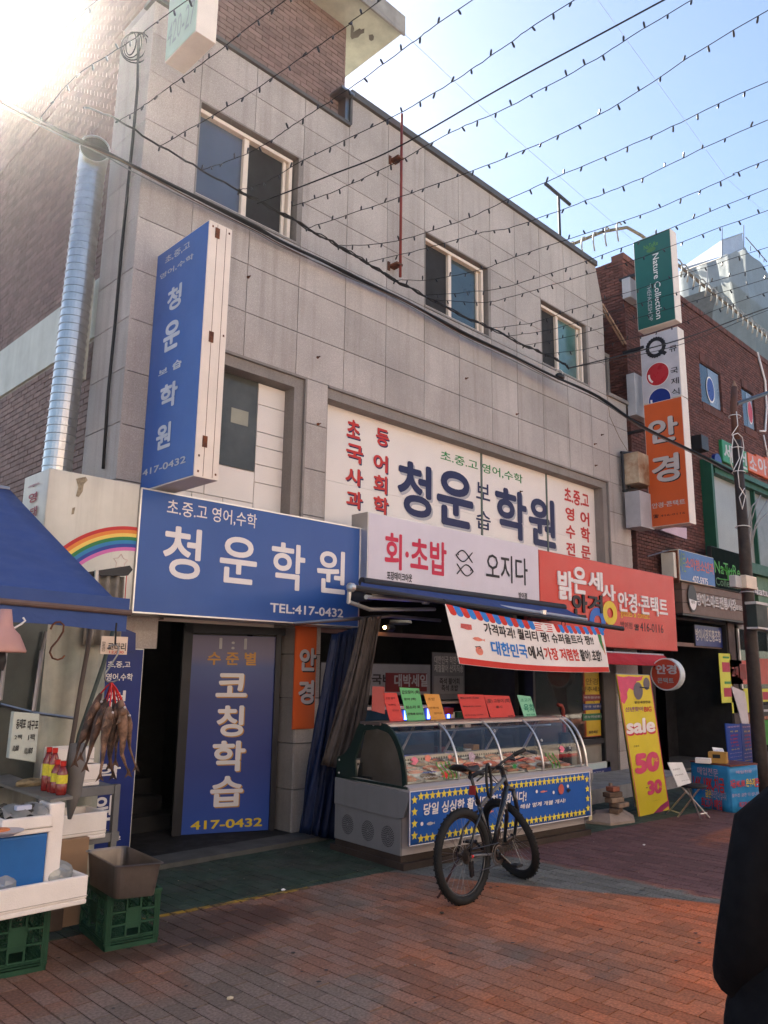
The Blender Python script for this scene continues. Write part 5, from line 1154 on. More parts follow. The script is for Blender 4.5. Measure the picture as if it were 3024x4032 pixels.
# dark green projecting cosmetics sign
f = fy(6.96); a1 = f.hit(('O',915,1260)); b1_ = f.hit(('O',1290,870))
cs = boxsign('dark_cosmetics_sign', 'near-black sign with a bright green tree emblem, left of the utility pole', f, (a1[0], b1_[0]+.05, 3.66, b1_[1]+.1), .1, mat('green_black', (.004, .010, .008), .85, spec=.05), DARKM)
NG = mat('neon_green', (.05, .3, .04), .5); text('NaTuRe', cs, f, ('O',925,1065), ('O',1265,985), NG, .0, n=.006); text('Collection', cs, f, ('O',940,1235), ('O',1290,1200), mat('dull_green', (.05, .14, .06), .5), .0)
u, v = f.hit(('O',1105,1170)); q = MB(); q.tube([f.p(u, v, .01), f.p(u, v+.22, .01)], .02, 5)
for k in range(-4, 5):
    q.tube([f.p(u, v+.1+.02*abs(k), .01), f.p(u+.07*k, v+.22, .01), f.p(u+.115*k, v+.3-.02*abs(k), .01)], .008, 4)
q.tube([f.p(u-.55, v-.02, .01), f.p(u, v, .01), f.p(u+.55, v-.02, .01)], .012, 5); q.obj('tree_emblem', NG, cs)
# green cosmetics shop
gs2 = thing('cosmetics_shop', 'green fronted cosmetics shop with white letters and red sale posters in its window', 'shop', (18.6, 7.2, 0))
MB().wbox(19.7, 30, 7.15, 7.33, 2.95, 4.2).obj('fascia', mat('fascia_green', (.06, .14, .075), .5, var=.1), gs2)
f = fy(7.15); text('Nature Collection', gs2, f, (19.0+.25, f.hit(('O',1600,1395))[1]), (23.2, f.hit(('O',1600,1290))[1]), SG, .03, n=0, ext=.04)
MB().wbox(18.6, 30, 8.9, 9.0, 0, 3).obj('back_wall', mat('shop_inside', (.35, .36, .3), .6, var=.3, scale=2), gs2); MB().wbox(18.6, 30, 7.3, 9.0, 2.9, 3.0).obj('ceiling', mat('shop_ceiling', (.3, .3, .3), .6), gs2)
MB().wbox(18.6, 30, 7.3, 9.0, -.02, .04).obj('floor', CONCD, gs2); MB().wbox(18.5, 18.7, 7.3, 8.9, 0, 3).obj('side_wall', CONCD, gs2)
LT = mat('shop_tube', (.9, 1, .95), .5, var=0, emit=5)
for x in (19.2, 21.2, 23.2): 
    t = thing('shop_tube_light', ['first', 'second', 'third'][[19.2, 21.2, 23.2].index(x)]+' lit white ceiling tube from the passage inside the cosmetics shop', 'light', (x, 8.0, 2.85)); MB().wbox(x, x+1.3, 7.9, 8.0, 2.8, 2.86).obj('tube', LT, t)
MB().wbox(18.7, 30, 7.35, 7.36, .1, 2.9).obj('window_pane', TINT, gs2)
for x in (18.7, 20.7, 22.9): MB().wbox(x, x+.07, 7.3, 7.42, 0, 2.95).obj('mullion', ALU, gs2)
fs = fy(7.3)
def poster(label, r, base, blks, name='poster'):
    u0, u1, v0, v1 = r; t = thing(name, label, 'poster', fs.p(u0, v0)); MB().box(fs, u0, u1, v0, v1, -.01, 0).obj('sheet', base, t)
    for (a_, b__, c_, d_, m) in blks: MB().box(fs, u0+(u1-u0)*a_, u0+(u1-u0)*b__, v0+(v1-v0)*c_, v0+(v1-v0)*d_, 0, .003).obj('print_block', m, t)
    return t
PR = mat('poster_red', (.5, .1, .08), .5, var=.15); PY2 = mat('poster_lemon', (.6, .6, .06), .5, var=.08); PCR = mat('poster_crimson', (.4, .02, .06), .5); DR_ = mat('poster_dark_red', (.2, .02, .02), .5)
def rp_(x0, y0, x1, y1): a_ = fs.hit(('H', x0, y1)); b__ = fs.hit(('H', x1, y0)); return a_[0], b__[0], a_[1], b__[1]
p1 = poster('red sale poster in the shop window left of the utility pole', rp_(440, 740, 590, 968), PR, ((.55, .9, .2, .85, DR_),)); a1 = fs.hit(('H',446,905)); b1_ = fs.hit(('H',505,795)); text('고객', p1, fs, a1, b1_, DR_, .04)
p2 = poster('red sale poster in the shop window right of the utility pole', rp_(700, 730, 900, 968), PR, ((.5, .85, .2, .8, DR_),))
poster('yellow strip of crimson print on the dark post beside the passage', rp_(352, 675, 440, 1150), PY2, ((.2, .8, .62, .82, PCR), (.2, .8, .12, .3, PCR), (.3, .8, .9, .94, LGR), (.3, .8, .38, .43, LGR)), 'yellow_strip')
poster('low yellow poster in the shop window behind the white flag', rp_(455, 1010, 600, 1250), PY2, ((.3, .7, .3, .6, PCR),)); poster('yellow poster with crimson print right of the pole', rp_(720, 1010, 900, 1140), PY2, ((.15, .8, .15, .75, PCR),))
poster('bright green panel at the foot of the cosmetics shop', rp_(740, 1300, 950, 1560), mat('panel_green', (.04, .25, .03), .5), ()); poster('black board above the bright green panel', rp_(735, 1160, 950, 1280), LB, ((.1, .6, .4, .6, LG),))
MB().wbox(18.15, 18.6, 7.3, 7.36, 0, 3.0).obj('post', mat('post_brown', (.07, .05, .045), .7), gs2)
t = thing('slate_awning', 'grey blue folding awning over the cosmetics shop beyond the pole', 'awning', (19.6, 6.6, 2.7)); MB().grid(lambda u, v: Vector((19.6+8*u, 7.2-1.0*v, 2.98-.45*v)), 12, 3).obj('cloth', mat('awning_slate', (.09, .12, .17), .7), t, solid=.01)
# buildings beyond: scaffolded block wrapped in netting
nb = thing('netted_building', 'tall building site behind the brick parapet, wrapped in pale translucent netting', 'building', (30, 16, 0))
NET = mat('net_grey', (.2, .225, .22), .8, var=.15, scale=.7, streak=.2, alpha=.93); NETL = mat('net_pale', (.36, .37, .4), .8, var=.1, alpha=.8)
def nbp(p, Y): return PY(('S',)+p, Y)
c0_ = nbp((1455,175), 18); cl0 = nbp((840,400), 24); cr0 = nbp((1659,330), 18)
zt = c0_.z
q = MB()
def netface(A_, B2, z0, nu, nv, fn=None):
    return MB().grid(lambda u, v: A_.lerp(B2, u)+Vector((0, 0, (z0-A_.lerp(B2, u).z)*v))+Vector((.12*math.sin(u*19+v*7), .12*math.sin(v*23+u*5)+.1*math.sin(u*41), 0)), nu, nv)
netface(c0_, cl0, 0, 24, 24).obj('net', NET, nb, smooth=True)
netface(c0_, Vector((c0_.x+24, 18, c0_.z)), 0, 30, 24).obj('net', NET, nb, smooth=True)
MB().wbox(min(c0_.x, cl0.x)+1.2, c0_.x+24, 19.5, 30, 0, zt-1.5).obj('block', CONCD, nb)
q1, q2, q3, q4 = nbp((1250,245), 19), nbp((1440,178), 18.2), nbp((1425,42), 18.2), nbp((1240,105), 19)
MB().quad(q1, q2, q3, q4).add([q1, q4, nbp((870,360), 23.5), nbp((940,365), 23)], [(0, 1, 2, 3)]).obj('net_flap', NETL, nb)
q = MB()
for x, y0, y1, Y in ((1245,260,-10,19), (1440,180,-30,18), (1500,200,160,18.1), (1580,260,225,18.1), (1622,300,262,18.1), (912,380,335,23), (1112,540,330,20.5)):
    a_ = nbp((x, y0), Y); b__ = nbp((x, y1), Y); q.tube([a_, b__], .035, 6)
for a_, b__ in (((1240,262), (1450,172)), ((1245,105), (1430,42)), ((1455,75), (1650,300)), ((860,395), (1245,262))): q.tube([nbp(a_, 18.6 if a_[0] > 1000 else 23), nbp(b__, 18.2 if b__[0] > 1300 else 19)], .04, 6)
q.obj('scaffold_pole', STEEL, nb, kind='stuff')
fb_ = thing('far_building', 'plain far building closing the street beyond the shops', 'building', (45, 6, 0)); MB().wbox(46, 60, 2, 20, 0, 9).obj('wall', CONC, fb_)
for i in range(8): MB().wbox(45.96, 46, 3+i*1.6, 4+i*1.6, 4, 5.4).obj('window', GLD, fb_)
# opposite side of the street (behind the camera), sunlit
od = random.Random(3)
xx = -26
for i in range(8):
    w_ = od.uniform(7, 10); h_ = od.uniform(6.5, 8.5); cc = [(.66, .58, .48), (.6, .5, .4), (.68, .62, .55), (.6, .46, .36)][i % 4]
    t = thing('opposite_building', 'low sunlit shop building across the street, number %s' % ['one', 'two', 'three', 'four', 'five', 'six', 'seven', 'eight'][i], 'building', (xx, -4.2, 0)); m = mat('render_%d' % (i % 4), cc, .8, var=.1)
    MB().wbox(xx, xx+w_-.2, -12, -4.2, 0, h_).obj('wall', m, t)
    MB().wbox(xx+.2, xx+w_-.5, -4.2, -4.0, 2.6, 3.5).obj('fascia', (WHITE, REDB, BLUE, FILM)[i % 4], t)
    for k in range(3): MB().wbox(xx+.8+k*2.3, xx+2.4+k*2.3, -4.2, -4.15, 4.4, 5.8).obj('window', GLB, t)
    MB().wbox(xx+.5, xx+w_-.8, -4.2, -4.16, .2, 2.4).obj('shop_glass', GLD, t)
    xx += w_

# ================================================================== BICYCLE
HB = math.radians(3)
bk = thing('bicycle', 'black mountain bike on its kickstand before the display case, front wheel turned', 'bicycle', (5.285, 4.355, 0), rot=(math.radians(-4), 0, HB))
def ko(q, name, m, par=None, **k): return q.obj(name, m, par or bk, local=True, **k)
SPK = mat('spoke', (.25, .25, .25), .35, metal=1); CHR = mat('drivetrain', (.1, .09, .085), .4, metal=.9, var=.3); BFR = mat('bike_frame', (.012, .013, .016), .3, var=.1, coat=.5); BGR = mat('bike_frame_grey', (.12, .125, .135), .3, var=.1); BRD2 = mat('bike_red', (.5, .02, .02), .4)
RW, rt = .318, .034
def wheel(c, ax, cass=False):
    c = Vector(c); ax = Vector(ax).normalized()
    ty = ko(MB().torus(c, ax, RW+.012, rt, 56, 10, 1.), 'tyre', mat('tyre', (.014, .014, .014), .8, var=.2), smooth=True)
    q = MB(); a_ = ax.cross(Vector((0, 0, 1))).normalized(); b__ = ax.cross(a_)
    for i in range(90):   # tread knobs
        t = 2*math.pi*i/90; d_ = a_*math.cos(t)+b__*math.sin(t); tn = b__*math.cos(t)-a_*math.sin(t)
        for s_ in (-.014, .014) if i % 2 else (0,):
            p = c+d_*(RW+.012+rt)+ax*s_; q.add([p+tn*.006+ax*.006, p-tn*.006+ax*.006, p-tn*.006-ax*.006, p+tn*.006-ax*.006]+[x+d_*.004 for x in (p+tn*.006+ax*.006, p-tn*.006+ax*.006, p-tn*.006-ax*.006, p+tn*.006-ax*.006)], [(4, 5, 6, 7), (0, 1, 5, 4), (2, 3, 7, 6), (1, 2, 6, 5), (3, 0, 4, 7)])
    q.obj('tread', MATS['tyre'], ty, kind='stuff', local=True)
    ko(MB().torus(c, ax, RW-.02, .013, 56, 6, .9), 'rim', BFR, smooth=True)
    ko(MB().lathe(c-ax*.05, ax, [(.02, 0), (.03, .015), (.016, .02), (.016, .08), (.03, .085), (.02, .1)], 14), 'hub', CHR)
    for i in range(28):
        t = 2*math.pi*i/28; d_ = a_*math.cos(t)+b__*math.sin(t); t2 = t+(.35 if i % 2 else -.35); s_ = .028 if (i//2) % 2 else -.028
        ko(MB().tube([c+(a_*math.cos(t2)+b__*math.sin(t2))*.028+ax*s_, c+d_*(RW-.025)], .0013, 4, False), 'spoke', SPK)
    ko(MB().torus(c+ax*(.045), ax, .075, .004, 24, 4, .3), 'brake_disc', SPK)
    if cass:
        for k, r in enumerate((.062, .056, .05, .043, .036, .03)): ko(MB().lathe(c-ax*(.035+k*.006), -ax, [(r, 0), (r, .0025)], 22), 'sprocket', CHR)
RH = Vector((0, 0, .357)); wheel(RH, (0, 1, 0), True)
HT, HBt = Vector((.66, 0, .93)), Vector((.70, 0, .81)); SA = (HBt-HT).normalized()
BBk = Vector((.415, 0, .315)); SC_ = Vector((.255, 0, .74))
# steering assembly turned about the head tube
ST = math.radians(72)
def steer(p):
    p = Vector(p)-HT; k = -SA; return HT + p*math.cos(ST) + k.cross(p)*math.sin(ST) + k*(k.dot(p))*(1-math.cos(ST))
FH = Vector((1.03, 0, .357)); fh = steer(FH); dz = fh.z-.357
fx_ax = (steer(FH+Vector((0, 1, 0)))-fh)
fh = Vector((fh.x, fh.y, .357)); wheel(fh, fx_ax)
# frame
q = MB(); ko(q.tube([HT, HBt], .021, 10), 'head_tube', BFR, smooth=True)
ko(MB().tube([HT+SA*.03, SC_+Vector((.0, 0, -.05))], [.019, .016], 10), 'top_tube', BGR, smooth=True)
dt = ko(MB().tube([HBt-SA*.02, BBk], [.024, .026], 10), 'down_tube', BFR, smooth=True)
d_ = (BBk-HBt).normalized()
for s_ in (-1, 1):
    ff = Fr(HBt+d_*.09+Vector((0, s_*.0262, 0)), -d_ if s_ < 0 else d_, (d_.cross(Vector((0, 1, 0))) if s_ < 0 else d_.cross(Vector((0, 1, 0)))))
    q = MB()
    for k in range(7): o0 = HBt+d_*(.07+k*.045)+Vector((0, s_*.0255, 0)); e_ = d_.cross(Vector((0, 1, 0))).normalized(); q.add([o0-e_*.012, o0+d_*.012-e_*.012, o0+d_*.026+e_*.013, o0+d_*.012+e_*.013], [(0, 1, 2, 3), (3, 2, 1, 0)])
    q.obj('logo_stroke', LG, dt, local=True, kind='stuff')
ko(MB().tube([SC_, BBk], .018, 10), 'seat_tube', BFR, smooth=True)
for s_ in (-1, 1):
    ko(MB().tube([BBk+Vector((-.03, s_*.03, 0)), RH+Vector((.1, s_*.06, -.005)), RH+Vector((0, s_*.065, 0))], [.012, .011, .012], 8), 'chain_stay', BGR if s_ < 0 else BFR, smooth=True)
    ko(MB().tube([SC_+Vector((.01, s_*.02, -.07)), RH+Vector((.1, s_*.055, .19)), RH+Vector((0, s_*.065, 0))], [.011, .01, .011], 8), 'seat_stay', BFR, smooth=True)
    ko(MB().tube([RH+Vector((.015, s_*.072, .0)), RH+Vector((.035, s_*.07, -.003))], .013, 8), 'red_accent', BRD2)
    ko(MB().tube([steer(HBt+SA*.03+Vector((0, s_*.06, 0))), steer(HBt+SA*.22+Vector((.02, s_*.065, 0))), fh+fx_ax*s_*.062], [.02, .02, .014], 8), 'fork_leg', BFR, smooth=True)
ko(MB().tube([steer(HBt+SA*.03+Vector((0, -.06, 0))), steer(HBt+SA*.0), steer(HBt+SA*.03+Vector((0, .06, 0)))], .02, 8), 'fork_crown', BFR)
ko(MB().tube([steer(HT), steer(HT-SA*.07)], .018, 10), 'steerer', BLACKP); top_ = HT-SA*.06
ko(MB().tube([steer(top_), steer(top_+Vector((.07, 0, .02)))], .02, 10), 'stem', BLACKP)
bar = [steer(top_+Vector((.07-abs(y)*.12, y, .02+min(.03, abs(y)*.25)))) for y in (-.33, -.2, -.08, 0, .08, .2, .33)]
ko(MB().tube(bar, .013, 8), 'handlebar', BLACKP, smooth=True)
for s_ in (0, -1):
    i0, i1 = (0, 1) if s_ == 0 else (-1, -2); ko(MB().tube([bar[i0], bar[i0].lerp(bar[i1], .95)], .019, 10), 'grip', BLACK, smooth=True)
    m_ = bar[i0].lerp(bar[i1], 1.15); ko(MB().tube([m_+Vector((0, 0, -.01)), m_+Vector((0, 0, -.03)).lerp(bar[i0]-m_, .0)+Vector((.03, .0, -.01)), bar[i0].lerp(m_, .3)+Vector((.05, 0, -.05))], .007, 6), 'brake_lever', BLACKP)
    ko(MB().ell(m_+Vector((0, 0, -.02)), .03, .03, .018), 'shifter', BLACKP, smooth=True)
ko(MB().ell(bar[4]+Vector((0, 0, .03)), .022, .022, .02), 'bell', ALU, smooth=True)
for y in (-.1, .1, .04): ko(MB().tube([steer(top_+Vector((.06, y, .02))), steer(top_+Vector((.16, y*.8, .0))), steer(top_+Vector((.12, y*.3, -.12))), HBt+Vector((-.04, y*.2, -.02))], .004, 5), 'brake_cable', CABLE, smooth=True)
# saddle, post, reflector, cranks
st_ = Vector((.16, 0, .99)); ko(MB().tube([SC_-Vector((-.02, 0, .06)), st_], .0145, 10), 'seat_post', BLACKP, smooth=True); ko(MB().lathe(SC_-Vector((0, 0, .01)), (-.35, 0, .93), [(.022, 0), (.022, .03)], 12), 'seat_clamp', BLACKP)
def sad(u, v):
    x = .02+.27*u; w_ = .075*(1-u)**1.2+.018; a_ = (v-.5)*math.pi; return Vector((x-.02, w_*math.sin(a_), 1.005+.03*math.cos(a_)+.02*(1-u)**3-.012*math.sin(u*3)))
ko(MB().grid(sad, 14, 12), 'saddle', mat('saddle_black', (.02, .02, .02), .6), smooth=True, solid=.02)
ko(MB().box(Fr((.205, 0, .83), (0, -1, 0), (.2, 0, 1)), -.03, .03, -.03, .045, .02, .032), 'rear_reflector', mat('reflector_red', (.25, .02, .02), .3))
ko(MB().lathe(BBk-Vector((0, .06, 0)), (0, 1, 0), [(.02, 0), (.02, .12)], 12), 'bottom_bracket', CHR); ko(MB().torus(BBk-Vector((0, .055, 0)), (0, 1, 0), .085, .006, 30, 5, .4), 'chainring', CHR); ko(MB().torus(BBk-Vector((0, .062, 0)), (0, 1, 0), .06, .012, 20, 5, .2), 'chainring', CHR)
for s_, an in ((-1, -.3), (1, math.pi-.3)):
    e_ = BBk+Vector((.165*math.sin(an+1.2), s_*.085, -.165*math.cos(an+1.2))); ko(MB().tube([BBk+Vector((0, s_*.07, 0)), e_], [.014, .011], 8), 'crank', BLACKP); ko(MB().box(Fr(e_+Vector((0, s_*.05, 0)), (1, 0, 0), (0, 1, 0)), -.045, .045, -.045, .045, -.01, .01), 'pedal', BLACK, bevel=.004)
ko(MB().tube([BBk+Vector((0, -.058, .085)), RH+Vector((0, -.05, .045))], .004, 4), 'chain', CHR); ko(MB().tube([BBk+Vector((0, -.058, -.085)), RH+Vector((.05, -.05, -.13)), RH+Vector((0, -.05, -.1)), RH+Vector((0, -.05, -.045))], .004, 4), 'chain', CHR)
ko(MB().box(Fr(RH+Vector((.02, -.055, -.1)), (1, 0, 0), (0, 0, 1)), -.015, .03, -.055, .07, -.01, .012), 'derailleur', BLACKP, bevel=.006); ko(MB().ell(RH+Vector((.03, -.05, -.14)), .025, .008, .025), 'jockey_wheel', BLACKP)
ko(MB().tube([RH+Vector((.05, .07, -.01)), Vector((-.03, .25, .035)), Vector((-.035, .262, .025))], [.011, .009, .012], 8), 'kickstand', mat('kickstand_brown', (.07, .03, .025), .5))
ko(MB().torus(Vector((.44, .01, .93)), (.6, -1, 0), .075, .014, 24, 6), 'cable_lock', BLACK, smooth=True) if False else ko(MB().tube([Vector((.4+.035*math.sin(t*.52), -.02, .90+.14*math.cos(t*.52))) for t in range(13)], .013, 6), 'cable_lock', BLACK, smooth=True)

# ================================================================== FISH STALL ON THE LEFT
aw2 = thing('stall_awning', 'big slanted plain blue awning over the fish stall at the left edge', 'awning', (.5, 5.0, 2.2))
yA = 5.0; r1 = PY(('Q',1250,1690), yA); r1b = PY(('Q',0,1575), yA); xr = r1.x
bk_ = PX(('Q',92,450), xr); xl = -.6
slope_top = Vector((xr, bk_.y, bk_.z)); fz_ = (r1b.z-r1.z)/(r1b.x-r1.x)
def ztop(x): return r1.z+fz_*(x-xr)
q = MB(); q.grid(lambda u, v: Vector((xl+(xr-xl)*u, yA+(bk_.y-yA)*v, (ztop(xl+(xr-xl)*u)+.02)*(1-v)+(bk_.z)*v-.02*math.sin(math.pi*v)*math.sin(u*9))), 20, 10); q.obj('cloth', CANV, aw2, smooth=True, solid=.006)
vz = PY(('Q',1255,1845), yA).z-.0
q = MB(); q.grid(lambda u, v: Vector((xl+(xr+.01-xl)*u, yA-.02+.006*math.sin(u*50)*v, ztop(xl+(xr-xl)*u)-.02-(r1.z-vz)*v-.006*math.sin(u*21)*v)), 40, 3); q.obj('valance', CANV, aw2, solid=.004)
q = MB(); q.tube([Vector((xl, yA-.03, ztop(xl)-.0)), Vector((xr+.03, yA-.03, r1.z-.0))], .022, 10); q.obj('front_bar', mat('bar_rusty', (.13, .09, .08), .6, metal=.3, var=.3), aw2)
q = MB(); q.grid(lambda u, v: Vector((xl+(xr+.01-xl)*u, yA-.045, ztop(xl+(xr-xl)*u)+.09-.085*v)), 20, 2); q.obj('front_fold', CANV, aw2)
MB().tube([slope_top, Vector((xl, bk_.y, bk_.z))], .025, 8).obj('back_bar', ALU, aw2)
# plastic wind screen and frame behind
ws = thing('plastic_curtain', 'stained translucent plastic curtain with grimy folds behind the fish stall', 'curtain', (2.3, 6.75, 0))
PCM = mat('grimy_plastic', (.42, .40, .32), .45, var=.22, scale=2.5, streak=.75, col2=(.28, .3, .25))
a_ = PY(('L',700,450), 6.75); MB().grid(lambda u, v: Vector((.9+(PY(('L',1000,1000), 6.75).x-.9)*u, 6.75+.03*math.sin(u*30+v*3)+.02*math.sin(u*71), .05+2.3*v)), 70, 10).obj('sheet', PCM, ws, smooth=True, solid=.004)
MB().wbox(.9, PY(('L',385,900), 6.6).x, 6.55, 6.6, .9, 2.3).obj('dark_pane', mat('murky_pane', (.05, .06, .055), .2, var=.4, scale=2), ws)
q = MB()
for p, r in (((('L',0,1240), ('L',320,1320), ('L',690,1370)), .014), ((('L',390,740), ('L',310,1300)), .02), ((('L',430,560), ('L',395,740)), .014), ((('L',50,750), ('L',0,1200)), .018)):
    MB().tube([PY(x, 6.5) for x in p], r, 6).obj('frame_bar', STEEL, ws)
# hem frame above (metal lath + hanging sheet)
t = thing('sheet_rail', 'black slotted metal rail with a crumpled grey sheet hanging in front of the rainbow sign', 'rail', PY(('Q',1300,1270), 6.6)); a_ = PY(('Q',860,1285), 6.6); b__ = PY(('Q',1318,1262), 6.6)
MB().prism(fy(6.6), [(a_.x, a_.z-.03), (b__.x-.04, b__.z-.055), (b__.x, b__.z), (b__.x-.03, b__.z+.035), (a_.x, a_.z+.0)], -.03, .03).obj('rail', DARKM, t)
c_ = PY(('Q',1250,1330), 6.62); d__ = PY(('Q',900,1360), 6.62); MB().grid(lambda u, v: Vector((d__.x+(c_.x-d__.x)*u, 6.62+.03*math.sin(u*22+v), c_.z-(c_.z-2.0)*v)), 30, 6).obj('sheet', TARPG if False else mat('sheet_grey', (.22, .2, .17), .6, var=.3, scale=9, streak=.4), t, smooth=True, solid=.004)
MB().tube([PY(('Q',1272,1310), 6.58), PY(('Q',1250,1640), 6.58)], .004, 5).obj('red_cord', REDB, t)
t = thing('stall_post', 'upright steel post supporting the stall awning frame', 'post', PY(('Q',970,1270), 6.6)); MB().tube([PY(('Q',970,1265), 6.55), PY(('Q',965,1420), 6.55)], .02, 8).obj('post', STEEL, t)
# leaning poles
yp = 5.7
t = thing('leaning_pole', 'left one of two dark poles leaning behind the hanging fish', 'pole', PY(('k',600,740), yp)); MB().tube([PY(p, yp) for p in (('L',845,470), ('L',820,720), ('L',750,1100), ('L',700,1420), ('k',600,200), ('k',560,520))], .017, 8).obj('pole', mat('pole_brown', (.09, .07, .06), .6, var=.2), t, smooth=True)
t = thing('leaning_pole', 'right one of two dark poles leaning behind the hanging fish', 'pole', PY(('k',640,700), yp)); MB().tube([PY(p, yp) for p in (('L',1070,500), ('L',960,880), ('L',850,1200), ('L',740,1520), ('k',640,240), ('k',620,560))], .016, 8).obj('pole', mat('pole_teal', (.05, .07, .065), .6, var=.2), t, smooth=True)
t = thing('folded_umbrella', 'furled grey umbrella bag leaning against the sauce shelf', 'umbrella', PY(('k',600,720), 5.5)); MB().tube([PY(p, 5.5) for p in (('k',680,60), ('k',665,300), ('k',640,500), ('k',605,720))], [.05, .06, .05, .012], 10).obj('cloth', mat('umbrella_grey', (.17, .16, .15), .6, var=.2), t, smooth=True)
# hooks, lamp, tags, fish
def hook(label, pts, Y, r=.006, m=RUST):
    P = [PY(('L',)+p, Y) for p in pts]; t = thing('meat_hook', label, 'hook', P[0], 'hooks hanging under the stall awning'); MB().tube(P, r, 6).obj('wire', m, t, smooth=True)
hook('empty rusty S hook hanging under the stall awning beside the lamp', ((472,540), (490,500), (520,475), (560,470), (595,500), (590,560), (540,640), (480,710), (465,755), (490,810), (540,825), (580,810), (603,785)), 4.95)
hook('steel hook carrying the bundle of dried fish', ((1005,720), (1040,690), (1085,685), (1110,715), (1095,780), (1030,880), (985,950), (978,1000), (1000,1030), (1060,1030), (1105,1005)), 4.9, .006, SPK)
hook('pale wire loop at the top left under the stall awning', ((5,505), (60,535), (140,525), (200,490), (235,460), (215,430)), 4.8, .006, LW)
t = thing('cable_drop', 'thin black cord hanging from the awning bar to the fish hook', 'cord', PY(('L',1085,500), 4.9)); MB().tube([PY(('L',1088,480), 4.9), PY(('L',1080,560), 4.9), PY(('L',1075,690), 4.9)], .006, 6).obj('cord', CABLE, t)
t = thing('stall_lamp', 'pink bell shaped lamp hanging under the stall awning at the left edge', 'lamp', PY(('L',0,600), 4.7)); c_ = PY(('L',15,755), 4.7)
MB().lathe(c_, (0, 0, 1), [(.125, .0), (.128, .01), (.11, .05), (.085, .10), (.06, .125), (.045, .15), (.03, .24)], 24).obj('shade', mat('lamp_pink', (.45, .25, .22), .5), t, smooth=True); MB().lathe(c_, (0, 0, -1), [(.02, 0), (.03, .05), (.02, .1)], 12).obj('bulb', DARKM, t)
ft = fy(4.93); a_ = ft.hit(('L',937,770)); b__ = ft.hit(('L',1195,612))
t = thing('fish_price_tag', 'small cream tag with handwritten Korean and a red price above the dried fish', 'tag', ft.p(*a_)); MB().box(ft, a_[0], b__[0], a_[1], b__[1], -.006, 0).obj('tag', mat('tag_cream', (.62, .5, .4), .6), t)
text('코다리', t, ft, ('L',1000,738), ('L',1175,668), LB, .015, name='handwriting'); text('깔\n끔', t, ft, ('L',945,745), ('L',985,655), LB, 0, name='handwriting'); text('12,000', t, ft, ('L',1015,768), ('L',1152,742), LR, .01, name='handwriting')
POL = mat('dried_fish', (.10, .055, .038), .5, var=.5, scale=26, col2=(.03, .02, .016), streak=.4); BEL = mat('fish_belly', (.2, .115, .075), .5, var=.5, scale=26, col2=(.07, .042, .03))
cord0 = PY(('L',1040,1035), 4.9)
fl_ = [('far left', (('L',940,1140), ('L',850,1350), ('L',770,1560), ('k',690,60), ('k',650,230)), POL, 5.0, 1.), ('second from left', (('L',1000,1215), ('L',930,1380), ('L',870,1560), ('k',790,100), ('k',745,270)), POL, 4.93, 1.05), ('third from left', (('L',1025,1260), ('L',1005,1400), ('L',975,1560), ('k',900,150), ('k',870,350)), BEL, 4.86, 1.05),
       ('middle', (('L',1080,1230), ('L',1060,1400), ('L',1030,1570), ('k',950,150), ('k',985,340)), POL, 4.92, 1.), ('second from right', (('L',1130,1200), ('L',1140,1380), ('L',1150,1560), ('k',1060,150), ('k',1120,320)), BEL, 4.87, 1.1), ('far right', (('L',1180,1290), ('L',1205,1420), ('L',1205,1560), ('k',1130,100), ('k',1185,270)), BEL, 4.95, .7)]
fl_ += [('thin one at the back left', (('L',985,1190), ('L',900,1330), ('L',830,1500), ('k',760,40), ('k',700,180)), POL, 5.06, .8), ('thin one at the back middle', (('L',1060,1200), ('L',1090,1360), ('L',1100,1520), ('k',1010,80), ('k',1005,230)), POL, 5.05, .8), ('thin one at the back right', (('L',1110,1210), ('L',1120,1330), ('L',1095,1480), ('k',985,60), ('k',950,260)), POL, 4.99, .85)]
for nm, pts, m, Y, sc in fl_:
    P = [PY(p, Y) for p in pts]; t = thing('dried_fish', 'dried brown pollock, %s of the hanging bundle' % nm, 'dried fish', P[0], 'dried fish hanging from the hook'); q = MB()
    FP_ = []; rr_ = []
    for i in range(17):
        u = i/16*4; k = min(3, int(u)); FP_.append(P[k].lerp(P[k+1], u-k)); rr_.append(sc*((.010, .020, .026, .030, .031, .030, .028, .025, .022, .019, .0165, .014, .012, .010, .008, .007, .006)[i]+R.uniform(-.0015, .0015)))
    q.tube(FP_, rr_, 9); o = q.obj('body', m, t, smooth=True)
    e_ = P[4]+Vector((0, 0, .015)); MB().add([e_+Vector((0, 0, .02)), e_+Vector((-.028, .0, -.045)), e_+Vector((0, .003, -.028)), e_+Vector((.028, 0, -.045))], [(0, 1, 2), (0, 2, 3), (2, 1, 0), (3, 2, 0)]).obj('tail', POL, t)
    h_ = FP_[3]; MB().add([h_+Vector((-.03, -.03, 0)), h_+Vector((-.055, -.04, -.06)), h_+Vector((-.02, -.035, -.04))], [(0, 1, 2)]).obj('fin', BEL, t); MB().ell(FP_[1]+Vector((.008, -.03*sc, -.015)), .009, .006, .009).obj('eye', LG, t, smooth=True)
    MB().ell(FP_[2]+Vector((0, -.022*sc, -.01)), .022*sc, .016, .028*sc).obj('gill', BEL, t, smooth=True)
    MB().tube([cord0, P[0].lerp(cord0, .5)+Vector((.004, 0, .01)), P[0]], .005, 5).obj('red_string', REDB, t)
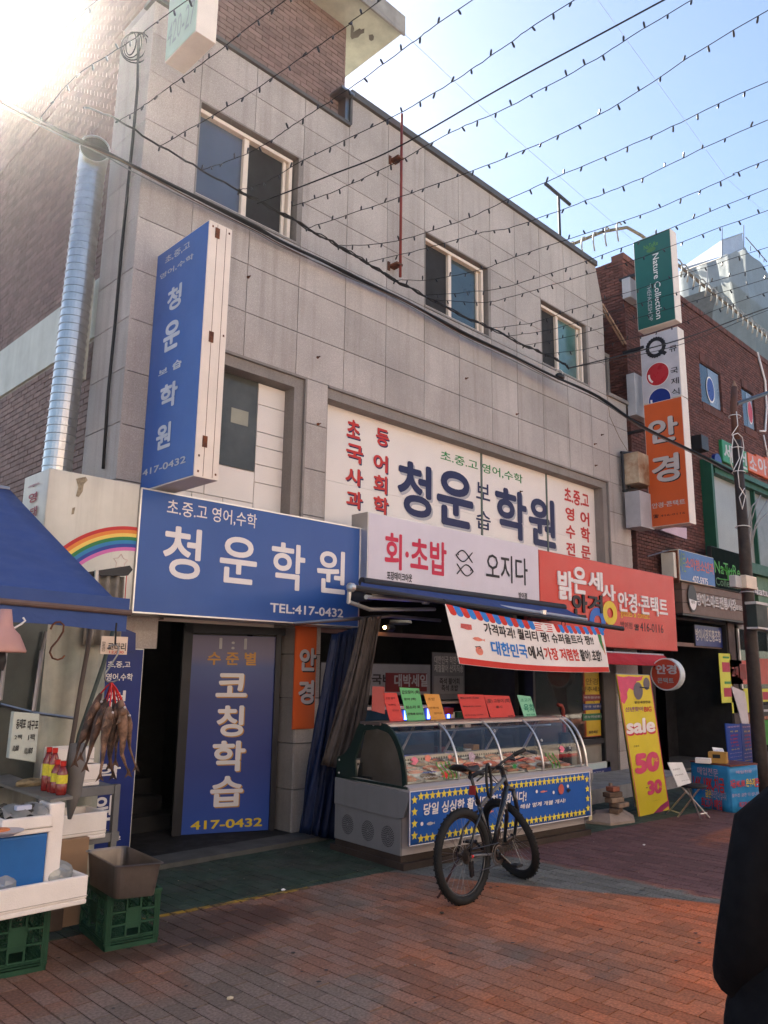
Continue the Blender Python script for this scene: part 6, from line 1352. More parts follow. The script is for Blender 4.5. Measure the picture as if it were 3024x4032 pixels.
# styrofoam price board
ft = fy(5.6); q_ = [ft.hit(('L',130,1308)), ft.hit(('L',372,1328)), ft.hit(('k',312,228)), ft.hit(('k',75,190))]
t = thing('styrofoam_price_board', 'styrofoam lid with handwritten black Korean prices standing behind the sauce bottles', 'price board', ft.p(*q_[3])); MB().prism(ft, [q_[3], q_[2], q_[1], q_[0]], -.055, 0).obj('board', mat('styro_green', (.5, .55, .5), .7, bump=.2, bscale=120), t, bevel=.006)
text('동태포', t, ft, ('L',145,1470), ('L',245,1375), LB, .03, name='handwriting'); text('대구포', t, ft, ('L',252,1480), ('L',360,1385), LB, .03, name='handwriting'); text('2팩', t, ft, ('L',130,1570), ('L',205,1520), LB, .01, name='handwriting'); text('1팩', t, ft, ('L',258,1580), ('L',325,1515), LB, .01, name='handwriting'); text('10,000', t, ft, ('k',105,135), ('k',165,75), LB, .03, shear=.3, name='handwriting'); text('10,000', t, ft, ('k',205,160), ('k',285,95), LB, .03, shear=.3, name='handwriting')
# shelf with sauce bottles
zs = .98; S0 = PY(('k',630,520), 5.2); zs = S0.z
sh_ = thing('sauce_shelf', 'grey shelf board on a styrofoam block holding the red sauce bottles', 'shelf', (S0.x, 5.2, zs)); P = [G(('k',635,520), zs), G(('k',440,550), zs), G(('k',-150,360), zs), G(('k',0,300), zs)]
MB().add([p+Vector((0, 0, d_)) for d_ in (-.018, 0) for p in P], [(3, 2, 1, 0), (4, 5, 6, 7)]+[(i, (i+1) % 4, 4+(i+1) % 4, 4+i) for i in range(4)]).obj('board', mat('board_grey', (.2, .19, .17), .7, var=.2), sh_)
SA_ = mat('sauce_red', (.22, .02, .015), .15, var=.15, spec=.7); SCp = mat('cap_red', (.6, .03, .02), .4); SLb = mat('label_yellow', (.7, .6, .05), .5, var=.15, scale=60)
bi = 0
for px, py, ht, nm in ((398,470,.0,'tall red sauce bottle, leftmost on the shelf'), (448,480,0,'tall red sauce bottle, second on the shelf'), (478,490,-1,'short red sauce bottle tucked behind the front one'), (528,508,-1,'short red sauce bottle nearest the shelf end')):
    c_ = G(('k',px,py), zs); sc = 1. if ht == 0 else .72; t = thing('sauce_bottle', nm, 'bottle', c_, 'red sauce bottles on the stall shelf')
    MB().lathe(c_, (0, 0, 1), [(.03, 0), (.034, .01), (.034, .1*sc), (.030, .11*sc), (.034, .13*sc), (.034, .19*sc), (.02, .235*sc), (.015, .25*sc)], 18).obj('bottle', SA_, t, smooth=True)
    MB().lathe(c_+Vector((0, 0, .25*sc)), (0, 0, 1), [(.018, 0), (.018, .03)], 14).obj('cap', SCp, t); MB().lathe(c_+Vector((0, 0, .1*sc)), (0, 0, 1), [(.0348, 0), (.0348, .075*sc)], 18).obj('label', SLb, t)
c_ = G(('k',260,430), zs); t = thing('stone_block', 'rough yellowish stone lying on the sauce shelf', 'stone', c_); q = MB(); q.ell(c_+Vector((0, 0, .02)), .11, .06, .028, 12, 6)
for v in q.v: v += Vector((R.uniform(-.01, .01), R.uniform(-.01, .01), R.uniform(-.006, .006)))
q.obj('stone', mat('stone_ochre', (.3, .23, .13), .9, var=.3, scale=30, bump=.5), t)
# styrofoam block column, back styrofoam boxes
t = thing('styrofoam_block', 'tall cracked styrofoam block under the end of the sauce shelf', 'block', PY(('k',510,1080), 5.12)); a_ = PY(('k',430,700), 5.12); b__ = PY(('k',590,700), 5.12); MB().wbox(a_.x, b__.x-.02, 5.12, 5.3, .42, zs-.02).obj('block', STY, t, bevel=.01)
def foambox(label, near, w_, d_, h_, z0, yaw=0, wall=.03, m=STY, group='styrofoam boxes of the fish stall', fill=None):
    t = thing('styrofoam_box', label, 'box', (near[0], near[1], z0), group, rot=(0, 0, yaw))
    q = MB(); x0, x1, y0, y1 = -w_, 0, 0, d_
    q.wbox(x0, x1, y0, y1, 0, wall).wbox(x0, x1, y0, y0+wall, wall, h_).wbox(x0, x1, y1-wall, y1, wall, h_).wbox(x0, x0+wall, y0+wall, y1-wall, wall, h_).wbox(x1-wall, x1, y0+wall, y1-wall, wall, h_)
    q.obj('box', m, t, local=True, bevel=.008); MB().wbox(x0-.004, x1+.004, y0-.004, y1+.004, h_*.28, h_*.30).obj('groove', mat('groove_shade', (.45, .4, .36), .8), t, local=True) if True else None
    if fill: fill(t, x0, x1, y0, y1, h_)
    return t
def ice_fill(t, x0, x1, y0, y1, h_):
    MB().grid(lambda u, v: Vector((x0+.03+(x1-x0-.06)*u, y0+.03+(y1-y0-.06)*v, h_-.05+.015*math.sin(u*17)+.012*math.sin(v*23+u*9))), 24, 10).obj('ice', mat('ice', (.6, .66, .66), .3, var=.1, bump=.6, bscale=50), t, local=True)
def bag_fill(t, x0, x1, y0, y1, h_):
    ice_fill(t, x0, x1, y0, y1, h_)
    for k in range(4):
        q = MB(); q.ell((x1-.13-k*.17, (y0+y1)/2+.03*math.sin(k*2), h_-.01), .12, .11, .085-.015*(k % 2), 16, 9)
        for i, v in enumerate(q.v): v += Vector((R.uniform(-.006, .006), R.uniform(-.006, .006), R.uniform(-.008, .008)))
        q.obj('ice_bag', PLAS, t, local=True)
def clam_fill(t, x0, x1, y0, y1, h_):
    q = MB()
    for k in range(26): q.ell((R.uniform(x0+.06, x1-.06), R.uniform(y0+.06, y1-.05), h_-.03+R.uniform(0, .07)), R.uniform(.03, .055), R.uniform(.02, .035), .022, 8, 5)
    for v in q.v: v += Vector((R.uniform(-.004, .004),)*3)
    q.obj('shellfish', mat('abalone_dark', (.05, .045, .035), .35, var=.5, scale=50), t, kind='stuff', local=True)
    MB().grid(lambda u, v: Vector((x0+.02+(x1-x0-.04)*u, y0+.02+(y1-y0-.04)*v, h_+.045+.02*math.sin(u*14+v*5)-.05*(2*v-1)**2)), 16, 10).obj('wrap_film', PLAS, t, local=True, smooth=True)
    MB().wbox(x1-.20, x1-.11, y0+.06, y0+.1, h_+.035, h_+.06).obj('label', mat('label_blue_white', (.5, .55, .7), .5), t, local=True)
# big front box on the crates
N1 = PY(('k',752,1455), 5.0)
foambox('large open styrofoam box of ice bags on the green crates, front of the stall', (N1.x, 5.0), .95, .42, .165, N1.z-.0, 0.02, fill=bag_fill)
N2 = PY(('k',545,1120), 5.44); foambox('open styrofoam box with a big ice bag, behind the large front one', (N2.x-.02, 5.44), .9, .32, .15, .42, 0.02, fill=bag_fill)
N3 = PY(('k',437,825), 5.1); foambox('shallow styrofoam box of dark wrapped shellfish on the blue tub', (N3.x, 5.08), .3, .3, .10, N3.z, 0, fill=clam_fill)
t = thing('blue_tub', 'blue plastic tub under the wrapped shellfish', 'tub', (N3.x, 5.2, .4)); MB().wbox(N3.x-1.3, N3.x-.01, 5.1, 5.5, .42, N3.z-.005).obj('tub', mat('tub_blue', (.02, .12, .36), .4), t, bevel=.015)
t = thing('fish_plate', 'pale plate with an orange fillet at the left edge of the stall', 'plate', PY(('k',30,840), 5.0)); c_ = PY(('k',40,835), 4.98); MB().lathe(c_-Vector((0, 0, .02)), (0, 0, 1), [(.04, 0), (.10, .025), (.105, .03)], 22).obj('plate', mat('plate_pale', (.5, .45, .45), .4), t); MB().ell(c_+Vector((-.03, 0, .015)), .06, .04, .015).obj('fillet', mat('fillet_orange', (.6, .2, .08), .4), t)
MB().wbox(N3.x-1.3, N3.x-.3, 5.0, 5.1, .42, .425) and None
# rack with boxes at right
rk = thing('grey_rack', 'grey steel rack of styrofoam boxes in front of the dark blue board', 'rack', (2.6, 6.0, 0)); yr = 6.1
A_ = PY(('k',690,440), yr); B1 = PY(('k',1000,420), yr); C1 = PY(('k',1010,830), yr); D1 = PY(('k',600,850), yr)
q = MB(); q.wbox(A_.x-.25, B1.x+.04, yr, yr+.05, B1.z-.07, B1.z); q.obj('shelf_rail', mat('rack_grey', (.16, .16, .16), .6, var=.2), rk, bevel=.004)
MB().wbox(A_.x-.25, C1.x+.03, yr, yr+.05, C1.z-.07, C1.z).obj('shelf_rail', MATS['rack_grey'], rk, bevel=.004); MB().wbox(B1.x, B1.x+.045, yr-.01, yr+.035, 0, B1.z+.0).obj('upright', MATS['rack_grey'], rk)
MB().wbox(A_.x-.3, B1.x+.03, yr+.05, yr+.5, B1.z-.03, B1.z-.01).obj('shelf', MATS['rack_grey'], rk); MB().wbox(A_.x-.3, B1.x+.03, yr+.05, yr+.5, C1.z-.03, C1.z-.01).obj('shelf', MATS['rack_grey'], rk); MB().wbox(A_.x-.3, A_.x-.26, yr, yr+.04, 0, B1.z).obj('upright', MATS['rack_grey'], rk)
a_ = PY(('k',940,620), 5.95); foambox('styrofoam box standing on the lower shelf of the grey rack', (a_.x, 5.95), .45, .35, .19, C1.z, 0)
a_ = PY(('k',880,300), 6.15); foambox('styrofoam box on the top shelf of the grey rack', (a_.x, 6.16), .35, .3, .16, B1.z, 0)
a_ = PY(('k',850,150), 6.15); foambox('smaller styrofoam box stacked on the rack top box', (a_.x, 6.2), .3, .25, .12, B1.z+.165, 0)
t = thing('cardboard_box', 'printed cardboard box on the ground under the grey rack', 'box', (2.5, 5.9, 0)); a_ = PY(('k',778,900), 5.9); MB().wbox(a_.x-.35, a_.x, 5.9, 6.2, .0, a_.z+.02).obj('box', mat('cardboard', (.32, .2, .12), .8, var=.1), t)
for k in range(3): MB().wbox(a_.x-.24+k*.06, a_.x-.2+k*.06, 5.895, 5.9, .28, .34).obj('print_square', LB, t)
# green crates
def crate(label, near, w_, d_, h_, yaw):
    t = thing('plastic_crate', label, 'crate', (near[0], near[1], 0), 'green plastic crates of the fish stall', rot=(0, 0, yaw))
    def face(fr, L_):
        q = MB(); th = .012; n_ = 3; rows = 3
        q.box(fr, 0, L_, 0, .03, -th, 0).box(fr, 0, L_, h_-.035, h_, -th, .004).box(fr, 0, .035, .03, h_-.035, -th, .002).box(fr, L_-.035, L_, .03, h_-.035, -th, .002)
        for z in (.04, .055): q.box(fr, .0, L_, z, z+.006, -th, .006)
        for x in (.008, .02, .032): q.box(fr, x, x+.005, .03, h_-.03, 0, .006).box(fr, L_-x-.005, L_-x, .03, h_-.03, 0, .006)
        zz = [.07+(h_-.105)*k/rows for k in range(rows+1)]; xx_ = [.04+(L_-.08)*k/n_ for k in range(n_+1)]
        for x in xx_[1:-1]: q.box(fr, x-.006, x+.006, .06, h_-.035, -th, .003)
        for z in zz[:-1]: q.box(fr, .035, L_-.035, z-.006, z+.006, -th, .003)
        q.box(fr, xx_[1], xx_[2], zz[1]-.03, zz[2]+.02, -th, .0)
        q.obj('side_frame', GRNP, t, local=True)
        q = MB()
        for i in range(n_):
            for j in range(rows):
                if i == 1 and j < 2: continue
                a_, b__, c_, e_ = xx_[i]+.008, xx_[i+1]-.008, zz[j]+.008, zz[j+1]-.008
                m_ = 5
                for k in range(-m_, m_+1):
                    for s_ in (1, -1):
                        pts = []
                        for tt in range(2):
                            pass
                        # diagonal strip clipped to the cell
                        w0, h0 = b__-a_, e_-c_; off_ = k*w0/3.2
                        P2 = []
                        for x in (0, w0):
                            z = (x*s_ + off_ + (h0/2 if s_ > 0 else h0/2+w0)); P2.append((x, z))
                        (xa, za), (xb, zb) = P2
                        def cl_(xa, za, xb, zb):
                            if abs(zb-za) < 1e-9: return None
                            t0, t1 = 0., 1.
                            for lo, hi in ((0, h0),):
                                ta, tb = (lo-za)/(zb-za), (hi-za)/(zb-za)
                                if ta > tb: ta, tb = tb, ta
                                t0, t1 = max(t0, ta), min(t1, tb)
                            return None if t0 >= t1 else (t0, t1)
                        r_ = cl_(xa, za, xb, zb)
                        if r_:
                            p0 = (xa+(xb-xa)*r_[0], za+(zb-za)*r_[0]); p1 = (xa+(xb-xa)*r_[1], za+(zb-za)*r_[1])
                            q.tube([fr.p(a_+p0[0], c_+p0[1], -.006), fr.p(a_+p1[0], c_+p1[1], -.006)], .0022, 3, False)
        q.obj('lattice', GRNP, t, kind='stuff', local=True)
    face(Fr((0, 0, 0), (1, 0, 0), (0, 0, 1)), w_)
    face(Fr((0, d_, 0), (0, -1, 0), (0, 0, 1)), d_); face(Fr((w_, 0, 0), (0, 1, 0), (0, 0, 1)), d_); face(Fr((w_, d_, 0), (-1, 0, 0), (0, 0, 1)), w_)
    q = MB(); q.wbox(-.01, w_+.01, -.012, .012, h_-.02, h_+.004).wbox(-.01, w_+.01, d_-.012, d_+.012, h_-.02, h_+.004).wbox(-.012, .012, .012, d_-.012, h_-.02, h_+.004).wbox(w_-.012, w_+.012, .012, d_-.012, h_-.02, h_+.004); q.obj('rim', GRNP, t, local=True, bevel=.004)
    MB().wbox(.01, w_-.01, .01, d_-.01, .01, .02).obj('base', GRNP, t, local=True); return t
g0 = G(('k',905,1880)); g1 = G(('k',1370,1790)); g2 = G(('k',640,1670)); yw = math.atan2(g1.y-g0.y, g1.x-g0.x)
crate('green plastic crate standing under the stainless basin', g0, (g1-g0).length, (g2-g0).length-.06, .34, yw)
h1 = G(('k',395,2035)); crate('green plastic crate under the large styrofoam box at the left edge', (h1.x-.36*math.cos(yw), h1.y-.36*math.sin(yw)), .36, .5, .375, yw)
t = thing('paving_stone', 'loose brown concrete block on the ground between the two green crates', 'block', G(('k',560,1800))); a_ = G(('k',500,1800)); MB().wbox(a_.x-.02, a_.x+.14, a_.y+.25, a_.y+.45, 0, .14).obj('block', mat('block_brown', (.13, .09, .07), .8, var=.3), t, bevel=.006)
# stainless basin
bs = thing('steel_basin', 'square stainless steel basin sitting on the green crate', 'basin', (2.8, 5.3, .35))
Rm = [G(('k',*p), .56) for p in ((1015,1130), (1425,1095), (1090,950), (750,990))]; Bt_ = [G(('k',*p), .352) for p in ((1035,1325), (1345,1255))]
c_ = sum(Rm, Vector())/4; bot = [Vector(((p-c_).x*.87+c_.x, (p-c_).y*.87+c_.y, .353)) for p in Rm]
def rr_ring(P, rad, n_=5):
    out = []
    for i in range(4):
        a_, b__, d__ = P[i-1], P[i], P[(i+1) % 4]; u = (a_-b__).normalized(); v = (d__-b__).normalized()
        p0 = b__+u*rad; p1 = b__+v*rad
        for k in range(n_): s_ = k/(n_-1); out.append(p0*(1-s_)**2+b__*2*s_*(1-s_)+p1*s_*s_)
    return out
lips = [[p+(p-c_).normalized()*.022+Vector((0, 0, -.004)) for p in Rm], Rm, [p-Vector((0, 0, .012))-(p-c_)*.02 for p in Rm], [p.lerp(q2, .9) for p, q2 in zip(Rm, bot)], bot]
q = MB(); rings = [rr_ring(l, .05) for l in lips]; q.add([p for r_ in rings for p in r_], [(i*20+j, i*20+(j+1) % 20, (i+1)*20+(j+1) % 20, (i+1)*20+j) for i in range(4) for j in range(20)]+[tuple(range(80, 100))])
q.obj('basin', mat('stainless', (.22, .19, .17), .38, metal=.85, var=.2, scale=5), bs, smooth=False, solid=.003)

# ================================================================== STREET THINGS RIGHT OF THE CASE
sb = thing('sale_banner', 'leaning yellow sale banner with pink shapes, 50 and 30 percent, on a concrete base', 'banner', (9.9, 5.38, 0)); f = fy(5.38)
P = [f.hit(('r',*p)) for p in ((495,1638), (775,1622), (592,365), (292,355))]
MB().prism(f, P, -.012, 0).obj('sheet', mat('banner_yellow', (.62, .5, .03), .5, var=.05), sb)
def sbp(pts, m, nm, n_=.003): return poly(f, [('r',)+p for p in pts], n_, sb, m, nm)
SP = mat('banner_pink', (.55, .06, .14), .5, var=.15, scale=6); SB_ = mat('banner_burgundy', (.3, .03, .12), .5)
sbp([(300,372), (360,380), (400,372), (480,380), (530,370), (515,410), (470,420), (480,470), (440,500), (405,480), (385,520), (390,570), (360,625), (335,600), (330,530), (315,480)], SP, 'splash'); sbp([(620,1615), (690,1540), (760,1490), (765,1540), (720,1575), (690,1618)], SB_, 'corner_print')
for a_, b__ in (((292,356), (497,1638)), ((588,367), (772,1622))):
    u0_, v0_ = f.hit(('r',)+a_); u1_, v1_ = f.hit(('r',)+b__); MB().prism(f, [(u1_, v1_), (u1_+.015, v1_), (u0_+.015, v0_), (u0_, v0_)], .002, .004).obj('edge', SP, sb)
for cx, cy, r_ in ((485,505,42), (560,440,30)):
    u, v = f.hit(('r',cx,cy)); disc(f, u, v, r_*.0031, r_*.0028, .005, sb, mat('lens_grey', (.1, .09, .11), .3), 'sunglass_lens', 20)
u, v = f.hit(('r',500,470)); MB().tube([f.p(*f.hit(('r',500,470)), .008), f.p(*f.hit(('r',580,480)), .008)], .008, 5).obj('sunglass_arm', DARKM, sb)
sh_m = .14
text('밝은세상안경', sb, f, ('r',455,622), ('r',592,592), LB, .02, n=.004); text('신년맞이', sb, f, ('r',368,695), ('r',528,645), mat('print_violet', (.2, .03, .2), .5), .02, n=.004); text('BIG', sb, f, ('r',540,695), ('r',605,645), LR, .04, n=.004)
o_ = text('sale', sb, f, ('r',380,898), ('r',632,742), LW, .05, n=.006, sh=(LPK, .025)); text('50', sb, f, ('r',458,1262), ('r',672,1045), SP, .09, n=.004); text('%', sb, f, ('r',618,1145), ('r',662,1108), LY, .0, n=.008); text('~', sb, f, ('r',555,1385), ('r',572,1372), LB, .05, n=.004); text('30', sb, f, ('r',572,1450), ('r',698,1295), SP, .08, n=.004); text('%', sb, f, ('r',662,1385), ('r',700,1355), LY, 0, n=.008)
text('전품목', sb, f, ('r',445,1015), ('r',495,992), LB, 0, n=.004); text('일부품목제외', sb, f, ('r',615,1502), ('r',675,1485), LB, 0, n=.004)
MB().tube([f.p(P[3][0]+.05, P[3][1]-.02, -.03), f.p(P[0][0]-.02, P[0][1]+.12, -.03)], .015, 6).tube([f.p(P[3][0], P[3][1], -.02), f.p(P[2][0], P[2][1], -.02)], .01, 6).obj('pole', STEEL, sb)
base = [G(('r',*p)) for p in ((245,1690), (320,1730), (560,1738), (628,1712))]; bt2 = [G(('r',*p), .1) for p in ((300,1625), (545,1640))]
cb_ = Vector((9.55, 5.5, 0)); q = MB(); R0, R1 = [], []
for i in range(6):
    t_ = math.pi/6+i*math.pi/3+.2; R0.append(cb_+Vector((.45*math.cos(t_), .30*math.sin(t_), 0))); R1.append(cb_+Vector((.27*math.cos(t_), .17*math.sin(t_), .11)))
q.add(R0+[p+Vector((0, 0, .03)) for p in R0]+R1, [(i, (i+1) % 6, 6+(i+1) % 6, 6+i) for i in range(6)]+[(6+i, 6+(i+1) % 6, 12+(i+1) % 6, 12+i) for i in range(6)]+[tuple(range(12, 18))]); q.obj('concrete_base', mat('base_tan', (.28, .22, .18), .9, var=.25, bump=.3), sb)
MB().lathe(cb_+Vector((.05, 0, .1)), (0, 0, 1), [(.03, 0), (.025, .35)], 10).obj('base_post', mat('post_wood', (.2, .15, .12), .8), sb)
for k, (dx, dy, z, l_, m_, lab) in enumerate(((-.02, -.1, .11, .26, 'brown', 'lowest brown brick resting on the concrete banner base'), (.06, -.12, .17, .24, 'tan', 'second brick from the bottom of the small stack'), (-.03, -.09, .235, .25, 'tan', 'third tan brick up in the small stack'), (-.05, -.08, .3, .24, 'brown', 'fourth brick up, tilted across the small stack'), (-.04, -.08, .365, .13, 'red', 'small red half brick on top of the stack'))):
    t = thing('loose_brick', lab, 'brick', cb_+Vector((dx, dy, z)), 'bricks weighing down the banner base', rot=(0, 0, R.uniform(-.35, .35))); MB().wbox(-l_/2, l_/2, -.06, .06, 0, .058).obj('brick', mat('loose_'+m_, {'brown': (.13, .085, .06), 'tan': (.24, .17, .12), 'red': (.28, .1, .06)}[m_], .9, var=.3, scale=12), t, local=True, bevel=.008)
# stool with a small whiteboard
zst = .46; c_ = G(('r',985,1352), zst); st = thing('folding_stool', 'black folding stool on crossed steel legs beside the gold buying table', 'stool', (c_.x, c_.y, 0))
MB().lathe(c_-Vector((0, 0, .03)), (0, 0, 1), [(.14, 0), (.16, .01), (.16, .03), (.13, .04)], 24).obj('seat', BLACK, st, smooth=True)
ft_ = [G(('r',*p)) for p in ((845,1645), (1055,1662), (1130,1650))]
for a_, b__ in ((c_+Vector((-.13, .02, -.03)), ft_[1]), (c_+Vector((-.08, .12, -.03)), ft_[2]), (c_+Vector((.12, -.04, -.03)), ft_[0]), (c_+Vector((.12, .08, -.03)), ft_[0]+Vector((.15, .22, 0)))): MB().tube([a_, b__], .011, 8).obj('leg', ALU, st)
MB().tube([ft_[1].lerp(c_, .15), ft_[2].lerp(c_, .15)], .008, 6).obj('stretcher', ALU, st); MB().tube([ft_[0].lerp(c_, .13), (ft_[0]+Vector((.15, .22, 0))).lerp(c_, .13)], .008, 6).obj('stretcher', ALU, st)
fw2 = Fr((c_.x, c_.y-.02, zst), (1, .0, 0), (0, .25, 1)); pts = [fw2.hit(('r',*p)) for p in ((850,1370), (965,1335), (885,1150), (755,1150))]
t = thing('notice_board', 'small whiteboard with handwritten prices leaning on the folding stool', 'notice board', fw2.p(*pts[0])); MB().prism(fw2, pts, -.01, 0).obj('board', mat('white_board', (.6, .6, .58), .4), t)
text('안경렌즈', t, fw2, ('r',800,1225), ('r',860,1200), LB, .0, name='handwriting'); text('15,000', t, fw2, ('r',822,1275), ('r',890,1250), LB, .0, name='handwriting'); text('무료세척', t, fw2, ('r',875,1322), ('r',945,1302), LB, .0, name='handwriting')
# gold buying table
L0, N0, R0_ = G(('r',985,1540)), G(('r',1330,1605)), G(('r',1592,1578)); zt_ = .60
gt = thing('gold_buying_table', 'small table wrapped in a blue banner with red and white Korean lettering', 'table', (N0.x, N0.y, 0)); BT = mat('table_blue', (.02, .2, .42), .45, var=.06, scale=4)
fLf = Fr(L0, (N0-L0), (0, 0, 1)); fRt = Fr(N0, (R0_-N0), (0, 0, 1)); wl, wr = (N0-L0).length, (R0_-N0).length
def skirt(fr, w_): MB().grid(lambda u, v: fr.p(w_*u, zt_*v, .008*math.sin(u*9+v*4)*(1-v)+.012*math.sin(u*23)*(1-v)**2), 16, 6).obj('skirt', BT, gt, smooth=True, solid=.003)
skirt(fLf, wl); skirt(fRt, wr)
BK = L0+(R0_-N0); MB().add([Vector((p.x, p.y, z)) for z in (zt_, zt_+.02) for p in (L0-Vector((.03, 0, 0)), N0-Vector((.0, .03, 0)), R0_+Vector((.03, 0, 0)), BK+Vector((0, .03, 0)))], [(3, 2, 1, 0), (4, 5, 6, 7)]+[(i, (i+1) % 4, 4+(i+1) % 4, 4+i) for i in range(4)]).obj('table_top', mat('table_brown', (.15, .05, .035), .4), gt)
def tl2(fr, s_, a_, b__, m, bo=.03): text(s_, gt, fr, ('r',)+a_, ('r',)+b__, m, bo, n=.022)
PKW = mat('print_pale_pink', (.6, .4, .5), .5); tl2(fLf, '매입전문', (1035,1255), (1215,1212), PKW, .0); tl2(fRt, '매입전문', (1360,1252), (1500,1215), PKW, .0)
for s_ in (0, 1):
    pass
tl2(fLf, '14K,18K,치금', (1000,1390), (1270,1290), LR, .03); tl2(fRt, '치금14K,18K', (1310,1385), (1440,1295), LR, .03); tl2(fRt, '은수저', (1452,1370), (1525,1290), LY, .03); tl2(fRt, '은', (1528,1370), (1565,1290), LR, .03)
tl2(fLf, '떨어', (1010,1440), (1100,1405), LBL, .0); tl2(fLf, '금은', (1105,1460), (1155,1405), LY, .03); tl2(fLf, '무조건 다 삽니다', (1160,1470), (1290,1420), PKW, .0); tl2(fRt, '끊어진 금은 다 삽니다', (1322,1465), (1570,1412), PKW, .0)
tl2(fLf, '최고가 매입', (1070,1550), (1250,1490), LR, .03); tl2(fRt, '최고가 매입', (1390,1555), (1505,1495), LR, .03)
for nm, lab, (x, y), wd, m in (('foam_tray', 'white foam tray at the left of the gold table top', (1070,1160), (.2, .12, .07), STY), ('yellow_box', 'mustard yellow cash box with a dark slot on the gold table', (1205,1160), (.24, .16, .15), mat('box_mustard', (.4, .22, .05), .6))):
    p = G(('r', x, y), zt_+.02); t = thing(nm, lab, 'box' if 'yellow' in nm else 'tray', p, rot=(0, 0, math.atan2(-(L0-N0).y, -(L0-N0).x)+.55)); MB().wbox(-wd[0]/2, wd[0]/2, 0, wd[1], 0, wd[2]).obj('body', m, t, local=True, bevel=.006)
    if nm == 'yellow_box': MB().wbox(-.06, .04, -.004, 0, .07, .12).obj('slot', LB, t, local=True)
p = G(('r',1250,1150), zt_+.02); fc = Fr(p+Vector((.05, .1, 0)), (1, -.2, 0), (0, .4, 1)); pts = [fc.hit(('r',*q2)) for q2 in ((1200,1150), (1310,1150), (1250,1010), (1160,1010))]; t = thing('white_card', 'white lettered card leaning behind the mustard yellow box', 'card', fc.p(*pts[0])); MB().prism(fc, pts, -.005, 0).obj('card', mat('card_white', (.6, .62, .66), .5), t); text('14K매입', t, fc, ('r',1180,1045), ('r',1255,1020), LBL, .0)
yb2 = 5.0; fb2 = fy(yb2); t = thing('blue_standee', 'folding dark blue two panel price standee standing behind the gold table', 'standee', fb2.p(*fb2.hit(('r',1310,1155))))
for (xa, xb, xa2, xb2) in ((1275, 1408, 1308, 1435), (1412, 1510, 1440, 1540)):
    pts = [fb2.hit(('r',*p)) for p in ((xa2,1155), (xb2,1155), (xb,805), (xa,798))]; MB().prism(fb2, pts, -.015, 0).obj('panel', mat('standee_blue', (.015, .06, .3), .4), t)
    mid0 = lambda y: (xa+(xa2-xa)*(y-800)/355, xb+(xb2-xb)*(y-800)/355)
    for s_, y, m in (('매입전문', 828, PKW), ('치 금', 870, LY), ('상한금', 905, LR), ('14K', 938, LR), ('18K', 968, LR), ('순 금', 998, LR), ('은수저', 1032, LY), ('최고가매입', 1065, PKW), ('무조건 다 삽니다', 1098, PKW), ('귀금속수리', 1130, LY)):
        a_, b__ = mid0(y); w_ = (b__-a_); text(s_, t, fb2, ('r', a_+w_*(.12 if len(s_) > 3 else .25), y+11), ('r', b__-w_*(.08 if len(s_) > 3 else .22), y-11), m, .02, n=.003)
# white feather banner by the pole
f3 = fy(5.6); t = thing('white_flag_banner', 'twisted white banner cloth hanging beside the utility pole behind the blue standee', 'banner', f3.p(*f3.hit(('H',560,1350))))
MB().prism(f3, [f3.hit(('H',*p)) for p in ((790,1950), (740,1950), (640,1600), (610,1350), (545,1350), (500,1180), (440,985), (570,1040), (590,1150), (612,1350), (680,1560))], -.01, 0).obj('cloth', mat('flag_white', (.5, .48, .5), .7, var=.12, scale=4), t)

# ================================================================== UTILITY POLE, CABLES AND STRING LIGHTS
yU = 4.8; up_ = thing('utility_pole', 'dark brown steel utility pole wrapped with white ties in front of the green shop', 'utility pole', (12.95, yU, 0))
PB, PM, PT = PY(('H',720,1700), yU), PY(('H',630,500), yU), PY((3,1440,1370), yU)
BRP = mat('pole_dark_brown', (.035, .026, .022), .6, var=.4, scale=9, streak=.4); d_ = (PM-PB); PB0 = PB-d_*(PB.z/d_.z)
MB().tube([PB0, PB, PM, PY(('O',1350,900), yU), PY(('u',680,740), yU)], [.11, .105, .095, .09, .07], 16).obj('shaft', BRP, up_, smooth=True); MB().tube([PY(('u',680,740), yU), PY(('u',662,520), yU), PT], [.062, .055, .05], 12).obj('upper_shaft', mat('pole_upper', (.1, .045, .03), .7, var=.2), up_, smooth=True)
MB().lathe(PT, (0, 0, 1), [(.055, -.06), (.05, .0), (.01, .12)], 12).obj('cap', mat('cap_wood', (.25, .15, .1), .7), up_); MB().tube([PY(('u',680,495), yU), PY(('u',892,420), yU), PY(('u',1100,340), yU)], .035, 8).obj('cross_arm', DARKM, up_)
WT = mat('tie_white', (.6, .6, .58), .5)
for z in (3.10, 3.2, 3.3, 4.15, 5.05, 5.45, 6.0): MB().torus(Vector((PM.x+.0+(z-PM.z)*(-.028), yU, z)) if False else PB0.lerp(PY(('u',680,740), yU), 0).lerp(PY(('u',680,740), yU), (z/PY(('u',680,740), yU).z)), (.12, 0, 1), .115-.008*(z-3), .008, 20, 5).obj('tie', WT, up_)
q = MB(); P = [PY(('u', x, y), yU-.1) for x, y in ((680,545), (690,640), (650,700), (690,770), (700,860), (660,940), (640,880), (660,700), (690,690), (720,720), (730,790), (690,950), (700,1050), (740,1110), (720,1200), (700,1120), (735,1060))]; q.tube(P, .008, 5); q.obj('loose_white_wire', WT, up_, smooth=True)
a_, b__ = PY(('O',1285,1280), yU-.13), PY(('O',1420,1135), yU-.13); t = thing('junction_box', 'cream junction box strapped to the front of the utility pole', 'box', a_); MB().wbox(a_.x, b__.x, yU-.22, yU-.13, a_.z, b__.z).obj('case', mat('jb_cream', (.55, .47, .38), .5), t, bevel=.01)
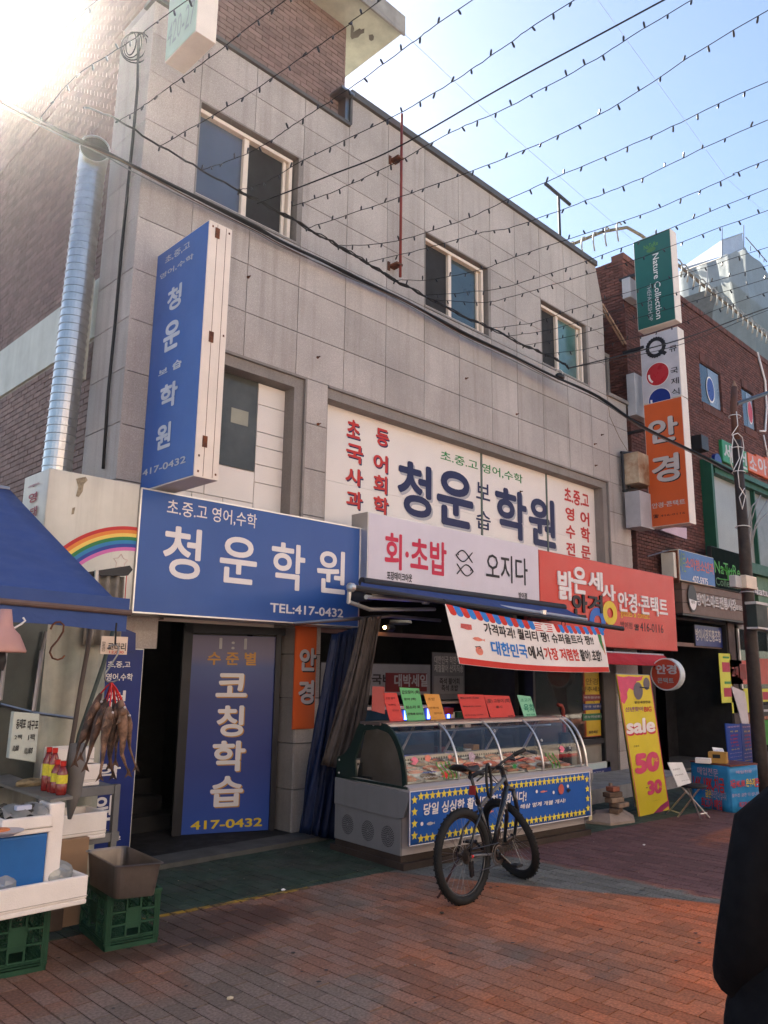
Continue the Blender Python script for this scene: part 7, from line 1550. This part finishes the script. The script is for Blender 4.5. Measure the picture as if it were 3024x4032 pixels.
a_, b__ = PY(('O',1175,1265), yU-.1), PY(('O',1270,1125), yU-.1); t = thing('meter_box', 'grey white meter box on the left of the utility pole', 'box', a_); MB().wbox(a_.x, b__.x, yU-.15, yU-.05, a_.z, b__.z).obj('case', mat('meter_grey', (.4, .4, .4), .5), t, bevel=.01)
a_, b__ = PY(('H',598,415), yU-.1), PY(('H',690,215), yU-.1); t = thing('speaker_box', 'dark green box with grey lid strapped to the utility pole', 'box', a_); MB().wbox(a_.x, b__.x, yU-.25, yU-.1, a_.z, b__.z).obj('case', mat('spk_green', (.02, .03, .028), .6), t, bevel=.01); MB().wbox(a_.x-.01, b__.x+.01, yU-.26, yU-.09, b__.z, b__.z+.04).wbox(a_.x-.01, b__.x+.01, yU-.26, yU-.09, a_.z-.03, a_.z).obj('lid', mat('meter_grey', (.4, .4, .4), .5), t)
a_, b__ = PY(('H',700,415), yU), PY(('H',770,235), yU); t = thing('tan_speaker', 'tan box mounted right of the dark green box on the pole', 'box', a_); MB().wbox(a_.x, b__.x, yU-.1, yU+.1, a_.z, b__.z).obj('case', mat('spk_tan', (.35, .26, .19), .6), t, bevel=.01)
t = thing('wire_arcs', 'bundle of thin grey wires arching up to the right from the pole', 'wires', PY(('O',1410,800), yU))
for pts in (((1405,820), (1440,560), (1520,300), (1659,60)), ((1395,700), (1420,380), (1500,120), (1560,0)), ((1415,760), (1480,480), (1560,330), (1659,240)), ((1380,560), (1390,350), (1440,150), (1520,60))): MB().tube([PY(('O',)+p, yU-.05) for p in pts], .01, 5).obj('wire', mat('wire_grey', (.25, .25, .24), .5), t, smooth=True)
def catmull(P, n_=6):
    out = []
    for i in range(len(P)-1):
        p0, p1, p2, p3 = P[max(0, i-1)], P[i], P[i+1], P[min(len(P)-1, i+2)]
        for k in range(n_):
            t_ = k/n_; out.append(.5*((2*p1)+(p2-p0)*t_+(2*p0-5*p1+4*p2-p3)*t_*t_+(3*p1-p0-3*p2+p3)*t_**3))
    out.append(P[-1]); return out
# messenger cable that the light strings hang from
YC = 6.85
ms = thing('messenger_cable', 'thick twisted black cable running down along the granite facade, carrying the light strings', 'cable', (7, YC, 7)); mp = ((330,420), (470,473), (630,576), (793,669), (940,750), (1060,812), (1211,898), (1331,967), (1446,1034), (1555,1103), (1675,1165), (1838,1251), (1933,1292), (2063,1359), (2145,1393), (2217,1429), (2241,1450))
MP = catmull([PY(('F',)+p, YC) for p in mp], 5)
q = MB(); q.tube([p+Vector((R.uniform(-.008, .008), R.uniform(-.01, .01), R.uniform(-.012, .012))) for p in MP], .011, 5); q.obj('strand', CABLE, ms)
for ph in (0, 2.1): MB().tube([p+Vector((.0, .02*math.sin(i*1.3+ph), .022*math.cos(i*1.3+ph))) for i, p in enumerate(MP[20:])], .008, 5).obj('strand', CABLE, ms)
for k in (36, 44, 52): MB().ell(MP[k], .09, .025, .022, 10, 6).obj('tape_wrap', CABLE, ms)
end_ = MP[-1]; far_ = PY(('F',3024,1212), 5.2); MB().tube(catmull([end_, end_.lerp(far_, .5)+Vector((0, 0, -.1)), far_, far_+(far_-end_)*.5], 6), .012, 5).obj('strand', CABLE, ms); MB().tube(catmull([end_, end_.lerp(far_, .5)+Vector((0, 0, -.2)), far_+Vector((0, 0, -.05)), far_+(far_-end_)*.5], 6), .006, 5).obj('strand', CABLE, ms)
# lower telecom bundle
lb = thing('cable_bundle', 'sagging bundle of black and rusty cables across the granite facade to the utility pole', 'cable', (7, 7.0, 7)); lp = [((-40,375), 7.1), ((0,393), 7.1), ((259,530), 7.1), ((422,603), 7.12), ((512,645), 7.15), ((784,783), 7.18), ((1000,890), 7.2), ((1103,946), 7.2), ((1265,1025), 7.2), ((1434,1109), 7.2), ((1603,1187), 7.2), ((1723,1254), 7.18), ((1844,1320), 7.15), ((2024,1402), 7.1), ((2187,1484), 7.0), ((2355,1562), 6.8), ((2518,1670), 6.2), ((2735,1779), 5.4), ((2892,1863), 4.9)]
LP = catmull([PY(('F',)+p, Y) for p, Y in lp], 5)
for k, (m, r_) in enumerate(((CABLE, .02), (CABLE, .013), (mat('cable_brown', (.09, .05, .03), .6), .008), (mat('cable_grey', (.15, .15, .15), .5), .007))):
    MB().tube([p+Vector((0, .012*math.sin(k*2+i*.4), -.02*k*(1 if k > 1 else .6)-.02*math.sin(i*.17+k)*(k > 1))) for i, p in enumerate(LP)], r_, 6).obj('cable', m, lb, smooth=True)
t = thing('splice_case', 'tangled cable splice with a grey cap where the facade cables meet', 'splice', MP[-1]); c_ = PY(('F',2205,1483), 7.0); MB().ell(c_, .11, .07, .06).obj('case', DARKM, t, smooth=True); MB().torus(c_+Vector((-.02, 0, .05)), (1, 0, .4), .06, .012, 16, 5).obj('loop', WT, t)
# light strings
BULB = None; BM = mat('bulb_dark', (.02, .02, .024), .35)
def nearest_bulb():
    global BULB
    if BULB is None:
        q = MB(); q.lathe((0, 0, 0), (0, 0, -1), [(.005, 0), (.0095, .01), (.0105, .042), (.007, .056)], 7); q.add([(-.011, 0, -.07)], []); me = bpy.data.meshes.new('bulb'); v = [tuple(x) for x in q.v[:-1]]; me.from_pydata(v, [], q.f); me.materials.append(BM); BULB = me
    return BULB
def light_string(label, pts, zoff, sp_=.2, wire_only=False, r=.0042, Y0=YC, bulbs=True, ext_=3.5):
    A3 = PY(('F',)+pts[0], Y0); L3 = [A3]; n_ = len(pts)
    # far end hangs at the anchor's height plus zoff
    d0 = ray(('F',)+pts[-1]); tt = (A3.z+zoff-CAMH)/d0.z; E3 = CAM+d0*tt
    for i, p in enumerate(pts[1:-1]):
        # intermediate points lie in the vertical plane through both ends
        d1 = ray(('F',)+p); nrm = (E3-A3).cross(Vector((0, 0, 1))); s_ = (A3-CAM).dot(nrm)/d1.dot(nrm); L3.append(CAM+d1*s_)
    L3.append(E3); dirv = (E3-L3[-2]).normalized(); dirv.z = max(-.05, min(.12, dirv.z)); L3.append(E3+dirv*ext_)
    C_ = catmull(L3, 8)
    t = thing('string_lights' if bulbs else 'guy_wire', label, 'string lights' if bulbs else 'wire', A3, 'strings of unlit bulbs across the street' if bulbs else None)
    if bulbs: MB().tube([p+Vector((0, 0, R.uniform(-.006, .006))) for p in C_], r, 5).obj('wire', CABLE, t)
    else: MB().tube(C_, r, 5).obj('wire', CABLE, t)
    if bulbs:
        acc = 0; nb_ = 0
        for i in range(len(C_)-1):
            seg = (C_[i+1]-C_[i]).length; 
            while acc < seg and nb_ < 60:
                p = C_[i].lerp(C_[i+1], acc/seg)
                if inview(p) and (p-CAM).length > 1.5:
                    o = bpy.data.objects.new('bulb', nearest_bulb()); COL.objects.link(o); o.parent = t; o.location = p-A3
                    up__ = R.random() < .3; o.rotation_euler = (R.uniform(-.5, .5)+(math.pi if up__ else 0), R.uniform(-.5, .5), R.uniform(0, 6)); nb_ += 1
                acc += sp_*R.uniform(.85, 1.15)
            acc -= seg
    return t
ORD = ['first', 'second', 'third', 'fourth', 'fifth', 'sixth', 'seventh', 'eighth', 'ninth', 'tenth', 'eleventh', 'twelfth', 'thirteenth', 'fourteenth', 'fifteenth', 'sixteenth', 'seventeenth']
STR = [((48,235), (210,170), (386,0)), ((163,461), (300,300), (512,163), (741,0)), ((470,473), (540,434), (681,331), (870,195), (1110,10)), ((630,576), (832,458), (1000,356), (1157,247), (1374,97), (1500,0)),
       ((793,669), (925,625), (1060,557), (1187,470), (1374,350), (1615,175), (1862,0)), ((940,748), (1040,720), (1193,633), (1555,455), (1800,310), (2000,175), (2262,0)),
       ((1150,812), (1300,760), (1543,648), (1778,520), (2000,422), (2350,230), (2700,15)), ((1211,898), (1400,835), (1650,750), (2000,618), (2400,430), (3024,40)),
       ((1331,967), (1530,955), (1800,875), (2000,786), (2187,700), (2600,520), (3024,320)), ((1446,1034), (1650,985), (1900,915), (2024,893), (2307,790), (2530,700), (3024,470)),
       ((1555,1103), (1700,1100), (1900,1060), (2024,1013), (2506,852), (2868,700), (3024,630)), ((1675,1163), (1850,1150), (2024,1122), (2494,959), (3024,742)),
       ((1711,1180), (1900,1190), (2024,1164), (2482,1028), (3024,830)), ((1933,1292), (2100,1270), (2250,1220), (2600,1110), (3024,974)), ((2005,1323), (2200,1290), (2500,1200), (3024,1045)),
       ((2063,1359), (2200,1335), (2500,1255), (3024,1095)), ((2145,1393), (2300,1375), (2600,1300), (3024,1150))]
for i, pts in enumerate(STR):
    light_string('%s string of unlit bulbs counted from the left along the facade cable' % ORD[i], pts, .25 if i > 1 else .1, .19 if i < 8 else .22, Y0=YC if i else 7.0)
light_string('plain thick black wire crossing between the bulb strings', ((1012,802), (1300,690), (1555,585), (2000,331), (2530,45)), .3, bulbs=False, r=.008)
t = thing('thin_wire', 'very thin pale wire slanting down the sky to the green vertical sign', 'wire', PY(('F',2497,950), 7)); MB().tube([PY(('F',1430,-20), 5), PY(('F',2000,520), 6), PY(('F',2497,950), 7)], .003, 4).obj('wire', mat('thin_wire_grey', (.25, .25, .27), .5), t)
t = thing('thin_wire', 'very thin pale wire slanting down the sky to the right edge', 'wire', PY(('F',3060,880), 7)); MB().tube([PY(('F',2340,-20), 5), PY(('F',2860,700), 6), PY(('F',3060,880), 7)], .003, 4).obj('wire', MATS['thin_wire_grey'], t)
t = thing('slack_cord', 'slack thin cord dropping from the ledge to the lower facade corner', 'cord', PY((3,610,1430), 7.1)); MB().tube([PY((3, x, y), 7.1) for x, y in ((610,1430), (625,1560), (690,1700), (745,1790))], .005, 4).obj('cord', mat('cord_tan', (.2, .15, .1), .7), t)

# ================================================================== PERSON AT THE RIGHT EDGE
pc = Vector((2.72, .80, 0)); th_ = math.radians(-44)
per = thing('person', 'person in a long black padded coat seen from behind, cut off by the right edge', 'person', pc, rot=(0, 0, th_))
def skin(name, verts, edges, rad, m, lev=2):
    me = bpy.data.meshes.new(name); me.from_pydata(verts, edges, []); me.materials.append(m); o = bpy.data.objects.new(name, me); COL.objects.link(o); o.parent = per
    s_ = o.modifiers.new('skin', 'SKIN'); s_.use_smooth_shade = True
    for v, r_ in zip(me.skin_vertices[0].data, rad): v.radius = r_ if isinstance(r_, tuple) else (r_, r_)
    me.skin_vertices[0].data[0].use_root = True; u = o.modifiers.new('sub', 'SUBSURF'); u.levels = lev; u.render_levels = lev; return o
SKN = mat('skin', (.45, .27, .2), .5, var=.05); COAT = mat('coat_black', (.0025, .0027, .004), .85, spec=.12, var=.2, scale=8, bump=.4, bscale=18); HAIR = mat('hair_black', (.012, .01, .009), .5)
V_ = [(0, 0, .92), (0, .01, 1.12), (0, .01, 1.32), (0, .0, 1.45), (0, .02, 1.53), (0, .03, 1.62), (-.17, 0, 1.40), (-.25, -.01, 1.16), (-.27, .10, .95), (-.26, .17, .90), (.17, 0, 1.40), (.25, -.01, 1.16), (.27, .10, .95), (.26, .17, .90), (-.10, 0, .86), (-.11, .01, .48), (-.11, -.02, .08), (-.11, .10, .04), (.10, 0, .86), (.11, .04, .48), (.11, .0, .08), (.11, .12, .04)]
E_ = [(0, 1), (1, 2), (2, 3), (3, 4), (4, 5), (3, 6), (6, 7), (7, 8), (8, 9), (3, 10), (10, 11), (11, 12), (12, 13), (0, 14), (14, 15), (15, 16), (16, 17), (0, 18), (18, 19), (19, 20), (20, 21)]
Rr = [.14, .13, .15, .09, .05, .07, .06, .048, .035, .035, .06, .048, .035, .035, .085, .06, .045, .035, .085, .06, .045, .035]
skin('body', V_, E_, Rr, SKN)
HD = MB(); HD.ell((0, .03, 1.64), .078, .095, .115, 18, 12); HD.ell((0, .125, 1.63), .012, .02, .022, 8, 6); HD.ell((-.08, .02, 1.63), .012, .02, .03, 8, 6); HD.ell((.08, .02, 1.63), .012, .02, .03, 8, 6); HD.obj('head', SKN, per, local=True, smooth=True)
for x in (-.03, .03): MB().ell((x, .118, 1.655), .011, .006, .006).obj('eye', LB, per, local=True, smooth=True)
MB().ell((0, .12, 1.59), .022, .008, .006).obj('mouth', mat('lips', (.35, .12, .1), .5), per, local=True, smooth=True)
q = MB(); q.ell((0, .005, 1.665), .092, .1, .12, 18, 12); q.v = [v if not (v.y > .06 and v.z < 1.70) else Vector((v.x, .06, v.z)) for v in q.v]; q.obj('hair', HAIR, per, local=True, smooth=True)
# coat: one closed quilted shell, sleeves ending in the pockets
def coatr(z):
    pts = [(.45, .43, .3), (.6, .42, .3), (.8, .39, .27), (1.0, .34, .23), (1.2, .255, .18), (1.35, .25, .165), (1.44, .18, .13), (1.5, .09, .085), (1.55, .085, .08)]
    for (a0_, r0_, s0_), (a1_, r1_, s1_) in zip(pts, pts[1:]):
        if a0_ <= z <= a1_: k = (z-a0_)/(a1_-a0_); return r0_+(r1_-r0_)*k, s0_+(s1_-s0_)*k
    return pts[-1][1:]
def cf(u, v):
    z = .45+1.1*v; rx, ry = coatr(z); t_ = 2*math.pi*u; w_ = 1+.012*math.sin(z*46)+.03*math.sin(t_*5+z*4)*(1-v)+.015*math.sin(t_*11-z*9)*(1-v); return Vector((rx*w_*math.cos(t_), ry*w_*math.sin(t_), z))
MB().grid(cf, 80, 80).obj('coat', COAT, per, local=True, smooth=True)
for s_ in (-1, 1): q = MB(); q.tube([Vector((s_*x, y, z)) for x, y, z in ((.14, 0, 1.44), (.24, -.01, 1.36), (.29, -.03, 1.2), (.325, -.03, 1.06), (.32, .03, .96), (.27, .12, .92), (.22, .16, .91))], [.075, .088, .085, .082, .078, .07, .05], 14); q.obj('sleeve', COAT, per, local=True, smooth=True)
for s_ in (-1, 1): MB().tube([Vector((s_*.1, 0, .6)), Vector((s_*.11, .01, .45)), Vector((s_*.11, -.01, .08))], [.09, .075, .06], 12).obj('trouser_leg', mat('trouser_dark', (.015, .016, .02), .8), per, local=True, smooth=True)
for s_ in (-1, 1): MB().ell((s_*.11, .05, .045), .05, .13, .045).obj('shoe', BLACK, per, local=True, smooth=True)
q = MB()
for i in range(150):
    x, y = R.uniform(2.2, 10), R.uniform(1.6, 5.6); r_ = R.uniform(.006, .018); k0 = R.uniform(0, 6)
    q.add([Vector((x+r_*R.uniform(.7, 1.2)*math.cos(k0+a_*1.047), y+r_*R.uniform(.7, 1.2)*math.sin(k0+a_*1.047), .0045)) for a_ in range(6)], [tuple(range(6))])
q.obj('gum_spots', mat('old_gum', (.05, .042, .04), .8, var=.3), kind='stuff')
q = MB()
for i in range(260):
    x, y = R.uniform(2.2, 10), R.uniform(1.6, 6.8); r_ = R.uniform(.003, .007); q.ell((x, y, .004), r_, r_*.8, r_*.5, 5, 3)
q.obj('grit', mat('grit_pale', (.3, .25, .2), .9, rand=.5), kind='stuff')
# a little litter
for p, lab, cc in ((('F',1116,3508), 'scrap of white paper on the edge of the green paving', (.7, .7, .7)), (('I',975,605), 'small pale twig lying on the pavers', (.5, .42, .3)), (('F',2537,3330), 'small crumpled white wrapper on the dark red paving', (.6, .6, .58)), (('F',1740,3600), 'dark scrap on the pavers near the bicycle', (.05, .04, .03))):
    c_ = G(p); t = thing('litter', lab, 'litter', c_); q = MB(); q.ell(c_+Vector((0, 0, .008)), .022, .014, .008, 7, 4)
    for v in q.v: v += Vector((R.uniform(-.006, .006), R.uniform(-.006, .006), R.uniform(0, .004)))
    q.obj('scrap', mat('litter_%d' % int(cc[0]*100), cc, .8), t)

# ================================================================== ADDED HAZE FOR SUN GLARE
hm = bpy.data.materials.new('glare_haze_air'); hm.use_nodes = True; hn = hm.node_tree; hn.nodes.clear()
ho = hn.nodes.new('ShaderNodeOutputMaterial'); hv = hn.nodes.new('ShaderNodeVolumePrincipled')
hv.inputs['Color'].default_value = (1, .97, .93, 1); hv.inputs['Density'].default_value = .0013; hv.inputs['Anisotropy'].default_value = .89
hn.links.new(hv.outputs[0], ho.inputs['Volume'])
hz = MB().wbox(-70, 100, -70, 70, -1.4, 24).obj('glare_haze', hm, kind='stuff')  # thin even volume added so the air glows around the sun
